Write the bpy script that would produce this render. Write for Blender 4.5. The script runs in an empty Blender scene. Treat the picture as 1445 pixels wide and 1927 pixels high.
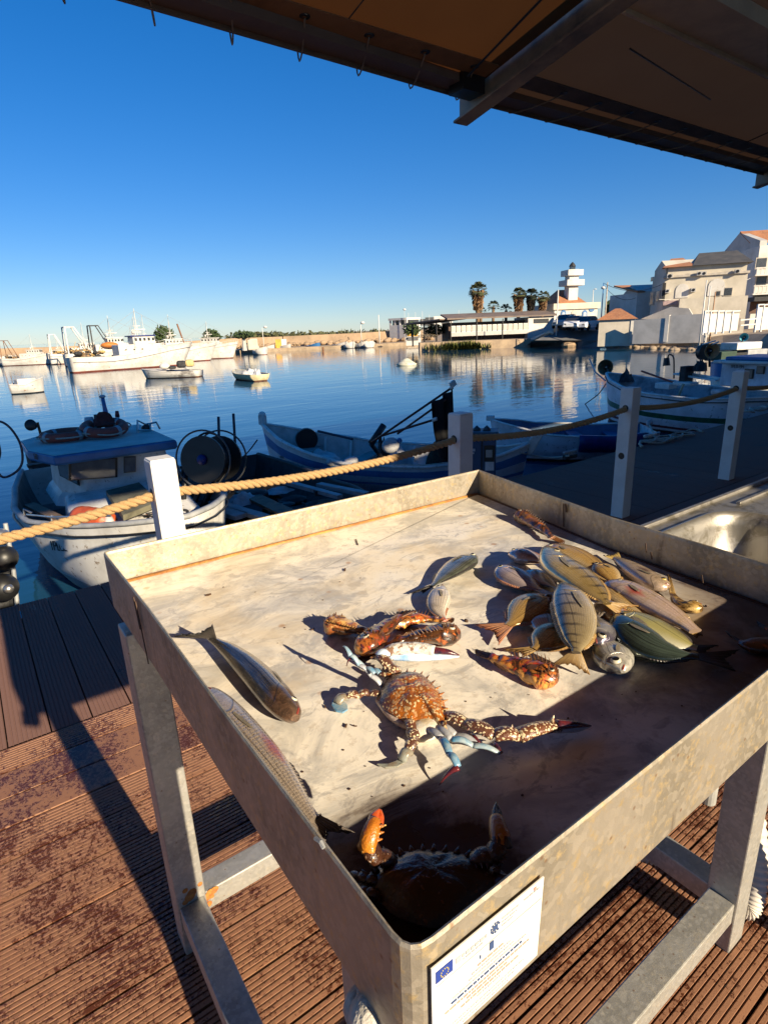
import bpy, bmesh, math, random
from mathutils import Vector, Matrix, noise
R = math.radians
random.seed(7)
sc = bpy.context.scene

# ------------------------------------------------------------ camera (1 m units, x along the rope fence, y out over the water)
FPX, PITCH, ROLL, YAW, EYE = 1095.635, .3033, -.0398, .6106, 1.44
PW, PH = 1445., 1927.
FW = Vector((math.sin(YAW)*math.cos(PITCH), math.cos(YAW)*math.cos(PITCH), -math.sin(PITCH)))
r0 = Vector((math.cos(YAW), -math.sin(YAW), 0)); u0 = r0.cross(FW)
RT = math.cos(ROLL)*r0 + math.sin(ROLL)*u0
UP = -math.sin(ROLL)*r0 + math.cos(ROLL)*u0
CAM = Vector((0, 0, EYE))
cd = bpy.data.cameras.new('camera'); cam = bpy.data.objects.new('camera', cd); sc.collection.objects.link(cam)
cd.sensor_fit = 'HORIZONTAL'; cd.sensor_width = 36; cd.lens = FPX/PW*36
cd.clip_start = .02; cd.clip_end = 6000
m = Matrix((RT, UP, -FW)).transposed().to_4x4(); m.translation = CAM
cam.matrix_world = m
sc.camera = cam
# ------------------------------------------------------------ sky, sun, exposure
SUN_EL, SUN_AZ = R(21.8), math.atan2(.1, -1.)      # azimuth of the sun measured from +Y towards +X
w = bpy.data.worlds.new("World"); sc.world = w; w.use_nodes = True
nt = w.node_tree; nt.nodes.clear()
sky = nt.nodes.new('ShaderNodeTexSky'); sky.sky_type = 'NISHITA'; sky.sun_disc = False
sky.sun_elevation = SUN_EL; sky.sun_rotation = SUN_AZ; sky.altitude = 0; sky.air_density = 1.0; sky.dust_density = .0; sky.ozone_density = 4.5
hs = nt.nodes.new('ShaderNodeHueSaturation'); hs.inputs['Saturation'].default_value = 1.30; hs.inputs['Hue'].default_value = .505
bg = nt.nodes.new('ShaderNodeBackground'); bg.inputs[1].default_value = .084
out = nt.nodes.new('ShaderNodeOutputWorld')
tint = nt.nodes.new('ShaderNodeMix'); tint.data_type = 'RGBA'; tint.blend_type = 'MULTIPLY'; tint.inputs[0].default_value = 1; tint.inputs[7].default_value = (.75, .85, 1.06, 1)
nt.links.new(sky.outputs[0], tint.inputs[6]); gm = nt.nodes.new('ShaderNodeGamma'); gm.inputs[1].default_value = .80; nt.links.new(tint.outputs[2], gm.inputs[0]); nt.links.new(gm.outputs[0], hs.inputs['Color']); nt.links.new(hs.outputs[0], bg.inputs[0]); nt.links.new(bg.outputs[0], out.inputs[0])
sd = bpy.data.lights.new('sun', 'SUN'); sd.energy = 5; sd.angle = R(.55); sd.color = (1, .84, .60)
sun = bpy.data.objects.new('sun', sd); sc.collection.objects.link(sun)
sdir = Vector((math.sin(SUN_AZ)*math.cos(SUN_EL), math.cos(SUN_AZ)*math.cos(SUN_EL), math.sin(SUN_EL)))
sun.rotation_euler = sdir.to_track_quat('Z', 'Y').to_euler()
sc.view_settings.view_transform = 'Standard'; sc.view_settings.look = 'None'
sc.view_settings.exposure = 1.0; sc.view_settings.gamma = 1
sc.cycles.max_bounces = 8; sc.cycles.caustics_reflective = False; sc.cycles.caustics_refractive = False

# ------------------------------------------------------------ pixel helpers: where the photographed point lies in the place
def ray(px, py): return FPX*FW + (px-PW/2)*RT - (py-PH/2)*UP
def G(px, py, z=0.):
    d = ray(px, py); return CAM + d*((z-EYE)/d.z)
def AY(px, py, y):
    d = ray(px, py); return CAM + d*(y/d.y)
def AD(px, py, D):
    d = ray(px, py); return CAM + d*(D/math.hypot(d.x, d.y))
WZ = -.6      # water level

# ------------------------------------------------------------ materials
def nd(nt, ty, ins=None, **pr):
    n = nt.nodes.new('ShaderNode'+ty)
    for k, v in pr.items(): setattr(n, k, v)
    for k, v in (ins or {}).items():
        if isinstance(v, bpy.types.NodeSocket): nt.links.new(v, n.inputs[k])
        else: n.inputs[k].default_value = v
    return n
def c4(c): return (c[0], c[1], c[2], 1)
def new_mat(name):
    m = bpy.data.materials.new(name); m.use_nodes = True; nt = m.node_tree; nt.nodes.clear()
    o = nt.nodes.new('ShaderNodeOutputMaterial'); b = nt.nodes.new('ShaderNodeBsdfPrincipled'); nt.links.new(b.outputs[0], o.inputs[0])
    return m, nt, b
def mix(nt, f, a, b, bt='MIX'):
    n = nt.nodes.new('ShaderNodeMix'); n.data_type = 'RGBA'; n.blend_type = bt
    for i, v in ((0, f), (6, a), (7, b)):
        if isinstance(v, bpy.types.NodeSocket): nt.links.new(v, n.inputs[i])
        else: n.inputs[i].default_value = c4(v) if i > 0 and len(v) == 3 else v
    return n.outputs[2]
def ramp(nt, f, stops, interp='LINEAR'):
    n = nt.nodes.new('ShaderNodeValToRGB'); nt.links.new(f, n.inputs[0]); e = n.color_ramp; e.interpolation = interp
    while len(e.elements) < len(stops): e.elements.new(.5)
    for el, (p, c) in zip(e.elements, stops):
        el.position = p; el.color = c4(c) if hasattr(c, '__len__') else (c, c, c, 1)
    return n.outputs[0]
def math_(nt, op, a, b=0., c=0.):
    n = nt.nodes.new('ShaderNodeMath'); n.operation = op
    for i, v in enumerate((a, b, c)):
        if isinstance(v, bpy.types.NodeSocket): nt.links.new(v, n.inputs[i])
        else: n.inputs[i].default_value = v
    return n.outputs[0]
def coords(nt, kind='Object', scale=(1, 1, 1)):
    t = nt.nodes.new('ShaderNodeTexCoord'); mp = nt.nodes.new('ShaderNodeMapping'); nt.links.new(t.outputs[kind], mp.inputs[0]); mp.inputs['Scale'].default_value = scale
    return mp.outputs[0]
def noisev(nt, co, scale, detail=4, rough=.6, dist=0.):
    return nd(nt, 'TexNoise', {'Vector': co, 'Scale': scale, 'Detail': detail, 'Roughness': rough, 'Distortion': dist}).outputs[0]
MC = {}
def M(name, col, rough=.55, metal=0., col2=None, vs=6., lo=.42, hi=.62, bump=.15, bs=60., spec=.5, st=(1, 1, 1), col3=None, alpha=None, coat=0.):
    """general weathered surface: two colours mixed by noise, third in small flecks, fine bump"""
    if name in MC: return MC[name]
    m, nt, b = new_mat(name); co = coords(nt, 'Object', st)
    if col2 is None: col2 = tuple(c*.72 for c in col)
    f = ramp(nt, noisev(nt, co, vs, 6, .65), [(lo, 0.), (hi, 1.)])
    c = mix(nt, f, c4(col), c4(col2))
    if col3 is not None:
        g = ramp(nt, noisev(nt, co, vs*5, 5, .7), [(.60, 0.), (.68, 1.)]); c = mix(nt, g, c, c4(col3))
    nt.links.new(c, b.inputs['Base Color'])
    n2 = noisev(nt, co, vs*2.3, 3)
    nt.links.new(math_(nt, 'MULTIPLY_ADD', n2, .25, rough-.12), b.inputs['Roughness'])
    b.inputs['Metallic'].default_value = metal; b.inputs['Specular IOR Level'].default_value = spec
    b.inputs['Coat Weight'].default_value = coat
    if bump:
        bp = nd(nt, 'Bump', {'Height': noisev(nt, co, bs, 3), 'Strength': bump, 'Distance': .01}); nt.links.new(bp.outputs[0], b.inputs['Normal'])
    MC[name] = m; return m

# ------------------------------------------------------------ mesh builder
class MB:
    def __init__(s): s.v = []; s.f = []; s.m = []; s.uv = {}
    def add(s, vs, fs, mi=0, uv=None):
        o = len(s.v); s.v += [tuple(p) for p in vs]
        for k, f in enumerate(fs):
            s.f.append(tuple(i+o for i in f)); s.m.append(mi[k] if isinstance(mi, list) else mi)
        if uv:
            for i, t in enumerate(uv): s.uv[o+i] = t
    def box(s, c, d, rz=0., mi=0, rot=None):
        h = [x/2 for x in d]; q = rot or Matrix.Rotation(rz, 3, 'Z'); c = Vector(c)
        vs = [c+q@Vector((a*h[0], b*h[1], e*h[2])) for a in (-1, 1) for b in (-1, 1) for e in (-1, 1)]
        s.add(vs, [(0, 1, 3, 2), (4, 6, 7, 5), (0, 4, 5, 1), (2, 3, 7, 6), (0, 2, 6, 4), (1, 5, 7, 3)], mi)
    def bar(s, p, q, w, h, up=(0, 0, 1), mi=0):
        p, q = Vector(p), Vector(q); d = (q-p).normalized(); up = Vector(up)
        if abs(d.dot(up)) > .98: up = Vector((0, 1, 0))
        a = d.cross(up).normalized()*w/2; b = a.cross(d).normalized()*h/2
        vs = [e+i*a+j*b for e in (p, q) for i, j in ((-1, -1), (1, -1), (1, 1), (-1, 1))]
        s.add(vs, [(3, 2, 1, 0), (4, 5, 6, 7), (0, 1, 5, 4), (1, 2, 6, 5), (2, 3, 7, 6), (3, 0, 4, 7)], mi)
    def tube(s, pts, r, n=8, mi=0, closed=False, flat=1., up=(0, 0, 1)):
        pts = [Vector(p) for p in pts]; N = len(pts); rs = r if hasattr(r, '__len__') else [r]*N
        up = Vector(up); vs = []; uv = []; a = None
        for i, p in enumerate(pts):
            d = (pts[(i+1) % N]-pts[i-1]) if closed else (pts[min(i+1, N-1)]-pts[max(i-1, 0)])
            if d.length < 1e-9: d = Vector((0, 0, 1))
            d.normalize()
            if a is None:
                a = d.cross(up) if abs(d.dot(up)) < .95 else d.cross(Vector((0, 1, .1)))
            else: a = a - d*a.dot(d)
            a.normalize(); b = a.cross(d)
            for k in range(n):
                t = 2*math.pi*k/n; vs.append(p+(a*math.cos(t)+b*math.sin(t)*flat)*rs[i]); uv.append((i/max(1, N-1), k/n))
        fs = []
        for i in range(N if closed else N-1):
            for k in range(n):
                j = (i+1) % N; fs.append((i*n+k, i*n+(k+1) % n, j*n+(k+1) % n, j*n+k))
        if not closed: fs += [tuple(range(n-1, -1, -1)), tuple((N-1)*n+k for k in range(n))]
        s.add(vs, fs, mi, uv)
    def lathe(s, prof, n=20, mt=None, mi=0, cap=True):
        mt = mt or Matrix.Identity(4); vs = []
        for (r, z) in prof:
            for k in range(n):
                t = 2*math.pi*k/n; vs.append(mt@Vector((r*math.cos(t), r*math.sin(t), z)))
        fs = [(i*n+k, i*n+(k+1) % n, (i+1)*n+(k+1) % n, (i+1)*n+k) for i in range(len(prof)-1) for k in range(n)]
        if cap: fs += [tuple(range(n-1, -1, -1)), tuple((len(prof)-1)*n+k for k in range(n))]
        s.add(vs, fs, mi)
    def prism(s, poly, p0, ax, ay, az, mi=0):
        """polygon (a,b) in the plane p0 + a*ax + b*ay pushed along vector az"""
        n = len(poly); p0, ax, ay, az = Vector(p0), Vector(ax), Vector(ay), Vector(az)
        vs = [p0+ax*a+ay*b for a, b in poly]; vs += [p+az for p in vs]
        s.add(vs, [tuple(range(n-1, -1, -1)), tuple(range(n, 2*n))]+[(i, (i+1) % n, (i+1) % n+n, i+n) for i in range(n)], mi)
    def grid(s, rows, mi=0, uv=None, close=False):
        n = len(rows[0]); vs = [p for r in rows for p in r]; fs = []
        for i in range(len(rows)-1):
            for k in range(n if close else n-1):
                fs.append((i*n+k, i*n+(k+1) % n, (i+1)*n+(k+1) % n, (i+1)*n+k))
        s.add(vs, fs, mi, uv)
    def ball(s, c, r, n=10, mi=0, sc=(1, 1, 1), rot=None):
        mt = Matrix.Translation(Vector(c)) @ ((rot or Matrix.Identity(3)).to_4x4()) @ Matrix.Diagonal((*sc, 1))
        s.lathe([(max(r*math.sin(math.pi*i/n), 1e-5), -r*math.cos(math.pi*i/n)) for i in range(n+1)], n*2, mt, mi, cap=False)
    def build(s, name, mats, parent=None, smooth=False, bevel=0, solid=0, sub=0, weld=False):
        me = bpy.data.meshes.new(name); me.from_pydata(s.v, [], s.f)
        mats = mats if isinstance(mats, (list, tuple)) else [mats]
        for q in mats: me.materials.append(q)
        for p, i in zip(me.polygons, s.m): p.material_index = i; p.use_smooth = smooth
        if s.uv:
            ul = me.uv_layers.new(name='UVMap')
            for lp in me.loops: ul.data[lp.index].uv = s.uv.get(lp.vertex_index, (0, 0))
        if weld:
            bm = bmesh.new(); bm.from_mesh(me); bmesh.ops.remove_doubles(bm, verts=bm.verts, dist=.0004); bmesh.ops.recalc_face_normals(bm, faces=bm.faces); bm.to_mesh(me); bm.free()
        me.update(); o = bpy.data.objects.new(name, me); sc.collection.objects.link(o)
        if parent is not None:
            o.parent = parent
            if not parent.get('_l', 0) and parent.type == 'EMPTY': o.matrix_parent_inverse = Matrix.Translation(-parent.location)
        if solid:
            md = o.modifiers.new('solid', 'SOLIDIFY'); md.thickness = solid; md.offset = 0
        if sub: md = o.modifiers.new('sub', 'SUBSURF'); md.levels = sub; md.render_levels = sub
        if bevel:
            md = o.modifiers.new('bevel', 'BEVEL'); md.width = bevel; md.segments = 2; md.limit_method = 'ANGLE'; md.angle_limit = R(40)
        return o
def tag(o, label=None, cat=None, group=None, kind=None):
    for k, v in (('label', label), ('category', cat), ('group', group), ('kind', kind)):
        if v: o[k] = v
    return o
LOCAL = set()
def thing(name, label, cat, loc=(0, 0, 0), group=None, rz=0., local=False):
    o = bpy.data.objects.new(name, None); sc.collection.objects.link(o); o.location = loc; o.rotation_euler = (0, 0, rz); o.empty_display_size = .1
    if local: LOCAL.add(o.name)
    return tag(o, label, cat, group)
def part(mb, name, mats, parent, **k):
    o = mb.build(name, mats, None, **k); o.parent = parent
    if parent.type == 'EMPTY' and parent.name not in LOCAL: o.matrix_parent_inverse = Matrix.Translation(-Vector(parent.location))
    return o
def kids(o): return [c for c in bpy.data.objects if c.parent == o]
def dup(root, loc, rz=None, label=None, scale=None):
    def cp(o, par):
        c = o.copy(); sc.collection.objects.link(c)
        if par is not None: c.parent = par; c.matrix_parent_inverse = o.matrix_parent_inverse.copy()
        for k in kids(o): cp(k, c)
        return c
    r = cp(root, None); r.location = loc
    if rz is not None: r.rotation_euler = (0, 0, rz)
    if scale: r.scale = (scale,)*3
    if label: r['label'] = label
    return r
def spline(pts, n):
    """Catmull-Rom through pts, n samples"""
    P = [Vector(p) for p in pts]; P = [2*P[0]-P[1]]+P+[2*P[-1]-P[-2]]; out = []; m = len(P)-3
    for i in range(n):
        t = i/(n-1)*m; k = min(int(t), m-1); t -= k; a, b, c, d = P[k:k+4]
        out.append(.5*((2*b)+(c-a)*t+(2*a-5*b+4*c-d)*t*t+(3*b-a-3*c+d)*t**3))
    return out
def lerp(tab, x):
    for (a, b), (c, d) in zip(tab, tab[1:]):
        if x <= c: return b+(d-b)*(x-a)/(c-a) if c > a else d
    return tab[-1][1]
def struct(mb, name, mats, **k): return tag(mb.build(name, mats, **k), kind='structure')

# shared materials
WHITE = M('white_paint', (.78, .77, .74), .45, col2=(.70, .69, .66), bump=.03)
OLDWHITE = M('old_white_paint', (.70, .69, .65), .5, col2=(.55, .54, .50), col3=(.30, .24, .17), vs=4, bump=.1)
BLACK = M('black_plastic', (.012, .012, .013), .42, bump=.05)
DARK = M('dark_clutter', (.03, .03, .032), .7, col2=(.012, .012, .012), vs=9, bump=.6, bs=30)
RUST = M('rusty_steel', (.22, .09, .035), .8, col2=(.10, .045, .025), vs=4, bump=.3)
BLUEP = M('blue_boat_paint', (.035, .15, .36), .4, col2=(.03, .11, .27), vs=5, bump=.06)
DBLUE = M('deep_blue_paint', (.012, .022, .16), .4, col2=(.01, .018, .10), bump=.05)
GREENP = M('green_boat_paint', (.012, .12, .05), .4, col2=(.008, .06, .03), bump=.05)
WOOD = M('weathered_wood', (.20, .13, .08), .75, col2=(.10, .07, .045), vs=8, st=(1, 1, 6), bump=.3)
GREY = M('grey_paint', (.36, .37, .38), .6, col2=(.26, .27, .28), bump=.1)
ROPEW = M('pale_rope', (.50, .46, .38), .85, col2=(.34, .31, .25), vs=40, bump=.6, bs=300)
ORANGE = M('faded_orange', (.55, .10, .03), .5, col2=(.36, .06, .02), col3=(.5, .3, .2), vs=8, bump=.1)
GLASS = M('dark_window_glass', (.025, .03, .035), .12, col2=(.04, .045, .05), bump=.0, spec=.8)
NET = M('green_net', (.035, .05, .035), .9, col2=(.015, .02, .016), vs=20, bump=1., bs=90)
CLOTH = M('grey_white_cloth', (.55, .54, .54), .85, col2=(.38, .37, .37), vs=7, bump=.5, bs=25)
CHROME = M('bare_metal', (.55, .53, .50), .35, metal=.9, col2=(.4, .38, .35), bump=.05)

# ============================================================ PONTOON DECK
def deck_mat(name, dry, wet, wet_lo, wet_hi, rough_dry=.6, seam=None):
    m, nt, b = new_mat(name); co = coords(nt)
    big = noisev(nt, co, 2.2, 4, .6, .6); fine = noisev(nt, co, 85, 5, .75, .8); mid = noisev(nt, co, 13, 4, .6, 1.5)
    s = math_(nt, 'ADD', math_(nt, 'MULTIPLY', big, .60), math_(nt, 'ADD', math_(nt, 'MULTIPLY', fine, .74), math_(nt, 'MULTIPLY', mid, .24)))
    wetf = ramp(nt, s, [(wet_lo, 0.), (wet_hi, 1.)])
    g = noisev(nt, coords(nt, 'Object', (3, 60, 1)), 4, 4)
    c = mix(nt, g, c4(dry), c4([x*.78 for x in dry])); c = mix(nt, wetf, c, c4(wet))
    nt.links.new(c, b.inputs['Base Color'])
    nt.links.new(ramp(nt, wetf, [(0., rough_dry), (1., .17)]), b.inputs['Roughness']); b.inputs['Specular IOR Level'].default_value = .5 if rough_dry < .7 else .15
    h = math_(nt, 'ADD', math_(nt, 'MULTIPLY', noisev(nt, co, 160, 3), .5), math_(nt, 'MULTIPLY', wetf, -.3))
    nt.links.new(nd(nt, 'Bump', {'Height': h, 'Strength': .35, 'Distance': .003}).outputs[0], b.inputs['Normal'])
    return m
DECKN = deck_mat('deck_ribbed_brown', (.32, .155, .085), (.085, .028, .014), .785, .84)
DECKF = deck_mat('deck_dry_brown', (.26, .145, .115), (.06, .036, .034), .88, 1.0, .85)
def boards(mb, a0, a1, n, pitch, b0, b1, along, ribs, depth, skip_ribs=()):
    """ribbed composite boards; `along` gives the axis the board runs on"""
    gap = .0055
    for i in range(n):
        s = a0+i*pitch+gap/2; e = s+pitch-gap; rp = (e-s)/ribs; dz = random.uniform(-.0012, .0012); pr = [(s, -.03)]
        tilt = random.uniform(-.0008, .0008)
        if i in skip_ribs: pr += [(s, -.002), (s+.002, 0), (e-.002, 0), (e, -.002)]
        else:
            for k in range(ribs):
                x = s+k*rp
                pr += [(x+rp*.0, -depth), (x+rp*.10, -depth), (x+rp*.18, 0), (x+rp*.82, 0), (x+rp*.90, -depth), (x+rp*1.0, -depth)] if k else [(x, -.001), (x+rp*.82, 0), (x+rp*.90, -depth), (x+rp, -depth)]
        pr.append((e, -.03)); rows = []
        c0, c1 = (b0, b1) if not callable(b1) else (b0, b1((s+e)/2))
        for t in (c0, c1):
            rows.append([(t, a, z+dz+tilt*((t-c0)/(c1-c0)-.5)) if along == 'x' else (a, t, z+dz) for a, z in pr])
        mb.grid(rows)
NB = 2.3265
mb = MB(); boards(mb, NB-.146*24, 0, 24, .146, -3.5, 3.1, 'x', 10, .0045, (22, 21))
deck = struct(mb, 'pontoon_deck', DECKN)
mb = MB(); boards(mb, NB-.146*24, 0, 24, .146, 3.104, 32, 'x', 10, .0035, (22, 23))
struct(mb, 'pontoon_deck', DECKF)
edge = lambda x: 3.75+.0135*x
mb = MB(); boards(mb, -3.5, 0, 242, .1465, NB+.003, edge, 'y', 9, .0018)
struct(mb, 'pontoon_border', DECKF)
mb = MB(); mb.box((14, .95, -.16), (36, 5.4, .2)); mb.box((14, 3.55, -.28), (36, .25, .45))
struct(mb, 'pontoon_float', M('float_concrete', (.06, .06, .055), .8, vs=3))

# ============================================================ ROPE FENCE
X0, Y0, PWD, PHT, PSP, ZR1, ZR2 = .551, 2.396, .101, .976, 1.665, .83, .479
post0 = None
plabels = ['white post nearest the left boat, its wide face lit by the sun', 'white post standing right behind the far corner of the fish table',
           'white post with an empty lower hole, third from the left', 'white post at the right, in front of the cabin of the green striped boat',
           'white rope post at the right edge beyond the sink']
for i in range(4):
    if post0 is None:
        post0 = thing('rope_post', plabels[0], 'post', (X0, Y0, 0), 'white posts carrying the rope')
        mb = MB(); mb.box((X0+PWD/2, Y0+PWD/2, (PHT-.006)/2), (PWD, PWD, PHT-.006)); part(mb, 'shaft', WHITE, post0, bevel=.004)
        mb = MB(); mb.lathe([(.048, 0), (.046, .006), (.0, .0062)], 4, Matrix.Translation((X0+PWD/2, Y0+PWD/2, PHT-.006))@Matrix.Rotation(R(45), 4, 'Z')@Matrix.Diagonal((1.4, 1.4, 1, 1)), cap=False); part(mb, 'cap', WHITE, post0)
        for z in (ZR1, ZR2):
            mb = MB()
            for sx, xx in ((-1, X0-.0015), (1, X0+PWD+.0015)):
                mb.lathe([(.001, 0), (.022, 0), (.025, -.001)], 20, Matrix.Translation((xx, Y0+PWD/2, z))@Matrix.Rotation(sx*R(90), 4, 'Y'), cap=False)
            part(mb, 'hole', BLACK, post0)
    else: dup(post0, (X0+i*PSP, Y0, 0), 0, plabels[i])
pa = [Vector((X0+PWD/2+i*PSP, Y0+PWD/2, ZR1)) for i in range(-1, 6)]
path = []
for i in range(6):
    sag = (.07, .05, .055, .05, .05, .05)[i]; n = 60
    for k in range(n): t = k/n; path.append(pa[i].lerp(pa[i+1], t)-Vector((0, 0, sag*4*t*(1-t))))
m, nt, b = new_mat('manila_rope'); uvc = coords(nt, 'UV', (1, 1, 1)); co = coords(nt)
fib = noisev(nt, coords(nt, 'Object', (1, 1, 1)), 210, 4, .8)
cc = mix(nt, fib, (.62, .42, .20, 1), (.40, .24, .11, 1)); nt.links.new(cc, b.inputs['Base Color']); b.inputs['Roughness'].default_value = .85
nt.links.new(nd(nt, 'Bump', {'Height': noisev(nt, co, 330, 3), 'Strength': 1., 'Distance': .006}).outputs[0], b.inputs['Normal'])
mb = MB()
for s in range(3):
    P = []; nn = 6; L = 0
    for i in range(len(path)-1):
        for k in range(nn):
            p = path[i].lerp(path[i+1], k/nn); L += (path[i+1]-path[i]).length/nn; t = L/.095*2*math.pi+s*2*math.pi/3
            P.append(p+Vector((0, math.cos(t), math.sin(t)))*.0100)
    mb.tube(P, [.0112+.0006*math.sin(i*1.7) for i in range(len(P))], 7)
tag(mb.build('rope', m, smooth=True), 'thick twisted golden manila rope threaded through the white posts', 'rope')

# ============================================================ FISH TABLE
def steel(name, base, dark, tint, streak=True):
    m, nt, b = new_mat(name); co = coords(nt)
    a = noisev(nt, co, 9, 6, .65, .5); f = noisev(nt, co, 70, 5, .75); st = noisev(nt, coords(nt, 'Object', (14, 14, 1.2)), 2, 4, .6)
    c = mix(nt, ramp(nt, a, [(.40, 0.), (.62, 1.)]), c4(base), c4(dark)); c = mix(nt, ramp(nt, f, [(.52, 0.), (.66, 1.)]), c, c4(tint))
    if streak: c = mix(nt, ramp(nt, st, [(.62, 0.), (.72, .6)]), c, (.10, .07, .05, 1))
    sg = nd(nt, 'TexVoronoi', {'Vector': co, 'Scale': 130.}); sgc = nd(nt, 'SeparateColor', {0: sg.outputs['Color']}); c = mix(nt, math_(nt, 'MULTIPLY', ramp(nt, sgc.outputs[0], [(.55, 0.), (.9, 1.)]), .35), c, c4([x*1.35 for x in base])); sp = nd(nt, 'TexVoronoi', {'Vector': co, 'Scale': 45.}); c = mix(nt, ramp(nt, sp.outputs['Distance'], [(.06, .6), (.13, 0.)]), c, (.20, .09, .03, 1))
    nt.links.new(c, b.inputs['Base Color']); b.inputs['Metallic'].default_value = .5
    nt.links.new(math_(nt, 'MULTIPLY_ADD', a, .35, .30), b.inputs['Roughness'])
    nt.links.new(nd(nt, 'Bump', {'Height': math_(nt, 'ADD', math_(nt, 'MULTIPLY', f, .35), math_(nt, 'MULTIPLY', noisev(nt, co, 5, 2), 1.5)), 'Strength': .35, 'Distance': .008}).outputs[0], b.inputs['Normal'])
    return m
STEEL = steel('galvanised_steel', (.42, .37, .30), (.28, .245, .19), (.50, .38, .21))
LEGM = steel('galvanised_leg', (.44, .43, .40), (.33, .32, .29), (.50, .46, .38), False)
ZMP = .958; SHADE_STAIN = G(800, 1690, ZMP)
m, nt, b = new_mat('wet_marble'); co = coords(nt); cs = coords(nt, 'Object', (1, 1, 1))
ro = nd(nt, 'Mapping', {'Vector': co}); ro.inputs['Rotation'].default_value = (0, 0, R(25)); ro.inputs['Scale'].default_value = (1, 1.45, 1)
v1 = noisev(nt, ro.outputs[0], 5.5, 8, .68, .9); v2 = noisev(nt, ro.outputs[0], 17, 6, .7, 1.2); v3 = noisev(nt, co, 2.6, 4, .6, .5)
c = mix(nt, ramp(nt, v1, [(.46, 0.), (.60, 1.)]), (.86, .80, .70, 1), (.50, .48, .45, 1))
c = mix(nt, ramp(nt, v2, [(.53, 0.), (.62, .7)]), c, (.40, .38, .36, 1)); c = mix(nt, ramp(nt, noisev(nt, co, 48, 4, .7), [(.55, 0.), (.66, .5)]), c, (.50, .42, .33, 1))
c = mix(nt, ramp(nt, v3, [(.50, 0.), (.66, .7)]), c, (.76, .60, .38, 1))
sx = nd(nt, 'SeparateXYZ', {'Vector': co})
c = mix(nt, ramp(nt, math_(nt, 'ADD', sx.outputs[1], math_(nt, 'MULTIPLY', v2, .18)), [(1.12, 0.), (1.28, .55)]), c, (.62, .38, .15, 1))
bs = ramp(nt, nd(nt, 'TexVoronoi', {'Vector': co, 'Scale': 13.}).outputs['Distance'], [(.05, .6), (.11, 0.)])
c = mix(nt, bs, c, (.42, .20, .06, 1))
# blood and slime washed towards the right hand corner
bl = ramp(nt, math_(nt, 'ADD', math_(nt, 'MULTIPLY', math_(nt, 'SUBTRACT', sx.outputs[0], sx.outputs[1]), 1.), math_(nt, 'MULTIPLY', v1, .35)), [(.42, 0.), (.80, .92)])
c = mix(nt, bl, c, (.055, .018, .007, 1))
dv = nd(nt, 'VectorMath', {0: co, 1: (SHADE_STAIN[0], SHADE_STAIN[1], ZMP)}, operation='DISTANCE'); shade_stain = ramp(nt, math_(nt, 'ADD', dv.outputs['Value'], math_(nt, 'MULTIPLY_ADD', v1, .22, -.11)), [(.085, .97), (.15, 0.)])  # near-corner shade painted in around the dark crab, along with blood stain
c = mix(nt, shade_stain, c, (.035, .012, .006, 1))
nt.links.new(c, b.inputs['Base Color']); nt.links.new(math_(nt, 'ADD', ramp(nt, v3, [(.44, .12), (.56, .40)]), math_(nt, 'MULTIPLY', v2, .2)), b.inputs['Roughness'])
nt.links.new(nd(nt, 'Bump', {'Height': math_(nt, 'ADD', v1, math_(nt, 'MULTIPLY', noisev(nt, co, 120, 3), .15)), 'Strength': .3, 'Distance': .004}).outputs[0], b.inputs['Normal'])
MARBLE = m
ZR, ZM, ZB = 1.03, .958, .898
TA, TB, TC, TD = Vector((.167, 1.243, 0)), Vector((1.212, 1.227, 0)), Vector((.169, .233, 0)), Vector((1.055, .237, 0))
TM = Vector((1.10, .70, 0))
def corner(a, c, b, r, n=5):
    p = c+(a-c).normalized()*r; q = c+(b-c).normalized()*r; return [p*(1-t)**2+c*2*t*(1-t)+q*t*t for t in [i/(n-1) for i in range(n)]]
loop = corner(TA, TC, TD, .022)+[TC.lerp(TD, .5)]+corner(TC, TD, TM, .02)+[TD.lerp(TM, .5)+Vector((.004, 0, 0)), TM, TM.lerp(TB, .5)]+corner(TM, TB, TA, .006, 3)+[TB.lerp(TA, .35), TB.lerp(TA, .7)]+corner(TB, TA, TC, .008, 3)+[TA.lerp(TC, .33)+Vector((.003, 0, 0)), TA.lerp(TC, .66)]
def inset(lp, d):
    n = len(lp); o = []
    for i in range(n):
        a, c = lp[i-1], lp[(i+1) % n]; t = (c-a).normalized(); o.append(lp[i]+Vector((-t.y, t.x, 0))*d)
    return o
cen = sum(loop, Vector())/len(loop)
if (inset(loop, .01)[10]-cen).length > (loop[10]-cen).length: ins = lambda d: inset(loop, -d)
else: ins = lambda d: inset(loop, d)
def at(lp, z): return [Vector((p.x, p.y, z)) for p in lp]
table = thing('fish_table', 'galvanised steel fish table with a marble slab inside raised rims', 'table', (.68, .74, 0))
mb = MB(); rows = [at(ins(.010), ZB), at(ins(.0), ZB+.012), at(loop, ZR-.003), at(ins(.0015), ZR), at(ins(.0035), ZR-.001), at(ins(.0045), ZR-.006), at(ins(.006), ZB+.004)]
mb.grid(rows, close=True); part(mb, 'tray_rim', STEEL, table)
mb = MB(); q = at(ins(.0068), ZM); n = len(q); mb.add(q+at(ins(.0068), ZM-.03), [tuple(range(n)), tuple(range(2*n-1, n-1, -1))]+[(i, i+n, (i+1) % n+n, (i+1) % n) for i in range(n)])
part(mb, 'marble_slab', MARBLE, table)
mb = MB(); mb.add(at(ins(.03), ZB+.012), [tuple(range(n))]); part(mb, 'tray_bottom', LEGM, table)
SEAL = M('rusty_sealant', (.52, .25, .07), .6, col2=(.30, .12, .04), vs=18, bump=.5)
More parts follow.
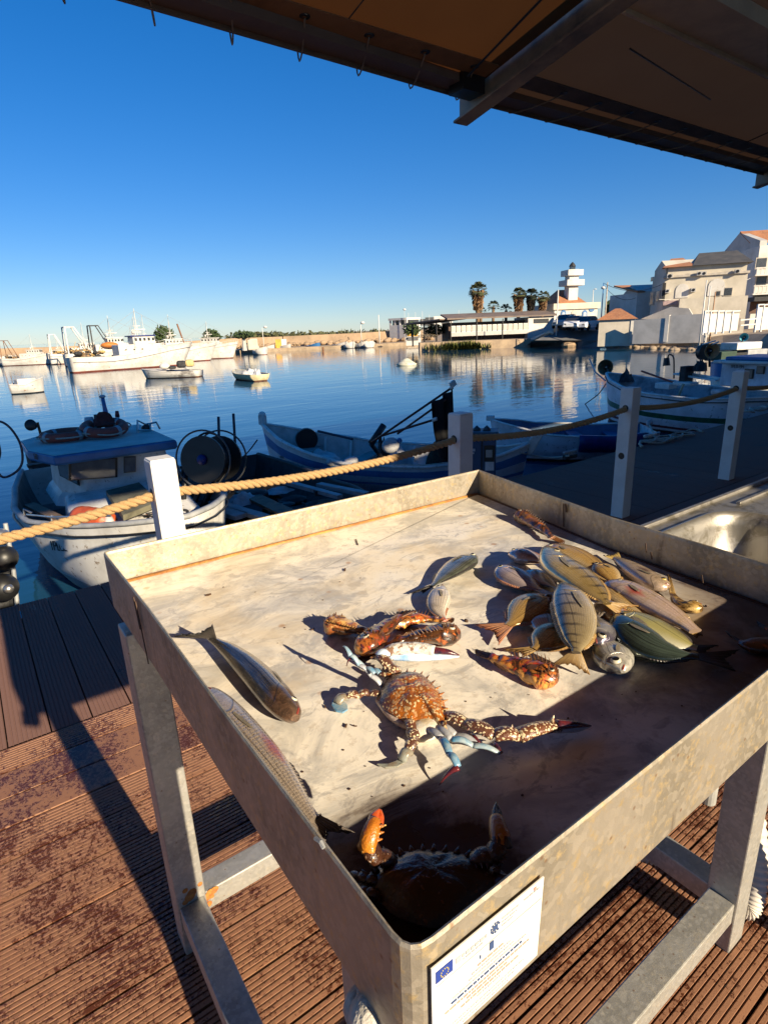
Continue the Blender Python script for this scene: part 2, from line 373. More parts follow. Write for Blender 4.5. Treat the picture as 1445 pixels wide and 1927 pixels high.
mb = MB(); mb.tube([(.185, 1.233, ZM), (.6, 1.226, ZM), (1.195, 1.217, ZM)], .0065, 6, flat=.7); part(mb, 'sealant', SEAL, table, smooth=True)
mb = MB(); mb.tube([(1.196, 1.21, ZM), (1.148, .95, ZM), (1.090, .70, ZM), (1.046, .26, ZM)], .004, 6, flat=.7); part(mb, 'sealant', M('dark_sealant', (.10, .05, .03), .7, bump=.3), table, smooth=True)
LX, LY = (.165, 1.20), (.37, 1.15); Lw = .068
for lx in LX:
    for ly in LY:
        ox = .055 if (lx < .5 and ly < .5) else 0; mb = MB(); mb.box((lx+ox+Lw/2, ly+Lw/2, ZB/2-.01), (Lw, Lw, ZB-.02)); part(mb, 'leg', LEGM, table, bevel=.003)
        if lx < .5:
            mb = MB(); ox = .055 if ly < .5 else 0
            for k in range(7): mb.ball((lx+ox+Lw*random.uniform(.1, 1.), ly-.0005, .165+random.uniform(-.018, .03)), random.uniform(.006, .013), 5, sc=(1, .15, 1))
            for k in range(6): mb.ball((lx+ox+Lw+random.uniform(.0, .03), ly+.004 if ly > .5 else ly, .125+random.uniform(-.02, .02)), random.uniform(.006, .012), 5, sc=(1, .12, 1))
            part(mb, 'rust_patch', M('orange_rust', (.52, .20, .04), .85, col2=(.30, .10, .03), vs=60, bump=.5, bs=200), table, smooth=True)
for nm, a, b_ in (('stretcher', (LX[0]+Lw, LY[1]+Lw/2, .122), (LX[1], LY[1]+Lw/2, .122)), ('stretcher', (LX[0]+Lw, LY[0]+Lw/2, .122), (LX[1], LY[0]+Lw/2, .122)),
                  ('stretcher', (LX[0]+Lw/2, LY[0]+Lw, .122), (LX[0]+Lw/2, LY[1], .122)), ('stretcher', (LX[1]+Lw/2, LY[0]+Lw, .122), (LX[1]+Lw/2, LY[1], .122)),
                  ('frame_rail', (LX[0]+Lw, LY[0]+Lw/2, .862), (LX[1], LY[0]+Lw/2, .862)), ('frame_rail', (LX[0]+Lw, LY[1]+Lw/2, .862), (LX[1], LY[1]+Lw/2, .862)),
                  ('frame_rail', (LX[0]+Lw/2+.02, LY[0]+Lw, .872), (LX[0]+Lw/2+.02, LY[1], .872)), ('frame_rail', (LX[1]+Lw/2, LY[0]+Lw, .862), (LX[1]+Lw/2, LY[1], .862))):
    mb = MB(); mb.bar(a, b_, .058, .058 if nm == 'stretcher' else .05); part(mb, nm, LEGM, table, bevel=.003)
STK = M('dark_streak', (.09, .05, .03), .8, bump=0)
mb = MB(); xr = lambda y: (1.212-1.10)/(1.227-.70)*(y-.70)+1.10
for y, z0_, z1_, w_ in ((.845, .966, 1.024, .0035), (.838, 1.005, 1.026, .006), (.60, .985, 1.004, .002), (.585, .975, .990, .003), (.47, .97, .985, .002)):
    mb.bar((xr(y)-.0085, y, z0_), (xr(y)-.0085, y+.004, z1_), w_, .0012, up=(1, 0, 0))
part(mb, 'rust_streak', SEAL if False else STK, table)
mb = MB(); mb.bar((.1658, .975, 1.02), (.1668, .965, .905), .0016, .003, up=(0, 1, 0)); mb.bar((.1655, .985, 1.025), (.1665, .982, .965), .0016, .006, up=(0, 1, 0)); part(mb, 'drip_streak', STK, table)
mb = MB(); mb.tube([Vector((.167, .36, ZR-.001)), Vector((.168, .352, ZR+.001)), Vector((.168, .347, ZR-.001))], .002, 5); part(mb, 'weld_bead', GREY, table)
# notice sheet on the near wall
def FW_(px, py, y=.2315): return AY(px, py, y)
c0 = (808, 1822); n00, n10, n11 = FW_(808, 1822), FW_(1019.5, 1651), FW_(1000, 1786)
o_ = Vector((n00.x, .2305, 1.009)); ux = Vector((1, 0, 0)); uz = Vector((0, 0, 1)); NWd, NHt = n10.x-n00.x, .085
nots = MB(); nots.prism([(0, 0), (NWd, 0), (NWd*.97, -NHt), (0, -NHt)], o_, ux, uz, Vector((0, -.0012, 0)))
sheet = part(nots, 'notice_sheet', M('paper_white', (.80, .79, .76), .5, col2=(.74, .73, .70), bump=.02), table)
inkb, inkr, inkg, inkn = [M(n_, c_, .6, bump=0) for n_, c_ in (('ink_blue', (.02, .05, .28)), ('ink_red', (.66, .36, .30)), ('ink_grey', (.48, .49, .51)), ('ink_navy', (.05, .09, .22)))]
def nb(mb, x, z, w_, h_, mi=0): mb.box(o_+Vector((x+w_/2, -.0016, -z-h_/2)), (w_, .0006, h_), mi=mi)
mb = MB(); nb(mb, .0035, .006, .016, .011)
part(mb, 'blue_flag_emblem', inkb, sheet)
mb = MB()
for k in range(12): t = k*math.pi/6; mb.box(o_+Vector((.0115+.0036*math.cos(t), -.0021, -.0115+.0036*math.sin(t))), (.0007, .0005, .0007))
part(mb, 'star_ring', M('ink_yellow', (.75, .6, .1), .6, bump=0), sheet)
random.seed(3); mb = MB()
def words(x0, x1, z, h, mi):
    x = x0
    while x < x1:
        l = min(random.uniform(.0015, .006), x1-x); nb(mb, x, z, l, h, mi); x += l+.0011
nb(mb, .023, .0085, .0045, .0055, 2); words(.029, .055, .0095, .003, 2); words(.030, .050, .0145, .0012, 2)
t = .0045
for k in range(9): a = .4+k*.62; mb.box(o_+Vector((.0635+t*math.cos(a), -.0016, -.0105+t*math.sin(a))), (.0016, .0006, .0016), mi=3)
mb.box(o_+Vector((.0635, -.0016, -.0105)), (.005, .0006, .0045), mi=3)
words(.071, .089, .006, .0018, 2); words(.071, .087, .010, .0014, 2); words(.071, .083, .0135, .0014, 2)
words(.096, .114, .006, .0016, 2); mb.box(o_+Vector((.1085, -.0016, -.004)), (.003, .0006, .0024), mi=1); nb(mb, .004, .0205, .113, .0004, 2)
nb(mb, .0575, .0225, .0045, .0075, 3); nb(mb, .0585, .0210, .0022, .0012, 3); nb(mb, .047, .0265, .0014, .003, 3)
for z, a, b_, mi in ((.034, .045, .073, 1), (.038, .039, .082, 2), (.042, .036, .086, 2), (.046, .020, .100, 2), (.050, .018, .095, 3), (.055, .012, .104, 1), (.059, .034, .078, 1), (.063, .028, .092, 1), (.067, .045, .070, 2), (.073, .012, .098, 2), (.077, .02, .088, 2), (.081, .03, .08, 2)):
    words(a, b_, z, .0016, mi)
part(mb, 'printed_text', [inkb, inkr, inkg, inkn], sheet)
# lumpy white outlet at the near left corner of the tray
oc = G(712, 1905, .885); mb = MB(); random.seed(5)
for i in range(9): mb.ball(oc+Vector((random.uniform(-.018, .018), random.uniform(-.012, .012), random.uniform(-.02, .015))), random.uniform(.013, .021), 6, sc=(1, 1, .8))
part(mb, 'taped_outlet', M('dirty_tape', (.55, .52, .46), .45, col2=(.34, .31, .27), vs=30, bump=.5, bs=80), table, smooth=True)

# ============================================================ STEEL SINK COUNTER at the right
sink = thing('sink_counter', 'stainless steel sink counter right of the fish table with a rounded bowl', 'sink', (1.9, .5, 0))
m, nt, b = new_mat('brushed_stainless'); co = coords(nt, 'Object', (1, 9, 1)); a = noisev(nt, co, 12, 5, .7); co2 = coords(nt); dr = noisev(nt, co2, 16, 5, .7, .6)
nt.links.new(mix(nt, ramp(nt, dr, [(.5, 0.), (.62, 1.)]), (.44, .42, .39, 1), (.26, .24, .20, 1)), b.inputs['Base Color']); b.inputs['Metallic'].default_value = .85
nt.links.new(math_(nt, 'MULTIPLY_ADD', a, .30, .32), b.inputs['Roughness']); nt.links.new(nd(nt, 'Bump', {'Height': dr, 'Strength': .35, 'Distance': .004}).outputs[0], b.inputs['Normal'])
INOX = m
def rrect(x0, x1, y0, y1, r, n=6):
    o = []
    for cx, cy, a0 in ((x1-r, y1-r, 0), (x0+r, y1-r, 90), (x0+r, y0+r, 180), (x1-r, y0+r, 270)):
        for k in range(n): t = R(a0+90*k/(n-1)); o.append(Vector((cx+r*math.cos(t), cy+r*math.sin(t), 0)))
    return o
SZ = .93; bx0, bx1, by0, by1 = 1.262, 1.640, .285, .700; sx0, sx1, sy0, sy1 = 1.245, 3.3, .22, .765
inner = rrect(bx0, bx1, by0, by1, .085); N_ = len(inner)
def ringoff(k, z, r=.085): return at(rrect(bx0-k, bx1+k, by0-k, by1+k, max(r+k, .02)), z)
outr = []
for p in inner:
    d = p-Vector(((bx0+bx1)/2, (by0+by1)/2, 0)); t = min((((sx1-.02 if d.x > 0 else sx0)-(bx0+bx1)/2)/d.x) if abs(d.x) > 1e-6 else 9, (((sy1 if d.y > 0 else sy0)-(by0+by1)/2)/d.y) if abs(d.y) > 1e-6 else 9)
    q = Vector(((bx0+bx1)/2, (by0+by1)/2, 0))+d*t; outr.append(Vector((q.x, q.y, 0)))
mb = MB(); ro = at(rrect(sx0, 1.70, sy0, sy1, .004), SZ); mb.grid([ro, ringoff(.024, SZ-.001)], close=True)
for a, c in (((1.70, sy0), (sx1, sy1)),): mb.add([(a[0], a[1], SZ), (c[0], a[1], SZ), (c[0], c[1], SZ), (a[0], c[1], SZ)], [(0, 1, 2, 3)])
part(mb, 'worktop', INOX, sink)
mb = MB(); mb.grid([ringoff(.024, SZ-.001), ringoff(.020, SZ+.006), ringoff(.012, SZ+.007), ringoff(.006, SZ+.001), ringoff(0, SZ-.004), ringoff(-.004, SZ-.03), ringoff(-.012, SZ-.17), ringoff(-.04, SZ-.195)], close=True)
bt = ringoff(-.04, SZ-.195); mb.add(bt, [tuple(range(len(bt)))]); part(mb, 'bowl', INOX, sink, smooth=True)
mb = MB(); mb.bar((sx0, sy1+.006, SZ-.008), (sx1, sy1+.006, SZ-.008), .014, .032); mb.bar((sx0, sy0-.006, SZ-.012), (sx1, sy0-.006, SZ-.012), .014, .04); part(mb, 'edge_lip', INOX, sink, bevel=.003)
mb = MB(); mb.bar((1.72, .71, SZ+.004), (3.25, .71, SZ+.004), .012, .008); mb.bar((1.72, .30, SZ+.004), (3.25, .30, SZ+.004), .012, .008); part(mb, 'drainboard_ridge', INOX, sink, bevel=.002)
for x in (1.36, 3.22):
    for y in (.27, .70):
        mb = MB(); mb.tube([(x, y, .0), (x, y, .90)], .02, 12); part(mb, 'leg', GREY, sink, smooth=True)
mb = MB(); mb.tube([(1.60, .50, SZ+.0), (1.62, .50, SZ+.10), (1.60, .47, SZ+.18), (1.55, .42, SZ+.16)], .012, 10) if False else mb.lathe([(.02, 0), (.018, .02), (.0, .021)], 14, Matrix.Translation((1.45, .49, SZ-.194))); part(mb, 'drain', CHROME, sink)
# white corrugated waste hose
def corr(P, r, n=200):
    S = spline(P, n); return S, [r*(1+.10*math.sin(i*math.pi*2/4)) for i in range(n)]
HOSE = M('white_corrugated_plastic', (.62, .58, .52), .5, col2=(.5, .45, .38), vs=9, bump=.05)
mb = MB(); g1 = [G(1412, 1470, .42), G(1425, 1590, .18), G(1415, 1700, .05), G(1385, 1700, .04), G(1330, 1650, .05), G(1270, 1622, .05), G(1200, 1600, .06), G(1100, 1560, .06)]
g1 = [Vector((1.44, .60, .70)), Vector((1.43, .50, .40))]+g1[1:]
S, rr = corr(g1, .024, 300); mb.tube(S, rr, 12)
tag(mb.build('waste_hose', HOSE, smooth=True), 'white corrugated waste hose looping down to the deck under the sink', 'hose')
mb = MB(); p = G(1332, 1508, 0); mb.tube([p, p+Vector((0, 0, .14))], .022, 16); mb.tube([p+Vector((0, 0, .14)), p+Vector((0, 0, .16))], .026, 16); mb.tube([p+Vector((0, 0, .16)), p+Vector((0, 0, .5))], .020, 16)
tag(mb.build('drain_pipe', M('grey_pvc', (.42, .42, .40), .45, bump=.02), smooth=False), 'short grey plastic drain pipe standing behind the table leg', 'pipe')

# ============================================================ FISH
def fish_mat(name, back, flank, belly, bars=0, barw=.5, lines=0, linew=.5, sk=(60, 22), rough=.28, metal=.25, blotch=None, dots=0, head=None, pink=None, mid=(.35, .68), tint=None, tailc=None):
    if metal: flank = [min(.8, x*1.3) for x in flank]; belly = [min(.85, x*1.2) for x in belly]; metal += .2; rough -= .03
    m, nt, b = new_mat(name); uv = coords(nt, 'UV'); co = coords(nt); s = nd(nt, 'SeparateXYZ', {'Vector': uv}); U, V = s.outputs[0], s.outputs[1]
    nz = noisev(nt, co, 45, 5, .7); nf = noisev(nt, co, 160, 4, .7)
    vv = math_(nt, 'ADD', V, math_(nt, 'MULTIPLY_ADD', nz, .24, -.12))
    c = ramp(nt, vv, [(0., belly), (mid[0], flank), (mid[1], flank), (.92, back)])
    if tint: c = mix(nt, ramp(nt, nz, [(.5, 0.), (.7, .7)]), c, c4(tint))
    if tailc: c = mix(nt, math_(nt, 'MULTIPLY', ramp(nt, math_(nt, 'ADD', U, math_(nt, 'MULTIPLY_ADD', nz, .3, -.15)), [(.35, 0.), (.75, 1.)]), .75), c, c4(tailc))
    dk = [x*.30 for x in back]
    if sk[0] > 44: fw_ = noisev(nt, coords(nt, 'UV', (3, 40, 1)), 3, 3); c = mix(nt, ramp(nt, fw_, [(.45, 0.), (.7, .35)]), c, c4([min(1, x*1.5) for x in flank]))
    if bars:
        wv = math_(nt, 'SINE', math_(nt, 'ADD', math_(nt, 'MULTIPLY', U, bars*6.283), math_(nt, 'ADD', math_(nt, 'MULTIPLY', V, 1.6), math_(nt, 'MULTIPLY', nz, 2.4))))
        f = math_(nt, 'MULTIPLY', ramp(nt, wv, [(.55, 0.), (.95, 1.)]), math_(nt, 'MULTIPLY', ramp(nt, V, [(.25, 0.), (.6, 1.)]), barw))
        c = mix(nt, f, c, c4(dk))
    if lines:
        wv = math_(nt, 'SINE', math_(nt, 'ADD', math_(nt, 'MULTIPLY', V, lines*6.283), math_(nt, 'MULTIPLY', nz, .9)))
        f = math_(nt, 'MULTIPLY', ramp(nt, wv, [(.4, 0.), (.85, 1.)]), math_(nt, 'MULTIPLY', ramp(nt, U, [(.2, 0.), (.3, 1.)]), linew))
        c = mix(nt, f, c, c4(dk))
    sv = nd(nt, 'Mapping', {'Vector': uv}); sv.inputs['Scale'].default_value = (sk[0], sk[1], 1)
    vo = nd(nt, 'TexVoronoi', {'Vector': sv.outputs[0], 'Scale': 1., 'Randomness': .35}); body = ramp(nt, U, [(.22, 0.), (.28, 1.)])
    if dots: c = mix(nt, math_(nt, 'MULTIPLY', ramp(nt, vo.outputs['Distance'], [(.12, dots), (.36, 0.)]), body), c, c4(dk))
    c = mix(nt, math_(nt, 'MULTIPLY', ramp(nt, vo.outputs['Distance'], [(.38, 0.), (.62, .45 if dots else .18)]), body), c, c4([x*.5 for x in flank]))
    if head is not None: hc = mix(nt, ramp(nt, noisev(nt, co, 90, 5, .75, .8), [(.42, 0.), (.62, 1.)]), c4([x*.55 for x in head]), c4([min(1, x*1.5) for x in head])); c = mix(nt, ramp(nt, math_(nt, 'ADD', U, math_(nt, 'MULTIPLY', nz, .10)), [(.24, .85), (.31, 0.)]), c, hc)
    if head is None and metal: c = mix(nt, ramp(nt, math_(nt, 'ADD', U, math_(nt, 'MULTIPLY', nz, .08)), [(.23, .6), (.29, 0.)]), c, mix(nt, ramp(nt, noisev(nt, co, 90, 5, .75, .8), [(.42, 0.), (.6, 1.)]), c4([x*.9+.03 for x in back]), c4([min(.8, x*1.15) for x in flank])))
    if metal and sk[0] > 50: ll = math_(nt, 'ABSOLUTE', math_(nt, 'SUBTRACT', V, math_(nt, 'MULTIPLY_ADD', math_(nt, 'SUBTRACT', .75, U), .22, .56))); c = mix(nt, math_(nt, 'MULTIPLY', ramp(nt, ll, [(.006, .7), (.018, 0.)]), body), c, c4([x*.4 for x in back]))
    if pink is not None:
        d = math_(nt, 'ABSOLUTE', math_(nt, 'SUBTRACT', U, pink[0])); d2 = math_(nt, 'ABSOLUTE', math_(nt, 'SUBTRACT', V, pink[1]))
        c = mix(nt, ramp(nt, math_(nt, 'ADD', math_(nt, 'MULTIPLY_ADD', nz, .12, d), math_(nt, 'MULTIPLY', d2, .5)), [(.10, .8), (.2, 0.)]), c, c4(pink[2]))
    if blotch is not None:
        c = mix(nt, ramp(nt, noisev(nt, co, 38, 5, .75, 1.), [(.46, 0.), (.56, 1.)]), c, c4(blotch[0])); c = mix(nt, ramp(nt, noisev(nt, co, 85, 5, .75, .6), [(.55, 0.), (.63, .9)]), c, c4(blotch[1]))
    # gill cover edge
    gl = math_(nt, 'ABSOLUTE', math_(nt, 'SUBTRACT', U, math_(nt, 'SUBTRACT', .262, math_(nt, 'MULTIPLY', math_(nt, 'POWER', math_(nt, 'ABSOLUTE', math_(nt, 'SUBTRACT', V, .5)), 2.), .45))))
    c = mix(nt, ramp(nt, gl, [(.002, .6), (.009, 0.)]), c, c4([x*.4 for x in back]))
    nt.links.new(c, b.inputs['Base Color']); b.inputs['Metallic'].default_value = metal
    nt.links.new(math_(nt, 'MULTIPLY_ADD', nf, .3, rough-.12), b.inputs['Roughness']); b.inputs['Coat Weight'].default_value = .45; b.inputs['Coat Roughness'].default_value = .16
    h = math_(nt, 'ADD', math_(nt, 'MULTIPLY', math_(nt, 'MULTIPLY', vo.outputs['Distance'], body), -1.), math_(nt, 'MULTIPLY', nf, .5)); h = math_(nt, 'SUBTRACT', h, ramp(nt, gl, [(.0, 1.), (.012, 0.)]))
    nt.links.new(nd(nt, 'Bump', {'Height': h, 'Strength': .5 if dots else .22, 'Distance': .0012}).outputs[0], b.inputs['Normal'])
    return m
def fin_mat(name, base, tip):
    m, nt, b = new_mat(name); uv = coords(nt, 'UV'); s = nd(nt, 'SeparateXYZ', {'Vector': uv}); co = coords(nt)
    c = ramp(nt, math_(nt, 'ADD', s.outputs[1], math_(nt, 'MULTIPLY_ADD', noisev(nt, co, 60, 3), .3, -.15)), [(0., base), (.55, base), (1., tip)])
    wv = math_(nt, 'SINE', math_(nt, 'MULTIPLY', s.outputs[0], 150.)); c = mix(nt, ramp(nt, wv, [(.2, 0.), (.9, .55)]), c, c4([x*.4 for x in base]))
    nt.links.new(c, b.inputs['Base Color']); b.inputs['Roughness'].default_value = .38
    nt.links.new(nd(nt, 'Bump', {'Height': wv, 'Strength': .5, 'Distance': .001}).outputs[0], b.inputs['Normal']); return m
EYEW = M('eye_ring_pale', (.62, .58, .46), .2, col2=(.36, .33, .24), bump=0, coat=.6); EYEY = M('eye_ring_yellow', (.60, .42, .10), .2, col2=(.45, .32, .08), bump=0, coat=.6)
PUP = M('pupil', (.006, .006, .007), .08, col2=(.01, .01, .01), bump=0, spec=.9)
MOUTH = M('mouth_lining', (.22, .04, .03), .4, bump=0)
PROF = {
 'bream': ([(0, .11), (.02, .24), (.06, .40), (.13, .62), (.22, .85), (.34, 1), (.45, .98), (.58, .85), (.70, .64), (.82, .39), (.91, .22), (1, .19)], [(0, .15), (.04, .5), (.12, .8), (.25, 1), (.42, 1), (.6, .75), (.8, .4), (.92, .2), (1, .12)]),
 'mullet': ([(0, .30), (.02, .50), (.06, .68), (.14, .86), (.25, .97), (.38, 1), (.52, .96), (.68, .80), (.82, .58), (.92, .42), (1, .38)], [(0, .25), (.03, .55), (.10, .8), (.22, .97), (.4, 1), (.6, .88), (.8, .6), (.92, .36), (1, .25)]),
 'goby': ([(0, .32), (.03, .60), (.08, .82), (.16, 1), (.26, 1), (.38, .92), (.52, .78), (.68, .62), (.82, .46), (.93, .36), (1, .34)], [(0, .3), (.04, .6), (.12, .95), (.22, 1), (.36, .85), (.55, .6), (.8, .35), (1, .2)])}
def fish(name, label, cl, W, T, z0, mat, fin, back=1, kind='bream', tail=None, eye=None, eyer=.0, roll=0., group=None, dorsal=.24, fins=True, spiky=False, eyec=None, cat='fish', eyev=.34, pect=True, notch=.45, lift=0.):
    """cl: pixels of the body line, nose first, tail base last; W body height, T thickness in metres; back=+1 when the back is on the left of nose->tail"""
    W *= .84; T *= .88; dorsal += .07; hp, tp = PROF[kind]; zc = ZM+z0+T/2; n = 34
    C = spline([G(p[0], p[1], zc+(p[2] if len(p) > 2 else 0)+lift*i/(len(cl)-1)) for i, p in enumerate(cl)], n); L = sum((C[i+1]-C[i]).length for i in range(n-1))
    root = thing(name, label, cat, (C[n//3].x, C[n//3].y, ZM+z0), group); up = Vector((0, 0, 1)); S = []; N_ = []
    for i in range(n):
        t = (C[min(i+1, n-1)]-C[max(i-1, 0)]).normalized(); s = up.cross(t).normalized(); q = t.cross(s).normalized()
        S.append((s*math.cos(roll*back)+q*math.sin(roll*back))*back); N_.append(q*math.cos(roll)-s*math.sin(roll*back))
    def hw(u): return lerp(hp, u)*W/2
    def ht(u): return lerp(tp, u)*T/2
    def pos(u, v):           # point on the upper side: v -1 belly .. 1 back
        i = min(int(u*(n-1)), n-2); f = u*(n-1)-i; c = C[i].lerp(C[i+1], f); s = S[i].lerp(S[i+1], f); q = N_[i].lerp(N_[i+1], f)
        return c+s*hw(u)*v+q*ht(u)*math.sqrt(max(0, 1-v*v)), s, q
    rows = []; uv = []; K = 22
    for i in range(n):
        u = i/(n-1); r = []
        for k in range(K):
            a = 2*math.pi*k/K; ca, sa = math.cos(a), math.sin(a); ex = .85
            x = math.copysign(abs(ca)**ex, ca); y = math.copysign(abs(sa)**ex, sa)
            p = C[i]+S[i]*hw(u)*x+N_[i]*ht(u)*y
            if spiky: p += (S[i]*x+N_[i]*y)*noise.noise(p*95)*.0035
            r.append(p); uv.append((u, x*.5+.5))
        rows.append(r)
    mb = MB(); mb.grid(rows, uv=uv, close=True); mb.add(rows[0][::-1], [tuple(range(K))], 0, [(0, .5)]*K); mb.add(rows[-1], [tuple(range(K))], 0, [(1, .5)]*K)
    part(mb, 'body', mat, root, smooth=True)
    # tail fin
    b0, sN, q0 = pos(.985, 0); b0 = C[-1]; tw = max(hw(1), .004)
    dirn = (C[-1]-C[-4]).normalized()
    if tail is None:
        tl = W*.42; tips = [b0+dirn*tl+S[-1]*W*.42, b0+dirn*tl-S[-1]*W*.42]
    else: tips = [G(t[0], t[1], t[2]+ZM if len(t) > 2 else ZM+z0+.006) for t in tail]
    if (tips[0]-b0).dot(S[-1]) < (tips[1]-b0).dot(S[-1]): tips = tips[::-1]
    mid_ = (tips[0]+tips[1])/2; nt_ = b0.lerp(mid_, 1-notch*.75 if kind != 'goby' else 1.08); rows = []; uv = []; m_ = 8
    for j in range(-m_, m_+1):
        t = j/m_; a = C[-1]-dirn*tw*.8+S[-1]*tw*t*.95; tip = tips[0] if t > 0 else tips[1]; e = nt_.lerp(tip, abs(t)**(1.25 if kind != 'goby' else 1.)) if kind != 'goby' else nt_.lerp(tip, abs(t)**1.6)
        jag = 1-(.05*(j % 2)); r = []
        for k in range(6):
            f = k/5; pt = a.lerp(e, f*jag); pt.z += .0015*math.sin(j*2.2)*f; r.append(pt); uv.append((t*.5+.5, f))
        rows.append(r)
    mb = MB(); mb.grid(rows, uv=uv); part(mb, 'tail_fin', fin, root, smooth=True, solid=.0022)
    if fins:
        for nm, u0_, u1_, sg, hh in (('dorsal_fin', .30, .86, 1, dorsal), ('anal_fin', .62, .86, -1, dorsal*.8)):
            rows = []; uv = []; m_ = 22 if sg > 0 else 9
            for j in range(m_+1):
                u = u0_+(u1_-u0_)*j/m_; p, s, q = pos(u, sg*.97); env = math.sin(math.pi*min(1, (j+1)/(m_+1)))**.5*(1-.35*j/m_)
                jj = (1.0 if j % 2 else .72); o = p+S[min(int(u*(n-1)), n-1)]*sg*W*hh*.5*env*jj+dirn*W*.06-Vector((0, 0, .3))*(p.z-(ZM+z0+.004))*.5
                p2 = p-S[min(int(u*(n-1)), n-1)]*sg*.002; rows.append([p2, p2.lerp(o, .5), o]); uv += [(u*2, 0), (u*2, .5), (u*2, 1)]
            mb = MB(); mb.grid(rows, uv=uv); part(mb, nm, fin, root, smooth=True, solid=.0012)
    if spiky:
        mb = MB()
        for j in range(11):
            u = .20+.5*j/10; p, s_, q = pos(u, .8); d_ = (s_*.8+q*.9+(C[-1]-C[0]).normalized()*.7).normalized(); mb.tube([p-d_*.002, p+d_*W*(.30 if j % 2 else .22)], [.0014, .0003], 5)
        for j in range(14):
            u = random.uniform(.04, .30); v = random.uniform(-.8, .9); p, s_, q = pos(u, v); mb.tube([p-q*.001, p+(q+s_*v).normalized()*.005], [.0018, .0003], 5)
        part(mb, 'spines', fin, root)
    if pect:
        rows = []; uv = []; pf = .17 if kind == 'bream' else .13; pw = .13 if kind != 'goby' else .30
        for j in range(9):
            t = j/8; w_ = pw*(math.sin(math.pi*(.10+.80*t))**.8)*(1-.35*t)+.01; r = []
            for k in (-1, 0, 1):
                p, s_, q = pos(.285+pf*t, -.10-.22*t+w_*k); r.append(p+q*(.0012+.0008*t)); uv.append((k*.3+.4, t*.8))
            rows.append(r)
        mb = MB(); mb.grid(rows, uv=uv); part(mb, 'pectoral_fin', FN_P if kind != 'goby' else fin, root, smooth=True)
    if kind == 'bream' and pect:      # edge of the gill cover, a thin raised crescent
        mb = MB(); mb.tube([pos(.262-.045*4*(k/10-.5)**2*4*.25-.0, -.75+1.35*k/10)[0]-Vector((0, 0, .0006)) for k in range(11)], [.0004]+[.0013]*9+[.0004], 6); part(mb, 'gill_cover_edge', mat, root, smooth=True)
    # eye, mouth
    er = (eyer*1.05 or W*.085); eu = (.13 if kind != 'goby' else .10) if eye is None else eye
    p, s, q = pos(eu, eyev); nn_ = (s*eyev*ht(.13)/max(hw(.13), 1e-3)*.6+q).normalized(); rot = nn_.to_track_quat('Z', 'Y').to_matrix()
    mb = MB(); mt = Matrix.Translation(p-nn_*er*.25)@rot.to_4x4(); mb.lathe([(er*1.0, 0), (er*.98, er*.28), (er*.72, er*.5), (er*.45, er*.56)], 18, mt, cap=False); e = part(mb, 'eye', eyec or EYEW, root, smooth=True)
    mb = MB(); mb.lathe([(er*.74, er*.34), (er*.68, er*.56), (er*.35, er*.70), (1e-5, er*.73)], 14, mt, cap=False); o = mb.build('pupil', PUP, None, smooth=True); o.parent = e; o.matrix_parent_inverse = Matrix.Identity(4)
    mb = MB(); mb.tube([pos(u_, v_)[0] for u_, v_ in ((.002, .1), (.012, -.05), (.03, -.2), (.052, -.30))], [.0014, .0016, .0014, .0006], 6); part(mb, 'mouth', MOUTH, root)
    return root

F_MUL = fish_mat('mullet_dark', (.045, .045, .055), (.24, .21, .18), (.58, .54, .48), lines=8, linew=.75, sk=(48, 16), rough=.24, metal=.35, head=(.16, .085, .05))
F_MUL2 = fish_mat('mullet_scaled', (.22, .17, .12), (.44, .36, .29), (.62, .55, .48), lines=7, linew=.35, sk=(52, 15), rough=.28, metal=.25, dots=.85, pink=(.55, .2, (.50, .12, .10)))
F_STR = fish_mat('bream_striped_olive', (.13, .085, .03), (.40, .28, .11), (.66, .54, .34), bars=8.5, barw=.85, lines=16, linew=.25, sk=(60, 26), rough=.24, metal=.3, tailc=(.30, .20, .07))
F_STR2 = fish_mat('bream_striped_grey', (.14, .12, .13), (.38, .31, .23), (.64, .53, .36), bars=9.5, barw=.75, lines=18, linew=.25, sk=(60, 28), rough=.24, metal=.3, tailc=(.36, .27, .10))
F_GOLD = fish_mat('bream_golden', (.22, .10, .03), (.50, .31, .10), (.62, .50, .32), lines=14, linew=.4, sk=(55, 24), rough=.26, metal=.25, head=(.34, .20, .14))
F_PINK = fish_mat('bream_pinkish', (.23, .19, .22), (.42, .34, .34), (.66, .58, .52), lines=12, linew=.2, sk=(60, 26), rough=.24, metal=.25, pink=(.62, .35, (.45, .22, .08)))
F_SILV = fish_mat('bream_silver', (.12, .12, .11), (.50, .47, .42), (.74, .69, .60), sk=(60, 26), lines=12, linew=.3, rough=.22, metal=.35)
F_DGRN = fish_mat('bream_dark_green', (.018, .028, .026), (.06, .085, .07), (.20, .22, .18), sk=(60, 26), lines=10, linew=.35, rough=.2, metal=.35)
F_PALE = fish_mat('pale_belly_fish', (.13, .11, .03), (.40, .36, .14), (.78, .74, .62), sk=(70, 34), lines=20, linew=.18, rough=.22, metal=.2, mid=(.45, .62))
F_ROSE = fish_mat('long_rosy_fish', (.36, .24, .13), (.52, .38, .32), (.72, .60, .56), sk=(60, 20), lines=7, linew=.2, rough=.24, metal=.2, pink=(.38, .3, (.60, .05, .03)), tint=(.50, .34, .10))
F_BRN = fish_mat('brown_weever', (.15, .10, .05), (.36, .27, .19), (.58, .46, .38), sk=(50, 18), bars=5, barw=.4, rough=.3, metal=.1, pink=(.42, .5, (.08, .02, .02)))
F_SCO = fish_mat('scorpion_brown', (.09, .035, .012), (.22, .085, .03), (.45, .24, .10), sk=(40, 16), rough=.3, metal=0, blotch=((.025, .012, .008), (.50, .13, .03)))
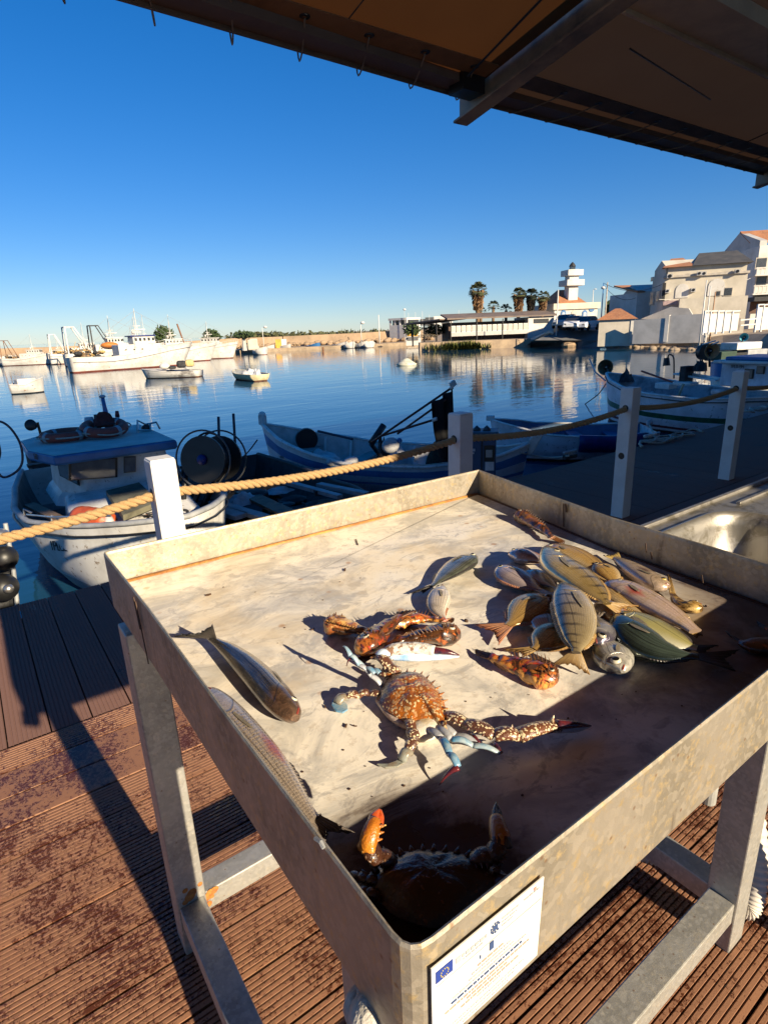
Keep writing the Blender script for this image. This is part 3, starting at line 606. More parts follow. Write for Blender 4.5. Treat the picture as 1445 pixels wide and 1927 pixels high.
F_SCOR = fish_mat('scorpion_red', (.16, .04, .012), (.50, .15, .03), (.72, .36, .08), sk=(40, 16), rough=.28, metal=0, blotch=((.05, .02, .01), (.55, .05, .02)))
F_SCOY = fish_mat('scorpion_yellow', (.32, .15, .05), (.62, .36, .12), (.74, .56, .28), sk=(40, 16), rough=.3, metal=0, blotch=((.28, .08, .02), (.62, .40, .16)))
FN_D = fin_mat('fin_dark', (.07, .06, .055), (.015, .014, .016)); FN_G = fin_mat('fin_grey', (.22, .18, .15), (.05, .04, .04)); FN_Y = fin_mat('fin_golden', (.42, .27, .10), (.20, .10, .03))
FN_O = fin_mat('fin_orange', (.46, .22, .12), (.30, .10, .05)); FN_B = fin_mat('fin_brown', (.15, .06, .02), (.04, .015, .008)); FN_P = fin_mat('fin_pale_pectoral', (.30, .25, .17), (.46, .38, .22)); FN_YB = fin_mat('fin_yellow_black', (.42, .30, .10), (.03, .02, .015))
PILE = 'sea breams heaped on the slab'; SCG = 'small scorpion fish on the slab'; MUG = 'mullets beside the left rim'
fish('mullet', 'dark back-up mullet with its forked tail towards the far left corner', [(556, 1352), (520, 1312), (480, 1268), (437, 1229), (398, 1202)], .052, .044, .0, F_MUL, FN_D, 1, 'mullet', [(328, 1196, .035), (400, 1176, .06)], group=MUG, roll=R(38), dorsal=.10, eyec=EYEW, eye=.11, eyev=-.12, eyer=.0045, fins=False)
fish('mullet', 'long pale mullet with dotted scales lying against the left rim, tail towards the dark crab', [(388, 1300), (425, 1340), (470, 1392), (515, 1446), (553, 1497), (590, 1546)], .046, .036, .0, F_MUL2, FN_G, -1, 'mullet', [(670, 1570, .004), (612, 1592, .006)], group=MUG, roll=R(-10), dorsal=.18, eye=.09, eyer=.004, eyec=EYEY, notch=.6)
fish('sea_bream', 'grey-green bream with a dark tail lying apart in the middle of the slab', [(895, 1047), (870, 1060), (840, 1082), (812, 1103)], 0.078, .030, .0, F_DGRN if False else fish_mat('bream_grey_green', (.09, .10, .075), (.22, .22, .19), (.50, .46, .40), sk=(60, 26), lines=12, linew=.5, bars=4, barw=.3, rough=.24, metal=.3), FN_D, 1, 'bream', [(770, 1118), (795, 1116)], group=PILE, roll=R(12), dorsal=.12)
fish('sea_bream', 'small white scaled bream lying right below the lone grey-green bream', [(832, 1103), (826, 1125), (824, 1148), (838, 1168)], 0.052, .026, .0, fish_mat('bream_white', (.26, .20, .16), (.56, .48, .40), (.72, .66, .56), bars=3, barw=.3, lines=9, linew=.4, sk=(34, 14), rough=.3, metal=.15, pink=(.97, .5, (.6, .08, .04))), FN_O, -1, 'bream', [(852, 1164), (830, 1170)], group=PILE, dorsal=.08)
fish('scorpion_fish', 'dark brown scorpion fish alone near the far right rim', [(972, 967), (990, 976), (1015, 992), (1040, 1012)], .046, .034, .0, F_SCO, FN_B, 1, 'goby', [(1063, 1018), (1058, 1024)], group=SCG, spiky=True, roll=R(20))
# the heap, lowest first
fish('sea_bream', 'greyish pink bream at the far left end of the heap', [(956, 1043), (980, 1046), (1005, 1052), (1040, 1060)], 0.066, .030, .0, F_PINK, FN_O, 1, group=PILE)
fish('sea_bream', 'golden bream at the far side of the heap behind the big olive one', [(1020, 1036), (1060, 1040), (1100, 1056), (1138, 1080)], 0.085, .030, .0, F_GOLD, FN_YB, 1, 'mullet', [(1172, 1090), (1150, 1094)], group=PILE, dorsal=.1)
fish('sea_bream', 'small silver bream tucked under the big olive bream', [(985, 1078), (1010, 1084), (1030, 1096), (1050, 1108)], 0.05, .024, .0, F_SILV, FN_G, 1, group=PILE)
fish('sea_bream', 'pink and orange bream at the left edge of the heap, nose to the far left', [(939, 1068), (960, 1083), (990, 1100), (1020, 1112)], 0.078, .032, .0, F_PINK, FN_O, -1, 'bream', [(1035, 1135, .03), (1058, 1124, .03)], group=PILE, dorsal=.14)
fish('sea_bream', 'yellow bream whose orange tail points left over bare marble', [(1032, 1124), (1008, 1140), (982, 1160), (955, 1178)], 0.098, .032, .0, F_GOLD, FN_O, 1, 'bream', [(893, 1177, .010), (938, 1213, .010)], group=PILE, dorsal=.16)
fish('sea_bream', 'small golden bream, tail to the left, under the upright grey striped one', [(1068, 1178), (1045, 1196), (1022, 1212), (1004, 1222)], 0.078, .032, .0, F_GOLD, FN_Y, 1, 'bream', [(945, 1224), (985, 1236)], group=PILE, dorsal=.14)
fish('sea_bream', 'flat golden bream lying between the rosy fish and the big olive bream', [(1140, 1096), (1165, 1118), (1195, 1140), (1228, 1160)], 0.08, .026, .0, F_GOLD, FN_Y, 1, group=PILE)
fish('rosy_fish', 'long rosy fish with a red gash on its flank at the right of the heap', [(1140, 1098), (1180, 1112), (1225, 1136), (1270, 1162), (1308, 1188)], 0.07, .034, .002, F_ROSE, FN_Y, 1, 'mullet', [(1322, 1196), (1312, 1202)], group=PILE, dorsal=.06, fins=False, eyer=.004)
fish('weever_fish', 'brown fish with a yellow eye nearest the right rim, head towards the sink', [(1258, 1106), (1230, 1096), (1200, 1078), (1175, 1062), (1158, 1050)], 0.055, .032, .0, F_BRN, FN_YB, -1, 'mullet', [(1135, 1046, .02), (1163, 1038, .02)], group=PILE, dorsal=.1, eyec=EYEY, eyer=.005)
fish('weever_fish', 'small yellow-brown fish bent like a hook, nearest the right rim', [(1318, 1140), (1298, 1142), (1278, 1134), (1264, 1116)], .036, .022, .0, fish_mat('small_yellow', (.16, .08, .02), (.42, .25, .07), (.6, .42, .16), sk=(40, 14), rough=.3, metal=.05, blotch=((.10, .05, .015), (.5, .3, .08))), FN_Y, -1, 'goby', [(1256, 1082, .02), (1262, 1088, .02)], group=PILE)
fish('sea_bream', 'silver bream with a round pale eye at the near tip of the heap', [(1172, 1264), (1155, 1240), (1140, 1214), (1128, 1188)], 0.07, .034, .0, F_SILV, FN_G, 1, group=PILE, eyer=.0072, fins=False)
fish('sea_bream', 'small dark-headed bream between the upright striped one and the green pair', [(1122, 1214), (1130, 1196), (1128, 1178), (1122, 1160)], 0.055, .036, .008, fish_mat('bream_dark_head', (.10, .09, .11), (.30, .29, .30), (.5, .47, .45), sk=(50, 22), rough=.24, metal=.3, head=(.07, .06, .09)), FN_G, -1, group=PILE, fins=False, eyer=.006)
fish('sea_bream', 'wide bream with a bright pale belly and golden back, right end of the heap', [(1148, 1160), (1185, 1172), (1235, 1194), (1282, 1212), (1312, 1220)], 0.095, .032, .004, F_PALE, FN_D, 1, 'bream', [(1352, 1214), (1326, 1234)], group=PILE, dorsal=.06, eye=.06, eyer=.0055, eyev=.3)
fish('sea_bream', 'dark green-blue bream on the near side of the pale bellied one', [(1158, 1158), (1180, 1188), (1222, 1218), (1268, 1232), (1314, 1236)], 0.072, .036, .008, F_DGRN, FN_D, -1, 'bream', [(1392, 1224), (1384, 1262)], group=PILE, dorsal=.05, eye=.08, eyev=-.45, eyer=.0055, roll=R(-10))
fish('sea_bream', 'largest olive bream with thin dark bars lying on top of the heap', [(1028, 1030), (1050, 1062), (1088, 1090), (1122, 1118), (1142, 1136)], 0.095, .042, .026, F_STR, FN_Y, 1, 'bream', [(1205, 1140, .030), (1165, 1160, .024)], group=PILE, dorsal=.10, eyer=.0065, eye=.14, eyev=.22, roll=R(-8))
fish('sea_bream', 'upright grey striped bream pointing away, its golden tail towards the viewer', [(1060, 1098), (1072, 1128), (1084, 1170), (1086, 1208), (1084, 1228)], .080, .042, .018, F_STR2, FN_Y, -1, 'bream', [(1034, 1252, .006), (1110, 1272, .006)], group=PILE, dorsal=.10, eyer=.005, eye=.05, eyev=.1)
fish('sea_bream', 'small golden bream at the far side between the brown fish and the golden one', [(1120, 1062), (1136, 1074), (1150, 1088), (1160, 1104)], .060, .024, .004, F_GOLD, FN_Y, -1, group=PILE)
fish('sea_bream', 'small silver bream under the yellow one, only its belly showing left of the upright bream', [(1010, 1150), (1020, 1168), (1030, 1186), (1036, 1200)], .060, .024, .0, F_SILV, FN_G, 1, group=PILE, pect=False)
fish('sea_bream', 'small pink bream wedged between the olive bream and the pale-bellied one', [(1132, 1132), (1142, 1146), (1150, 1158), (1156, 1170)], .060, .026, .006, F_PINK, FN_O, 1, group=PILE, pect=False)
# scorpion fish
fish('scorpion_fish', 'red and yellow scorpion fish on the near side of the heap, head to the right', [(1046, 1283), (1018, 1270), (985, 1258), (950, 1246), (922, 1235)], .050, .034, .0, F_SCOR, FN_B, -1, 'goby', [(894, 1222), (898, 1234)], group=SCG, spiky=True, roll=R(15))
fish('scorpion_fish', 'pale yellow scorpion fish leftmost in the small group above the crab', [(614, 1172), (640, 1178), (668, 1184), (700, 1190)], .056, .034, .0, F_SCOY, FN_B, -1, 'goby', group=SCG, spiky=True, roll=R(10))
fish('scorpion_fish', 'thin red scorpion fish at the far side of the small group', [(735, 1178), (765, 1168), (800, 1164), (832, 1168)], .036, .026, .0, F_SCOR, FN_B, 1, 'goby', [(855, 1164), (850, 1172)], group=SCG, spiky=True)
fish('scorpion_fish', 'dark brown scorpion fish behind the raised blue claw, head to the right', [(863, 1200), (835, 1194), (800, 1196), (760, 1204), (715, 1222)], .072, .040, .0, F_SCO, FN_B, 1, 'goby', [(672, 1240), (680, 1250)], group=SCG, spiky=True, roll=R(20))
fish('scorpion_fish', 'orange scorpion fish with an open mouth and white-ringed eye facing the viewer', [(688, 1226), (698, 1206), (716, 1188), (738, 1170), (752, 1160)], .060, .038, .010, F_SCOR, FN_B, -1, 'goby', group=SCG, spiky=True, eyer=.0055, roll=R(20), eye=.14, eyev=.1)
fish('bream_tail', 'dark fish in the shade whose thin tail reaches the right end of the slab', [(1470, 1214), (1440, 1216), (1410, 1214), (1390, 1208)], .045, .022, .0, F_SCO, FN_D, 1, 'mullet', [(1364, 1186, .012), (1372, 1196, .004)], fins=False, pect=False)
fish('brown_fish', 'reddish brown fish in the shade at the far right end of the slab', [(1490, 1196), (1465, 1190), (1440, 1182)], .035, .022, .0, F_SCO, FN_D, 1, 'goby', [(1424, 1170), (1428, 1178)], fins=False, pect=False)

# ============================================================ CRABS
def crab_mat(name, base, dark, spot, sc_=150., thr=.36):
    m, nt, b = new_mat(name); co = coords(nt); wob = nd(nt, 'VectorMath', {0: co, 1: nd(nt, 'TexNoise', {'Vector': co, 'Scale': 60., 'Detail': 3.}).outputs[1]}, operation='ADD')
    ad = nd(nt, 'VectorMath', {0: nd(nt, 'TexNoise', {'Vector': co, 'Scale': 70., 'Detail': 3.}).outputs[1], 1: (.012, .012, .012)}, operation='MULTIPLY'); cw = nd(nt, 'VectorMath', {0: co, 1: ad.outputs[0]}, operation='ADD')
    vo = nd(nt, 'TexVoronoi', {'Vector': cw.outputs[0], 'Scale': sc_}); n1 = noisev(nt, co, 22, 4, .6)
    c = mix(nt, ramp(nt, n1, [(.45, 0.), (.6, 1.)]), c4(base), c4(dark)); f = ramp(nt, math_(nt, 'ADD', vo.outputs['Distance'], math_(nt, 'MULTIPLY_ADD', n1, .5, -.25)), [(thr-.06, 1.), (thr+.03, 0.)])
    if sc_ < 230: f = math_(nt, 'MULTIPLY', f, ramp(nt, noisev(nt, co, 26, 3), [(.44, .35), (.56, 1.)]))
    c = mix(nt, f, c, c4(spot)); c = mix(nt, ramp(nt, noisev(nt, co, 140, 4, .7), [(.55, 0.), (.7, .5)]), c, c4(dark)); nt.links.new(c, b.inputs['Base Color']); b.inputs['Roughness'].default_value = .3; b.inputs['Coat Weight'].default_value = .4; b.inputs['Coat Roughness'].default_value = .15
    h = math_(nt, 'ADD', f, math_(nt, 'MULTIPLY', noisev(nt, co, 330, 3), .7)); nt.links.new(nd(nt, 'Bump', {'Height': h, 'Strength': .7, 'Distance': .0022}).outputs[0], b.inputs['Normal']); return m
CR1 = crab_mat('crab_shell_spotted', (.36, .105, .012), (.11, .038, .015), (.62, .48, .26), 210., .43)
CRL = crab_mat('crab_limb_spotted', (.16, .06, .03), (.09, .04, .03), (.74, .60, .38), 260., .44)
CRP = M('crab_paddle', (.26, .27, .24), .3, col2=(.20, .13, .07), vs=60, bump=.2, coat=.4)
CRB = M('crab_blue_limb', (.07, .24, .42), .28, col2=(.34, .42, .46), vs=40, bump=.1, coat=.5); CRW = M('crab_pale_limb', (.44, .45, .47), .3, col2=(.26, .27, .32), vs=40, bump=.1, coat=.4)
CRR = M('crab_tip_red', (.13, .02, .025), .25, col2=(.02, .012, .03), vs=60, bump=.1, coat=.4); CRC = M('crab_claw_white_blue', (.66, .76, .86), .28, col2=(.25, .45, .75), vs=30, bump=.1, coat=.4)
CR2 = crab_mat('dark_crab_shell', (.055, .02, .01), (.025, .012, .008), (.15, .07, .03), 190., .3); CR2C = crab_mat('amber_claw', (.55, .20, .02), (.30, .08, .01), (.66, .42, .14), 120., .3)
def carapace(root, outline, z0, h, mat, gran=.0012, c_shift=(0, 0)):
    P = [G(x, y, ZM+z0) for x, y in outline]; n0 = len(P); O = []
    for i in range(n0):
        a, b_, c_, d_ = P[i-1], P[i], P[(i+1) % n0], P[(i+2) % n0]
        for k in range(8): t = k/8; O.append(.5*((2*b_)+(c_-a)*t+(2*a-5*b_+4*c_-d_)*t*t+(3*b_-a-3*c_+d_)*t**3))
    ce = sum(O, Vector())/len(O); rows = []
    for rr in (1.0, .985, .95, .88, .78, .66, .54, .42, .30, .18, .08):
        row = []
        for i, p in enumerate(O):
            q = ce+(p-ce)*rr; q.z = ZM+z0+h*(1-rr**2.6)+noise.noise(q*55)*.0028*(1-rr**4)*1.5+noise.noise(q*220)*gran
            row.append(q)
        rows.append(row)
    und = [[ce+(p-ce)*r_+Vector((0, 0, -h*.5*(1-r_)**.5-.001)) for p in O] for r_ in (.1, .5, .8, .95)]
    mb = MB(); mb.grid(und+rows, close=True); mb.add(rows[-1], [tuple(range(len(O)))]); part(mb, 'carapace', mat, root, smooth=True); return P, ce
def limb(root, name, segs, mats):
    """segs: list of (px, py, z, radius); one swollen segment per pair, a joint ball between them"""
    segs = [(x, y, z, r*.86) for x, y, z, r in segs]; P = [G(x, y, ZM+z) for x, y, z, r in segs]; par = None
    for i in range(len(P)-1):
        a, b_, ra, rb = P[i], P[i+1], segs[i][3], segs[i+1][3]; mt = mats[min(i, len(mats)-1)]; last = i == len(P)-2
        S = []; rs = []
        for k in range(9):
            t = k/8; S.append(a.lerp(b_, t)+Vector((0, 0, .004*math.sin(math.pi*t))*1)); r = ra+(rb-ra)*t
            rs.append(r*(.86+.16*math.sin(math.pi*min(1, t*.9+.1))) if not last else r*(1.05-.1*t)+.0002)
        mb = MB(); mb.tube(S, rs, 10, flat=.62)
        if name == 'claw_arm' and i < 2:
            for k in range(2, 8, 2):
                side = (b_-a).cross(Vector((0, 0, 1))).normalized(); p = S[k]+side*rs[k]*.8; mb.lathe([(.0022, 0), (.0001, .006)], 5, Matrix.Translation(p)@side.to_track_quat('Z', 'Y').to_matrix().to_4x4(), cap=False)
        if par is None: par = part(mb, name, mt, root, smooth=True)
        else: o = mb.build('segment', mt, None, smooth=True); o.parent = par; o.matrix_parent_inverse = Matrix.Identity(4)
    return par
def finger(root, parent, segs, mat):
    mb = MB(); S = spline([G(x, y, ZM+z) for x, y, z, r in segs], 12); rs = [lerp([(i/(len(segs)-1), s[3]) for i, s in enumerate(segs)], k/11) for k in range(12)]; mb.tube(S, rs, 8, flat=.8)
    o = mb.build('finger', mat, None, smooth=True); o.parent = parent; o.matrix_parent_inverse = Matrix.Identity(4)
k1 = thing('swimming_crab', 'orange-brown swimming crab with white spots and blue leg tips in the middle of the slab', 'crab', (G(778, 1312, ZM)), 'swimming crabs')
carapace(k1, [(738, 1270), (762, 1266), (792, 1270), (815, 1288), (832, 1312), (839, 1340), (838, 1372), (815, 1360), (790, 1360), (765, 1358), (736, 1344), (713, 1322), (716, 1298), (726, 1282)], .016, .020, CR1)
mb = MB()      # saw teeth along the front edge
for (x, y), (dx, dy) in zip(((765, 1266), (778, 1268), (790, 1271), (801, 1278), (811, 1287), (820, 1297), (827, 1308), (833, 1320), (837, 1334), (839, 1348)), ((2, -8), (4, -8), (6, -8), (7, -8), (8, -7), (9, -6), (9, -5), (10, -3), (10, 0), (10, 4))):
    a, b_ = G(x-dx*.6, y-dy*.6, ZM+.019), G(x+dx, y+dy, ZM+.021); mb.tube([a, b_], [.0032, .0004], 6)
a, b_ = G(832, 1362, ZM+.018), G(843, 1382, ZM+.016); mb.tube([a, b_], [.005, .0005], 7); a, b_ = G(736, 1274, ZM+.018), G(722, 1262, ZM+.018); mb.tube([a, b_], [.005, .0005], 7)
part(mb, 'edge_teeth', CR1, k1, smooth=True)
mb = MB(); rows = []     # pale rear edge and under side of the shell
mb.tube(spline([G(x, y, ZM+.010) for x, y in ((712, 1318), (735, 1348), (765, 1366), (800, 1368), (830, 1372))], 16), .0048, 8); part(mb, 'rear_edge', M('crab_rear_edge', (.55, .45, .38), .35, col2=(.30, .16, .12), vs=50, bump=.2), k1, smooth=True)
mb = MB(); mb.ball(G(800, 1372, ZM+.010), .022, 10, sc=(1.2, .9, .45)); part(mb, 'underside', M('crab_underside', (.66, .52, .30), .4, col2=(.6, .6, .58), vs=40, bump=.2), k1, smooth=True)
a = limb(k1, 'claw_arm', [(752, 1276, .014, .008), (733, 1256, .024, .011), (712, 1236, .030, .009), (728, 1230, .030, .010)], [CRL, CRL, CRC])
mb = MB(); P = spline([G(x, y, ZM+z) for x, y, z in ((722, 1228, .030), (750, 1222, .032), (790, 1221, .032), (818, 1225, .031))], 14); mb.tube(P, [.008, .0095, .0105, .011, .0112, .0112, .011, .0108, .0105, .0102, .010, .0095, .009, .0085], 10, flat=.9)
c_ = mb.build('claw_palm', M('crab_palm_mottled', (.62, .60, .56), .3, col2=(.22, .12, .07), vs=70, lo=.48, hi=.56, bump=.4, coat=.4), None, smooth=True); c_.parent = a; c_.matrix_parent_inverse = Matrix.Identity(4)
finger(k1, a, [(728, 1236, .024, .006), (780, 1236, .023, .0085), (830, 1236, .022, .0058), (864, 1236, .022, .001)], CRC); finger(k1, a, [(815, 1224, .032, .0065), (842, 1227, .031, .005), (864, 1233, .026, .001)], CRR)
a = limb(k1, 'claw_arm', [(832, 1345, .014, .008), (875, 1362, .020, .011), (930, 1385, .020, .0115), (975, 1385, .018, .0125), (1050, 1368, .014, .0105)], [CRL, CRL, CRL, CRL])
finger(k1, a, [(1045, 1370, .012, .0075), (1085, 1370, .010, .006), (1112, 1367, .010, .001)], CRW); finger(k1, a, [(1048, 1364, .018, .007), (1085, 1364, .018, .0045), (1112, 1366, .012, .001)], CRR)
mb = MB()
for x, y in ((962, 1370), (1040, 1352)): mb.tube([G(x-2, y+10, ZM+.02), G(x+2, y-6, ZM+.032)], [.004, .0005], 6)
part(mb, 'spine', CRL, k1, smooth=True)
limb(k1, 'walking_leg', [(722, 1296, .014, .0055), (698, 1272, .030, .0052), (676, 1252, .046, .0045), (660, 1234, .058, .0042), (645, 1216, .066, .0008)], [CRW, CRW, CRB, CRB])
limb(k1, 'walking_leg', [(705, 1268, .040, .004), (688, 1258, .04, .004), (660, 1240, .052, .0032), (652, 1254, .042, .0006)], [CRB, CRB, CRR])
limb(k1, 'walking_leg', [(735, 1284, .012, .005), (715, 1268, .018, .005), (700, 1262, .014, .004), (690, 1266, .006, .0008)], [CRL, CRB, CRB])
limb(k1, 'swimming_leg', [(722, 1314, .012, .007), (694, 1305, .014, .0075), (675, 1310, .012, .0075), (650, 1312, .010, .0085), (634, 1324, .008, .0085)], [CRL, CRL, CRL, CRP])
mb = MB(); pd = [G(x, y, ZM+.006) for x, y in ((626, 1318), (624, 1330), (632, 1341), (645, 1344), (655, 1338), (654, 1328), (640, 1318))]; mb.prism([(0, 0)], (0, 0, 0), (1, 0, 0), (0, 1, 0), (0, 0, 1)) if False else mb.add(pd+[p+Vector((0, 0, .0025)) for p in pd], [tuple(range(7)), tuple(range(13, 6, -1))]+[(i, i+7, (i+1) % 7+7, (i+1) % 7) for i in range(7)])
part(mb, 'paddle', CRB, k1, bevel=.001)
limb(k1, 'swimming_leg', [(768, 1356, .012, .0075), (776, 1378, .016, .0085), (780, 1394, .016, .0085), (768, 1415, .012, .0085), (756, 1432, .008, .0075)], [CRL, CRL, CRL, CRP])
mb = MB(); pd = [G(x, y, ZM+.005) for x, y in ((766, 1424), (762, 1438), (748, 1446), (725, 1448), (708, 1440), (730, 1440), (746, 1434), (754, 1424))]; mb.add(pd+[p+Vector((0, 0, .0025)) for p in pd], [tuple(range(8)), tuple(range(15, 7, -1))]+[(i, i+8, (i+1) % 8+8, (i+1) % 8) for i in range(8)])
part(mb, 'paddle', CRP, k1, bevel=.001)
limb(k1, 'walking_leg', [(800, 1372, .010, .0055), (830, 1390, .020, .0062), (846, 1420, .024, .0058), (862, 1444, .022, .0055), (826, 1478, .004, .0008)], [CRW, CRB, CRB, CRR])
limb(k1, 'walking_leg', [(815, 1366, .010, .0055), (850, 1392, .018, .0055), (890, 1404, .014, .005), (940, 1418, .008, .0045), (925, 1396, .004, .0008)], [CRW, CRB, CRB, CRR])
limb(k1, 'walking_leg', [(822, 1364, .008, .005), (858, 1384, .010, .0052), (900, 1402, .008, .0045), (884, 1380, .006, .0008)], [CRW, CRW, CRR])
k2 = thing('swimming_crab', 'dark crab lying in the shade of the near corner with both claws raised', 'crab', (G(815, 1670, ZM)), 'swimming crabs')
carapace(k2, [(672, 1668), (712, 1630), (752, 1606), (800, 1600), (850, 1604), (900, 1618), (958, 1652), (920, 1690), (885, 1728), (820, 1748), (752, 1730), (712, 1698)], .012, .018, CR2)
mb = MB()
for i, (x, y) in enumerate(((690, 1648), (704, 1636), (720, 1625), (736, 1614), (755, 1606), (775, 1602), (796, 1600), (816, 1599), (838, 1601), (860, 1604), (880, 1610), (900, 1617), (918, 1626), (936, 1638))):
    t = (x-815)/130; mb.tube([G(x-t*4, y+5, ZM+.020), G(x+t*10, y-11, ZM+.024)], [.0042, .0005], 6)
part(mb, 'edge_teeth', CR2, k2, smooth=True)
a = limb(k2, 'claw_arm', [(745, 1625, .018, .009), (712, 1618, .028, .012), (689, 1602, .036, .012), (700, 1584, .042, .008)], [CR2, CR2, CR2C])
mb = MB(); P = spline([G(x, y, ZM+z) for x, y, z in ((690, 1602, .038), (694, 1580, .046), (701, 1556, .052), (706, 1542, .054))], 12); mb.tube(P, [.006, .0072, .0080, .0085, .0086, .0085, .0082, .0078, .0072, .0068, .0064, .006], 10, flat=.8)
for k in (3, 5, 7): mb.tube([P[k], P[k]+Vector((.010, -.008, .003))], [.004, .0005], 6)
c_ = mb.build('claw_palm', CR2C, None, smooth=True); c_.parent = a; c_.matrix_parent_inverse = Matrix.Identity(4)
REDF = M('claw_tip_orange_red', (.60, .11, .02), .28, col2=(.42, .05, .02), vs=60, bump=.1, coat=.4)
finger(k2, a, [(702, 1552, .052, .0065), (705, 1536, .054, .005), (714, 1523, .055, .001)], REDF); finger(k2, a, [(710, 1552, .050, .006), (715, 1538, .052, .004), (716, 1524, .054, .001)], REDF)
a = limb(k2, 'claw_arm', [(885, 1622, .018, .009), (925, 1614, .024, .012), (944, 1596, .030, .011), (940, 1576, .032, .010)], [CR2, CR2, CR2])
mb = MB(); P = spline([G(x, y, ZM+z) for x, y, z in ((940, 1598, .030), (941, 1578, .034), (936, 1554, .036), (934, 1540, .036))], 10); mb.tube(P, [.007, .0085, .0092, .0095, .0095, .009, .0085, .008, .0075, .007], 10, flat=.8)
c_ = mb.build('claw_palm', CR2C, None, smooth=True); c_.parent = a; c_.matrix_parent_inverse = Matrix.Identity(4)
finger(k2, a, [(933, 1545, .036, .005), (931, 1526, .036, .003), (934, 1510, .036, .0008)], CR2); finger(k2, a, [(938, 1545, .034, .0045), (938, 1528, .034, .003), (934, 1514, .036, .0008)], CR2)
for L_ in ([(715, 1665, .014, .006), (690, 1658, .020, .006), (672, 1650, .012, .004), (655, 1648, .002, .0008)], [(712, 1690, .014, .006), (690, 1684, .020, .006), (674, 1678, .012, .004), (664, 1684, .002, .0008)], [(930, 1665, .014, .006), (962, 1660, .018, .006), (990, 1650, .010, .004), (1010, 1655, .002, .0008)], [(910, 1700, .014, .007), (940, 1705, .014, .007), (965, 1690, .008, .006), (985, 1676, .004, .003)]): limb(k2, 'walking_leg', L_, [CR2, CR2, CRP])
# scraps left on the slab and rim
mb = MB(); random.seed(11)
for x, y, l, r_ in ((672, 1020, 9, .0012), (649, 1072, 3, .002), (392, 1119, 5, .002), (612, 1330, 4, .001), (645, 1338, 5, .0012), (651, 1366, 5, .0012), (878, 1168, 3, .003), (1300, 1050, 12, .0012), (1342, 1096, 3, .001), (588, 1184, 4, .0012), (668, 1366, 4, .001), (935, 1568, 5, .001), (1330, 1140, 3, .0015)):
    z = ZM+.002; a = random.uniform(0, 3); mb.tube([G(x-l*math.cos(a), y-l*math.sin(a)*.6, z), G(x, y+1, z), G(x+l*math.cos(a), y+l*math.sin(a)*.6, z)], r_, 5)
for i in range(70):
    x, y = random.uniform(420, 1300), random.uniform(1000, 1500); p = G(x, y, ZM+.0008)
    if .2 < p.x < 1.08 and .3 < p.y < 1.2: mb.ball(p, random.uniform(.0006, .0016), 3, sc=(1.4, 1, .5))
tag(mb.build('fish_scraps', M('scraps', (.08, .04, .02), .6, bump=0)), 'small dark fish scraps and specks scattered over the marble', 'scraps', kind='stuff')

# ============================================================ WATER AND LAND
m, nt, b = new_mat('harbour_water'); co = coords(nt); cx = coords(nt, 'Object', (.55, 1.25, 1)); rot = nd(nt, 'Mapping', {'Vector': co}); rot.inputs['Rotation'].default_value = (0, 0, R(40)); rot.inputs['Scale'].default_value = (.45, 1.3, 1)
w1 = noisev(nt, rot.outputs[0], 1.3, 3, .55, .3); w2 = noisev(nt, rot.outputs[0], 5.5, 3, .6, .4); w3 = noisev(nt, rot.outputs[0], .32, 2, .5)
h = math_(nt, 'ADD', math_(nt, 'MULTIPLY', w1, .055), math_(nt, 'ADD', math_(nt, 'MULTIPLY', w2, .010), math_(nt, 'MULTIPLY', w3, .05)))
nt.links.new(nd(nt, 'Bump', {'Height': h, 'Strength': 1., 'Distance': .18}).outputs[0], b.inputs['Normal'])
b.inputs['Base Color'].default_value = (.010, .055, .11, 1); b.inputs['Roughness'].default_value = .03; b.inputs['IOR'].default_value = 1.33; b.inputs['Specular IOR Level'].default_value = .62
WATER = m
mb = MB(); mb.add([(-900, 2, WZ), (900, -600, WZ), (2500, 2500, WZ), (-1500, 3500, WZ)], [(0, 1, 2, 3)]); mb.v = [(-1500, -200, WZ), (2500, -200, WZ), (2500, 3500, WZ), (-1500, 3500, WZ)]
struct(mb, 'water', WATER)
SAND = M('quay_ground', (.36, .27, .18), .9, col2=(.24, .18, .12), vs=.8, col3=(.16, .12, .08), bump=.3, bs=6)
ASPH = M('quay_asphalt', (.12, .12, .12), .9, col2=(.16, .155, .15), vs=.6, bump=.1, bs=20)
shore = [(-160, 98), (3.7, 75), (23, 69), (35, 67), (43, 63.5), (50, 62), (50.5, 54), (52, 50), (51, 38.5), (42.5, 22.6), (36.8, 14.8), (35, 5), (36, -30), (60, -150)]
mb = MB(); top = [(x, y, -.22) for x, y in shore]; far = [(1400, -150, -.22), (2600, 2600, -.22), (1000, 2700, -.22), (75, 130, -.22), (-160, 122, -.22)]
allp = top+far; mb.add(allp, [tuple(range(len(allp)))])
mb.grid([[(x, y, -.9) for x, y in shore], top]); struct(mb, 'quay_ground', SAND)
mb = MB(); rows = []
for y, D, xa in ((652, None, 985), (640, 55, 1006), (622, 57, 1050), (615, 60, 1050), (611, 70, 1046)):
    xs_ = [xa+(1130-xa)*k/4 for k in range(5)]; rows.append([(G(x, y, WZ) if D is None else AD(x, y, D)) for x in xs_])
mb.grid(rows); low = [Vector((p.x, p.y, -1)) for p in rows[0]]; mb.grid([low, rows[0]]); struct(mb, 'slipway_road', ASPH)
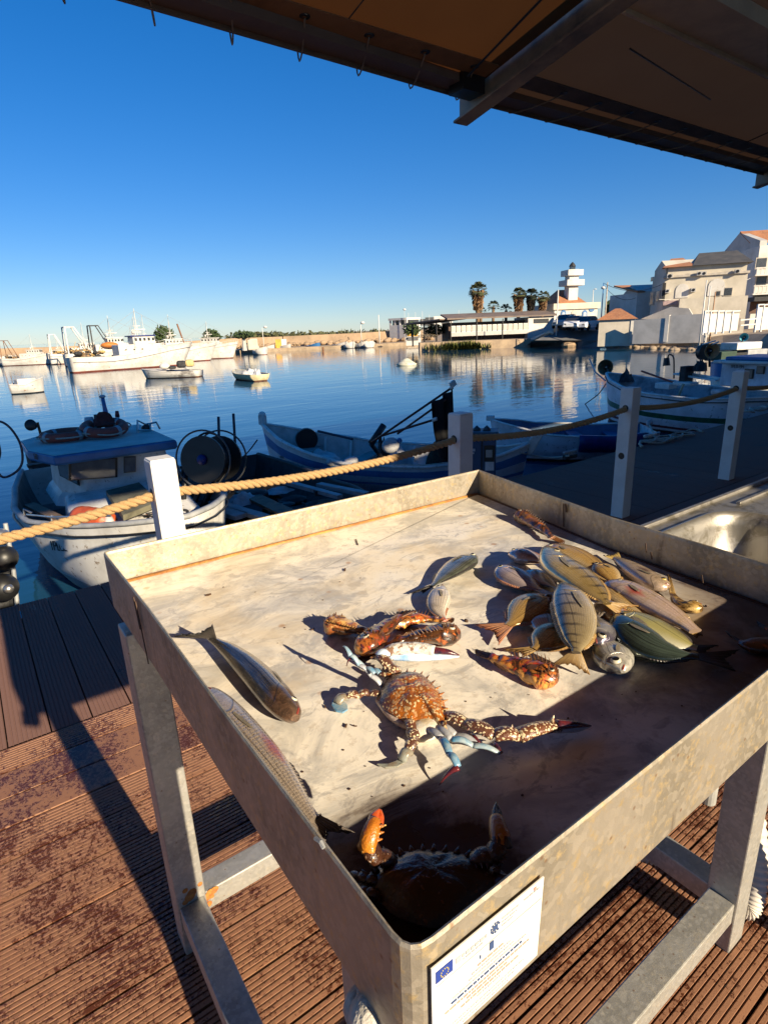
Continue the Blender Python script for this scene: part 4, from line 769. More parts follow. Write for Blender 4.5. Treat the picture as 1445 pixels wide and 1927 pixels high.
# rising sand bank in front of the walls at the right
mb = MB(); rows = []
for x, yb, yt in ((1125, 650, 637), (1200, 652, 638), (1290, 656, 636), (1360, 660, 628), (1445, 668, 624), (1520, 676, 618)):
    a = G(x, yb, WZ+.02); rows.append([a, a.lerp(AD(x, yt+6, a.length*1.14), .35)+Vector((0, 0, .05)), AD(x, yt+3, a.length*1.16), Vector((*(AD(x, yt+3, a.length*1.16).xy*1.9), AD(x, yt+3, a.length*1.16).z))])
mb.grid(rows); struct(mb, 'sand_bank', SAND)
mb = MB()
for i in range(60):
    u = random.random(); a = G(1100+u*240, 648+u*12, WZ); mb.ball(a+Vector((random.uniform(-.5, 2), random.uniform(-.5, 2), .03)), random.uniform(.08, .3), 4, sc=(1.3, 1, .5))
tag(mb.build('shore_stones', M('shore_stone', (.30, .23, .16), .9, vs=3, bump=.4, bs=10), smooth=True), 'brown stones and rubble along the waterline at the right', 'stones', kind='stuff')

# ------------------------------------------------------------ facade frames
class Fac:
    def __init__(s, pl, pr, pyb, D0, D1, z0=None):
        a, b_ = AD(pl, pyb, D0), AD(pr, pyb, D1); s.z0 = min(a.z, b_.z) if z0 is None else z0
        s.o = Vector((a.x, a.y, s.z0)); d = Vector((b_.x-a.x, b_.y-a.y, 0)); s.W = d.length; s.u = d.normalized(); s.n = Vector((-s.u.y, s.u.x, 0))
        if s.n.dot(s.o-CAM) < 0: s.n = -s.n        # n points away from the camera
        s.z = Vector((0, 0, 1)); s.rz = math.atan2(s.u.y, s.u.x)
    def uv(s, px, py, dep=0.):
        d = ray(px, py); o = s.o+s.n*dep; t = (o-CAM).dot(s.n)/d.dot(s.n); p = CAM+d*t-s.o; return p.dot(s.u), p.z
    def P(s, u, z, dep=0.): return s.o+s.u*u+s.z*z+s.n*dep
    def px(s, x, y, dep=0.): u, z = s.uv(x, y, dep); return s.P(u, z, dep)
    def box(s, mb, u0_, u1_, z0, z1, d0, d1, mi=0):
        mb.add([s.P(u, z, d) for u in (u0_, u1_) for z in (z0, z1) for d in (d0, d1)], [(0, 1, 3, 2), (4, 6, 7, 5), (0, 4, 5, 1), (2, 3, 7, 6), (0, 2, 6, 4), (1, 5, 7, 3)], mi)
    def pbox(s, mb, x0, y0, x1, y1, d0, d1, mi=0):
        u0_, z1 = s.uv(x0, y0); u1_, z0 = s.uv(x1, y1); s.box(mb, u0_, u1_, min(z0, z1), max(z0, z1), d0, d1, mi)
PLW = M('white_render', (.62, .59, .54), .85, col2=(.50, .47, .42), vs=.7, col3=(.45, .40, .34), bump=.1, bs=15)
PLY = M('cream_render', (.58, .52, .42), .85, col2=(.48, .43, .34), vs=.8, bump=.1, bs=15)
PLG = M('grey_render', (.50, .48, .45), .88, col2=(.40, .385, .36), vs=.8, bump=.15, bs=12)
TRIM = M('stone_trim', (.52, .46, .38), .8, col2=(.42, .37, .30), vs=3); WIN = M('far_window', (.05, .055, .06), .25, bump=0, spec=.6)
def tile_mat():
    m, nt, b = new_mat('roof_tiles'); co = coords(nt); a = noisev(nt, co, 1.2, 5, .7); f = noisev(nt, co, 9, 3)
    c = mix(nt, ramp(nt, a, [(.4, 0.), (.65, 1.)]), (.42, .17, .07, 1), (.28, .12, .06, 1)); c = mix(nt, ramp(nt, f, [(.5, 0.), (.7, .6)]), c, (.52, .30, .16, 1))
    nt.links.new(c, b.inputs['Base Color']); b.inputs['Roughness'].default_value = .85; return m
TILE = tile_mat(); DROOF = M('dark_roof', (.06, .06, .06), .8, col2=(.09, .085, .08), vs=1.5)
BROOF = M('brown_sheet_roof', (.20, .15, .12), .75, col2=(.13, .10, .085), vs=1., bump=.1); ALW = M('bright_white_panel', (.64, .62, .58), .5, col2=(.54, .52, .49), vs=2)
def hroof(F, u0_, u1_, z0, z1, d0, d1, ov=.2, ridge=.3):
    """hipped roof"""
    A = [F.P(u0_-ov, z0, d0-ov), F.P(u1_+ov, z0, d0-ov), F.P(u1_+ov, z0, d1+ov), F.P(u0_-ov, z0, d1+ov)]; w_ = (u1_-u0_)*ridge; dm = (d0+d1)/2
    A += [F.P(u0_+w_, z1, dm), F.P(u1_-w_, z1, dm)]; mb = MB(); mb.add(A, [(3, 2, 1, 0), (0, 1, 5, 4), (1, 2, 5), (2, 3, 4, 5), (3, 0, 4)]); return mb
def shed(F, u0_, u1_, za, zb, d0, d1, th=.12):   # single slope, za at d0, zb at d1
    mb = MB(); mb.add([F.P(u, z+e, d) for u in (u0_, u1_) for z, d in ((za, d0), (zb, d1)) for e in (0, th)], [(0, 1, 3, 2), (4, 6, 7, 5), (0, 4, 5, 1), (2, 3, 7, 6), (0, 2, 6, 4), (1, 5, 7, 3)]); return mb
def corrug(F, u0_, u1_, za, zb, d0, d1, pitch):
    mb = MB(); n = int((u1_-u0_)/pitch)
    for k in range(n): u = u0_+(k+.5)*pitch; mb.tube([F.P(u, za+.02, d0), F.P(u, zb+.02, d1)], pitch*.3, 5)
    return mb

# ---- breakwater
BWM = M('breakwater_stone', (.36, .25, .155), .9, col2=(.25, .175, .11), vs=.35, col3=(.20, .15, .10), bump=.5, bs=3)
bw = [(-170, 108), (3.7, 82), (24, 77), (37, 75), (47, 71), (56, 68)]
t = thing('breakwater', 'long sand-coloured stone breakwater wall closing the harbour behind the trawlers', 'breakwater', (24, 77, 0))
mb = MB()
for (x0, y0), (x1, y1) in zip(bw, bw[1:]):
    d = Vector((x1-x0, y1-y0, 0)); n = max(2, int(d.length/5)); k0 = Vector((x0, y0, 0)); nn = Vector((-d.y, d.x, 0)).normalized()
    rows = []
    for i in range(n+1):
        p = k0+d*i/n; j = .16*noise.noise(Vector((p.x*.2, p.y*.2, 0))); zt = 1.02+j+max(0, (p.x-20))*.006
        rows.append([p+Vector((0, 0, -.22)), p+Vector((0, 0, zt*.45))+nn*.3, p+nn*.55+Vector((0, 0, zt)), p+nn*3+Vector((0, 0, zt)), p+nn*5+Vector((0, 0, zt*.6)), p+nn*5+Vector((0, 0, -.22))])
    mb.grid(rows)
part(mb, 'wall', BWM, t)
mb = MB()
for i in range(260):
    k = random.randrange(len(bw)-1); u = random.random(); x = bw[k][0]+(bw[k+1][0]-bw[k][0])*u; y = bw[k][1]+(bw[k+1][1]-bw[k][1])*u-random.uniform(.3, 2.5)
    if x > -5: mb.ball((x, y, -.1+random.uniform(0, .25)), random.uniform(.15, .45), 4, sc=(1.3, 1, .8))
tag(mb.build('rubble', BWM, smooth=False), 'rubble and rocks at the foot of the breakwater', 'rubble', kind='stuff')

# ---- foliage helpers
def leafmat(name, a, b_): return M(name, a, .6, col2=b_, vs=3, lo=.4, hi=.6, bump=0)
LF1 = leafmat('leaf_green', (.055, .085, .025), (.03, .05, .018)); LF2 = leafmat('leaf_olive', (.10, .10, .035), (.05, .055, .02)); LF3 = leafmat('leaf_brown', (.13, .10, .05), (.08, .06, .03))
def leaves(mb, c, rx, ry, rz_, n, s):
    for i in range(n):
        while True:
            p = Vector((random.uniform(-1, 1), random.uniform(-1, 1), random.uniform(-1, 1)))
            if .25 < p.length < 1: break
        k = 1+.35*noise.noise(p*2.1+Vector(c)); q = Vector(c)+Vector((p.x*rx*k, p.y*ry*k, p.z*rz_*k)); a = Vector((random.gauss(0, 1), random.gauss(0, 1), random.gauss(0, 1))).normalized(); b_ = a.orthogonal().normalized()
        s_ = s*random.uniform(.5, 1.3); mb.add([q-a*s_, q+b_*s_*.6, q+a*s_, q-b_*s_*.6], [(0, 1, 2, 3)])
def shrub(name, label, px, pyb, pyt, wpx, D, mat, group, n=500, cat='bush'):
    a = AD(px, pyb, D); h = AD(px, pyt, D).z-a.z; w_ = (AD(px+wpx/2, pyb, D)-AD(px-wpx/2, pyb, D)).length
    t = thing(name, label, cat, a, group); mb = MB(); leaves(mb, a+Vector((0, 0, h*.55)), w_/2, w_/2.6, h*.5, n, h*.10+.03); part(mb, 'crown', mat, t)
    mb = MB(); mb.tube([a-Vector((0, 0, .1)), a+Vector((0, 0, h*.5))], [.08, .04], 6); part(mb, 'trunk', WOOD, t)
def palm(label, px, pyb, pyt, wpx, D, dark=False, skirt=True, nl=46):
    base = AD(px, pyb, D); top_ = AD(px, pyt, D); base.z = -.2; w_ = (AD(px+wpx/2, pyt, D)-AD(px-wpx/2, pyt, D)).length; R_ = w_/2*1.18; H = top_.z-R_*.78; H = max(H, .4)
    t = thing('palm_tree', label, 'palm', base, 'fan palms along the quay'); sk = H-R_*1.6
    mb = MB(); c0_ = Vector((base.x, base.y, 0)); mb.tube([c0_+Vector((0, 0, z)) for z in (-.3, H*.4, H*.8, H)], [R_*.24, R_*.2, R_*.2, R_*.2], 9); part(mb, 'trunk', M('palm_trunk', (.22, .14, .08), .9, col2=(.14, .09, .05), vs=6, bump=.8, bs=14), t, smooth=True)
    mb = MB(); cc_ = c0_+Vector((0, 0, H))
    for i in range(nl):
        az = random.uniform(0, 6.283); el = random.uniform(-.55, 1.35); d = Vector((math.cos(az)*math.cos(el), math.sin(az)*math.cos(el), math.sin(el))); L = R_*random.uniform(.5, .62); q = cc_+d*L
        sd_ = d.cross(Vector((0, 0, 1))).normalized(); upv = sd_.cross(d)
        mb.add([cc_-sd_*.02, cc_+sd_*.02, q], [(0, 1, 2)])
        for k in range(9):
            a = (k-4)*.30; e = (d*math.cos(a)+sd_*math.sin(a)).normalized(); l = R_*random.uniform(.42, .55); tip = q+e*l-Vector((0, 0, l*.35)); sw = sd_*math.cos(a)-d*math.sin(a); mb.add([q, q+e*l*.5-sw*l*.11, tip, q+e*l*.5+sw*l*.11], [(0, 1, 2, 3)])
    part(mb, 'crown', leafmat('palm_leaf_shaded', (.03, .04, .022), (.018, .025, .015)) if dark else leafmat('palm_leaf', (.10, .11, .045), (.055, .06, .025)), t)  # shade of the middle palm is put into its leaf and skirt colours
    if skirt:
        mb = MB()
        for i in range(260):
            az = random.uniform(0, 6.283); f = random.random(); z = H*(1.0)-f*R_*1.75; r_ = R_*(.50-.22*f)*random.uniform(.7, 1.1); p = c0_+Vector((math.cos(az)*r_, math.sin(az)*r_, z)); l = R_*.35
            s_ = Vector((-math.sin(az), math.cos(az), 0))*l*.16; mb.add([p-s_, p+s_, p+Vector((-math.cos(az)*l*.15, -math.sin(az)*l*.15, -l))], [(0, 1, 2)])
            p = c0_+Vector((math.cos(az)*R_*.2, math.sin(az)*R_*.2, z)); mb.add([p, p+s_*2+Vector((math.cos(az), math.sin(az), .3))*r_*.8, p+Vector((math.cos(az), math.sin(az), -.5))*r_], [(0, 1, 2)])
        part(mb, 'dead_leaves', leafmat('palm_skirt_shaded', (.035, .028, .02), (.02, .016, .012)) if dark else leafmat('palm_skirt', (.34, .20, .10), (.20, .12, .06)), t)
PD = 66
palm('tall fan palm standing alone above the long low building', 899, 604, 531, 33, PD)
palm('small bushy palm hidden low at the foot of the tall lone palm', 905, 604, 577, 20, PD+1, skirt=False, nl=24)
palm('small light green palm just right of the tall lone palm', 928, 600, 566, 23, PD+1, skirt=False, nl=26)
palm('second small palm, halfway between the lone palm and the palm trio', 952, 598, 572, 24, PD+1, skirt=False, nl=26)
palm('left palm of the trio beside the lighthouse', 975, 600, 541, 29, PD)
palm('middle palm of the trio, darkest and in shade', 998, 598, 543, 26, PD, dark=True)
palm('right palm of the trio beside the lighthouse', 1020, 596, 547, 25, PD)

# ---- long low building on the quay
F = Fac(848, 1043, 627, 60, 63, z0=-.3); t = thing('low_building', 'long low quay building with a brown sheet roof and pale shutter panels', 'building', F.o)
uL, zR = F.uv(848, 598); uE, zE = F.uv(1043, 590); uw, _ = F.uv(994, 600); zp0 = F.uv(900, 626)[1]; zp1 = F.uv(900, 611)[1]; zt = F.uv(900, 605)[1]; zr = F.uv(900, 597)[1]
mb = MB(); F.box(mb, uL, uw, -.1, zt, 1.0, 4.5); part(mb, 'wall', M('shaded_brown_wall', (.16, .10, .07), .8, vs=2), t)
mb = MB(); F.box(mb, uw, uE, -.1, zt+.25, 0, 4.5); part(mb, 'end_wall', PLW, t)
part(shed(F, uL-.4, uE+.25, zt+.28, zr+.35, -.3, 3.2, .14), 'roof', BROOF, t)
mb = MB(); F.box(mb, uL, uw, zp0-.25, zp0+.12, -.02, .12); part(mb, 'base_wall', PLG, t)
n = 15
for i in range(n):
    a = uL+(uw-uL)*i/n; b_ = uL+(uw-uL)*(i+1)/n; mb = MB(); F.box(mb, a+.04, b_-.04, zp0+.12, zp1, 0, .05); fr = part(mb, 'shutter_panel', ALW, t)
    mb = MB(); F.box(mb, a+.10, b_-.10, zp0+.2, zp1-.08, -.02, -.002); part(mb, 'shutter_slats', M('slat_panel', (.58, .52, .42), .6, col2=(.5, .45, .36), vs=5), fr)
for i in (0, 5, 10):
    a = uL+(uw-uL)*i/n; mb = MB(); F.box(mb, a-.03, a+.05, -.1, zt+.2, -.08, 0); part(mb, 'post', DARK, t)
mb = MB(); u0_, z1 = F.uv(1004, 600); u1_, z0 = F.uv(1032, 607); F.box(mb, u0_, u1_, z0, z1, -.03, -.005); part(mb, 'window', WIN, t)
F2 = F
# quay wall under it, reeds
mb = MB(); Fq = Fac(790, 1000, 645, 56.5, 58, z0=WZ); Fq.box(mb, 0, Fq.W*.99, 0, .75, 0, 2.5)
tag(mb.build('quay_wall', M('quay_stone', (.42, .31, .20), .9, col2=(.30, .22, .15), vs=1, bump=.4, bs=6)), 'low sand-coloured quay wall below the long low building', 'wall')
mb = MB(); random.seed(21)
for i in range(900):
    x = random.choice((random.uniform(835, 892), random.uniform(866, 905))) if random.random() < .8 else random.uniform(800, 925); a = Fq.px(x, 646, -.25); a.z = WZ+random.uniform(0, .25); l = random.uniform(.3, .75)*(1 if x < 892 else .8)
    d = Vector((random.uniform(-.35, .35), random.uniform(-.35, .35), 1))*l; mb.add([a-F.u*.035+F.n*random.uniform(-.4, .3), a+F.u*.035, a+d], [(0, 1, 2)])
tag(mb.build('reeds', leafmat('reed_yellow_green', (.34, .33, .10), (.20, .22, .06))), 'yellow-green reeds growing out of the water by the quay wall', 'reeds', kind='stuff')
# pergola + shrubs
t = thing('pergola', 'dark open shelter with a sloping roof left of the long low building', 'shelter', Fac(790, 850, 628, 64, 62).o); Fp = Fac(788, 852, 628, 64, 61, z0=-.3)
a0, a1 = Fp.uv(785, 609), Fp.uv(852, 601); mb = MB(); mb.bar(Fp.P(a0[0], a0[1], 0), Fp.P(a1[0], a1[1]+.05, 0), 4, .12); part(mb, 'roof', BROOF, t)
for k in (.15, .5, .85):
    mb = MB(); Fp.box(mb, Fp.W*k, Fp.W*k+.12, 0, a0[1], -1.8, -1.7); part(mb, 'post', DARK, t)
BSG = 'bushes on the quay'
shrub('bush', 'dark green bush left of the open shelter, right of the orange door hut', 775, 632, 607, 34, 68, LF1, BSG, 700); shrub('bush', 'wide bush under the open shelter roof', 818, 632, 611, 52, 63, LF2, BSG, 800)
shrub('bush', 'low grey bush hanging over the quay wall', 805, 637, 628, 50, 59, LF3, BSG, 350)
# orange door hut
F = Fac(764, 792, 641, 70, 70, z0=-.3); t = thing('white_hut', 'white hut with two orange shutters on the quay', 'hut', F.o)
W_, zt = F.uv(792, 621); mb = MB(); F.box(mb, 0, F.W, -.1, zt, 0, 2.2); part(mb, 'wall', ALW, t)
mb = MB(); F.box(mb, -.15, F.W+.15, zt, zt+.10, -.15, 2.35); part(mb, 'roof', GREY, t)
ORS = M('orange_shutter', (.66, .36, .05), .6, col2=(.55, .28, .04), vs=3)
for x0, x1 in ((766, 775), (778, 786)): mb = MB(); F.pbox(mb, x0, 625, x1, 632, -.04, -.003); part(mb, 'shutter', ORS, t)
mb = MB(); F.pbox(mb, 766, 634, 787, 640, -.04, -.003); part(mb, 'lower_panel', M('grey_panel_dark', (.14, .14, .15), .6), t)
# white pavilion, terraces behind
F = Fac(733, 766, 624, 86, 84, z0=.0); t = thing('white_pavilion', 'small white pavilion with dark glazing on top of the breakwater', 'pavilion', F.o)
zt = F.uv(735, 599)[1]; zm = F.uv(735, 612)[1]; mb = MB(); F.box(mb, 0, F.W, -.3, zm, 0, 3); part(mb, 'base', ALW, t); mb = MB(); F.box(mb, -.1, F.W, zt-.28, zt, -.1, 3.1); part(mb, 'roof', ALW, t)
for k in (0, .28, .55, .93): mb = MB(); F.box(mb, F.W*k, F.W*k+.22, zm, zt-.28, 0, .2); part(mb, 'column', ALW, t)
mb = MB(); F.box(mb, .1, F.W-.1, zm, zt-.28, .6, 2.8); part(mb, 'glazing', WIN, t)
F = Fac(787, 850, 612, 92, 92, z0=.0); t = thing('terrace_building', 'low white and dark terrace building far behind the pavilion', 'building', F.o)
for x0, y0, x1, y1, mt, nm in ((790, 600, 800, 612, M('dark_cladding', (.07, .075, .08), .6), 'side_wing'), (800, 597, 818, 612, MC['dark_cladding'], 'dark_wing'), (816, 595, 852, 612, ALW, 'white_wing')):
    mb = MB(); F.pbox(mb, x0, y0, x1, y1, 0, 4); part(mb, nm, mt, t)
mb = MB(); F.pbox(mb, 830, 601, 846, 607, -.05, -.005); part(mb, 'window', WIN, t)
def pole(name, label, cat, px, pyb, pyt, D, r=.05, mat=None, group=None, arm=None, lamp=None, zb=None):
    a, c_ = AD(px, pyb, D), AD(px, pyt, D); a.z = -.25 if zb is None else zb; c_ = Vector((a.x, a.y, c_.z)); t = thing(name, label, cat, a, group)
    mb = MB(); mb.tube([a, a.lerp(c_, .5), c_], [r, r*.8, r*.6], 8); part(mb, 'pole', mat or ALW, t, smooth=True)
    if arm:
        e = AD(px+arm[0], pyt+arm[1], D); mb = MB(); mb.tube([c_, c_.lerp(e, .5)+Vector((0, 0, .08)), e], r*.6, 6); part(mb, 'arm', mat or ALW, t, smooth=True)
    if lamp:
        e = AD(px+lamp[0], pyt+lamp[1], D); mb = MB(); mb.ball(e, lamp[2], 6, sc=(1.2, 1.2, .8)); part(mb, 'lamp_head', ALW, t, smooth=True)
    return t
LG = 'lamp posts along the quay'
pole('lamp_post', 'lamp post with a round white head at the left part of the breakwater', 'lamp post', 497, 655, 616, 78, lamp=(2, -1, .2), group=LG)
pole('lamp_post', 'lamp post in front of the breakwater above the small white boats', 'lamp post', 681, 660, 609, 74, lamp=(1, -2, .22), group=LG)
pole('lamp_post', 'plain white post left of the white pavilion', 'lamp post', 714, 640, 592, 80, .09, group=LG)
pole('lamp_post', 'slim lamp post with a round lamp right of the pavilion', 'lamp post', 762, 625, 583, 84, .03, lamp=(-1, -1, .18), group=LG)
for i, x in enumerate((769, 782, 795, 808, 863)): pole('mast', ('thin white mast just right of the pavilion', 'second thin white mast right of the pavilion', 'third thin white mast, at the dark terrace wing', 'thin mast in front of the white terrace wing', 'thin white mast rising behind the long brown roof')[i], 'mast', x, 615, (588, 587, 585, 592, 583)[i], 88, .035, group='thin masts far behind the quay')
pole('lamp_post', 'tall white lamp post at the right end of the long low building', 'lamp post', 1047, 616, 545, 56, .07, group=LG)
pole('lamp_post', 'white lamp post with a short arm behind the lighthouse building', 'lamp post', 1113, 600, 545, 72, .06, group=LG, arm=(10, -1))
pole('lamp_post', 'blue-grey lamp post with a round lamp right of the lighthouse', 'lamp post', 1130, 615, 532, 56, .06, BLUEP, LG, lamp=(5, 9, .16))
pole('utility_pole', 'pale wooden utility pole right of the lighthouse', 'pole', 1137, 617, 531, 53, .07, M('pale_pole', (.45, .38, .30), .8))
pole('utility_pole', 'white pole in front of the big villa', 'pole', 1323, 585, 527, 40, .05); pole('utility_pole', 'orange-brown pole behind the white gate panels', 'pole', 1341, 590, 549, 38, .05, M('brown_pole', (.38, .22, .12), .8)); pole('utility_pole', 'short white pole beside the orange-brown one', 'pole', 1331, 590, 538, 38, .04)
# yellow and white kiosk, mushroom and boulder on the breakwater
F = Fac(519, 540, 653, 76, 76, z0=-.25); t = thing('yellow_kiosk', 'small box kiosk half yellow half white at the foot of the breakwater', 'kiosk', F.o); zt = F.uv(530, 638)[1]
mb = MB(); F.box(mb, 0, F.W*.52, 0, zt, 0, 1.2); part(mb, 'yellow_box', ORS, t); mb = MB(); F.box(mb, F.W*.54, F.W, 0, zt, .1, 1.2); part(mb, 'white_box', ALW, t)
F = Fac(466, 486, 654, 72, 72, z0=-.25); zt = F.uv(470, 637)[1]; mb = MB(); F.box(mb, 0, F.W, 0, zt, 0, 1.5); tag(mb.build('concrete_block', PLY, bevel=.15), 'pale concrete block with soft corners on the breakwater quay', 'block')
t = thing('round_tree', 'small clipped round tree with a pale trunk on the breakwater quay', 'tree', AD(460, 652, 72)); a = AD(460, 652, 72); h_ = AD(460, 627, 72).z; a.z = -.25
mb = MB(); mb.tube([a, Vector((a.x, a.y, h_-.3))], [.3, .2], 8); part(mb, 'trunk', PLG, t); mb = MB(); leaves(mb, Vector((a.x, a.y, h_-.15)), 1.25, 1.25, .42, 500, .18); part(mb, 'crown', LF1, t)
shrub('tree', 'bushy dark tree behind the trawler masts', 313, 660, 615, 36, 82, LF1, 'trees behind the trawlers', 900, 'tree'); shrub('tree', 'lower dark tree behind the right hand trawler wheelhouse', 400, 655, 621, 36, 84, LF1, 'trees behind the trawlers', 800, 'tree')
mb = MB(); random.seed(4)
for i in range(26):
    x = random.uniform(440, 740); D = 108; a = AD(x, hor_y if False else 634-.03*(x-500), D); leaves(mb, a+Vector((0, 0, .1)), random.uniform(2, 5), 2, random.uniform(.4, .9), 60, .4)
tag(mb.build('far_scrub', LF2), 'low brown-green scrub beyond the breakwater', 'scrub', kind='stuff')

# ---- lighthouse and its house
F = Fac(1042, 1122, 611, 66, 68, z0=-.15); t = thing('lighthouse_house', 'white harbour house with arched blue windows and a tiled roof under the lighthouse tower', 'house', F.o)
zt = F.uv(1045, 571)[1]; W_ = F.W; mb = MB(); F.box(mb, 0, W_, -.1, zt-.6, 0, 7); part(mb, 'wall', PLW, t); mb = MB(); F.box(mb, -.2, W_+.2, zt-.6, zt, -.2, 7.2); part(mb, 'cornice', PLY, t)
mb = hroof(F, .8, W_-.8, zt, zt+1.5, .8, 6.4, 0, .32); part(mb, 'roof', TILE, t)
def arch(mb, F, uc, w_, z0, z1, dep, th):
    pts = [(uc-w_/2, z0), (uc+w_/2, z0)]+[(uc+w_/2*math.cos(a), z1-w_/2+w_/2*math.sin(a)) for a in [math.pi*k/8 for k in range(9)]]
    mb.prism(pts, F.o+F.n*dep, F.u, F.z, F.n*th)
for i, x in enumerate((1059, 1079, 1099)):
    u, z0 = F.uv(x, 601); _, z1 = F.uv(x, 583); w_ = W_*.12; mb = MB(); arch(mb, F, u, w_, z0, z1, -.06, .05); p_ = part(mb, 'arched_door' if i == 1 else 'arched_window', PLY if i == 1 else BLUEP, t)
    mb = MB(); arch(mb, F, u, w_*.6, z0+.25, z1-.2, -.10, .03); part(mb, 'pane', PLG if i == 1 else M('pale_pane', (.45, .52, .58), .3), p_)
mb = MB(); u, z = F.uv(1113, 581); mb.lathe([(.3, 0), (.3, .03), (.001, .031)], 16, Matrix.Translation(F.P(u, z, -.02))@(-F.n).to_track_quat('Z', 'Y').to_matrix().to_4x4()); part(mb, 'round_sign', BLUEP, t)
F = Fac(1066, 1091, 560, 68, 68.7, z0=zt-.2); t = thing('lighthouse', 'white stacked-block lighthouse tower with a small dark lantern', 'lighthouse', F.o); W_ = F.W; zz = [F.uv(1078, y)[1] for y in (560, 537, 521, 516, 506, 500, 496)]
cs = W_*.36; 
def tw(mb, s, z0, z1): F.box(mb, W_*(.5-s/2), W_*(.5+s/2), z0, z1, W_*(.5-s/2)-.2, W_*(.5+s/2)-.2)
mb = MB(); tw(mb, .68, -2., zz[4]); part(mb, 'shaft', PLW, t)
for z0, z1, s in ((zz[1], F.uv(1078, 526)[1], 1.28), (F.uv(1078, 518)[1], F.uv(1078, 507)[1], 1.12)): mb = MB(); tw(mb, s, z0, z1); part(mb, 'gallery_block', PLW, t)
mb = MB(); tw(mb, .30, zz[4], zz[5]); part(mb, 'lantern', GLASS, t)
mb = MB(); c_ = F.P(W_*.5, zz[5], W_*.5-.2); mb.lathe([(W_*.24, 0), (W_*.15, .25), (.02, .45)], 8, Matrix.Translation(c_)); part(mb, 'lantern_cap', DARK, t)
# ---- cars
CARP = {}
def car(label, pxc, pyb, D, rz, col, L=4.1):
    a = AD(pxc, pyb, D); s = L/4.1*.8; t = thing('parked_car', label, 'car', a, 'cars parked below the lighthouse', rz, True); t.scale = (s, s, s)
    sec = [(-2.05, .45, .78, .70), (-1.95, .28, .95, .80), (-1.2, .25, 1.0, .86), (-.2, .25, .98, .88), (.9, .25, .95, .88), (1.7, .27, .85, .84), (2.03, .35, .65, .72)]
    mb = MB(); mb.grid([[(x, -w_, z0), (x, -w_, (z0+z1)/2), (x, -w_*.93, z1), (x, w_*.93, z1), (x, w_, (z0+z1)/2), (x, w_, z0)] for x, z0, z1, w_ in sec], close=True); mb.add([(sec[0][0], y, z) for y, z in ((-.7, .45), (-.66, .78), (.66, .78), (.7, .45))], [(0, 1, 2, 3)]); mb.add([(sec[-1][0], y, z) for y, z in ((-.72, .35), (-.67, .65), (.67, .65), (.72, .35))], [(3, 2, 1, 0)]); part(mb, 'body', col, t, smooth=False, bevel=.05)
    mb = MB(); mb.grid([[(x, -w_, z) for x, w_, z in ((-1.85, .74, .95), (-1.35, .62, 1.40), (.15, .62, 1.43), (1.0, .72, .95))], [(x, w_, z) for x, w_, z in ((-1.85, .74, .95), (-1.35, .62, 1.40), (.15, .62, 1.43), (1.0, .72, .95))]])
    for sy in (-1, 1): mb.add([(x, sy*w_, z) for x, w_, z in ((-1.85, .74, .95), (-1.35, .62, 1.40), (.15, .62, 1.43), (1.0, .72, .95))], [(0, 1, 2, 3)])
    part(mb, 'windows', GLASS, t); mb = MB(); mb.box((-.6, 0, 1.435), (1.5, 1.2, .04)); part(mb, 'roof', col, t, bevel=.02)
    for x in (-1.25, 1.25):
        for sy in (-1, 1): mb = MB(); mb.lathe([(.02, -.1), (.33, -.1), (.35, 0), (.33, .1), (.02, .1)], 14, Matrix.Translation((x, sy*.82, .32))@Matrix.Rotation(R(90), 4, 'X')); part(mb, 'wheel', BLACK, t, smooth=True)
    for sy in (-.55, .55): mb = MB(); mb.box((2.0, sy, .6), (.06, .25, .14)); part(mb, 'headlight', GLASS, t)
CWH = M('white_car_paint', (.75, .75, .75), .25, bump=0, coat=.5); CDK = M('dark_car_paint', (.04, .045, .05), .25, bump=0, coat=.5); CSV = M('silver_car_paint', (.42, .43, .44), .3, bump=0, coat=.5)
car('dark car behind the white ones below the lighthouse house', 1068, 616, 59, R(-150), CDK); car('white car in the middle of the row below the lighthouse house', 1078, 620, 56, R(-152), CWH); car('silver car at the left end of the row beside the tall lamp post', 1061, 617, 58, R(-158), CSV); car('low white car at the right end of the row', 1101, 621, 56, R(-165), CWH)
# ---- ochre ramp
mb = MB(); p = [G(975, 651, WZ), G(990, 652, WZ), AD(1041, 628, 56), AD(1034, 626, 56)]; mb.add(p+[q+Vector((0, 0, .22)) for q in p], [(3, 2, 1, 0), (4, 5, 6, 7), (0, 1, 5, 4), (1, 2, 6, 5), (2, 3, 7, 6), (3, 0, 4, 7)])
tag(mb.build('concrete_ramp', PLY), 'pale yellow concrete kerb sloping down into the water left of the slipway', 'ramp')
mb = MB(); a = G(1074, 652, WZ); mb.ball(a+Vector((0, 0, .15)), .7, 6, sc=(1.5, 1, .55)); tag(mb.build('rock', BWM), 'pale rock at the foot of the slipway', 'rock')
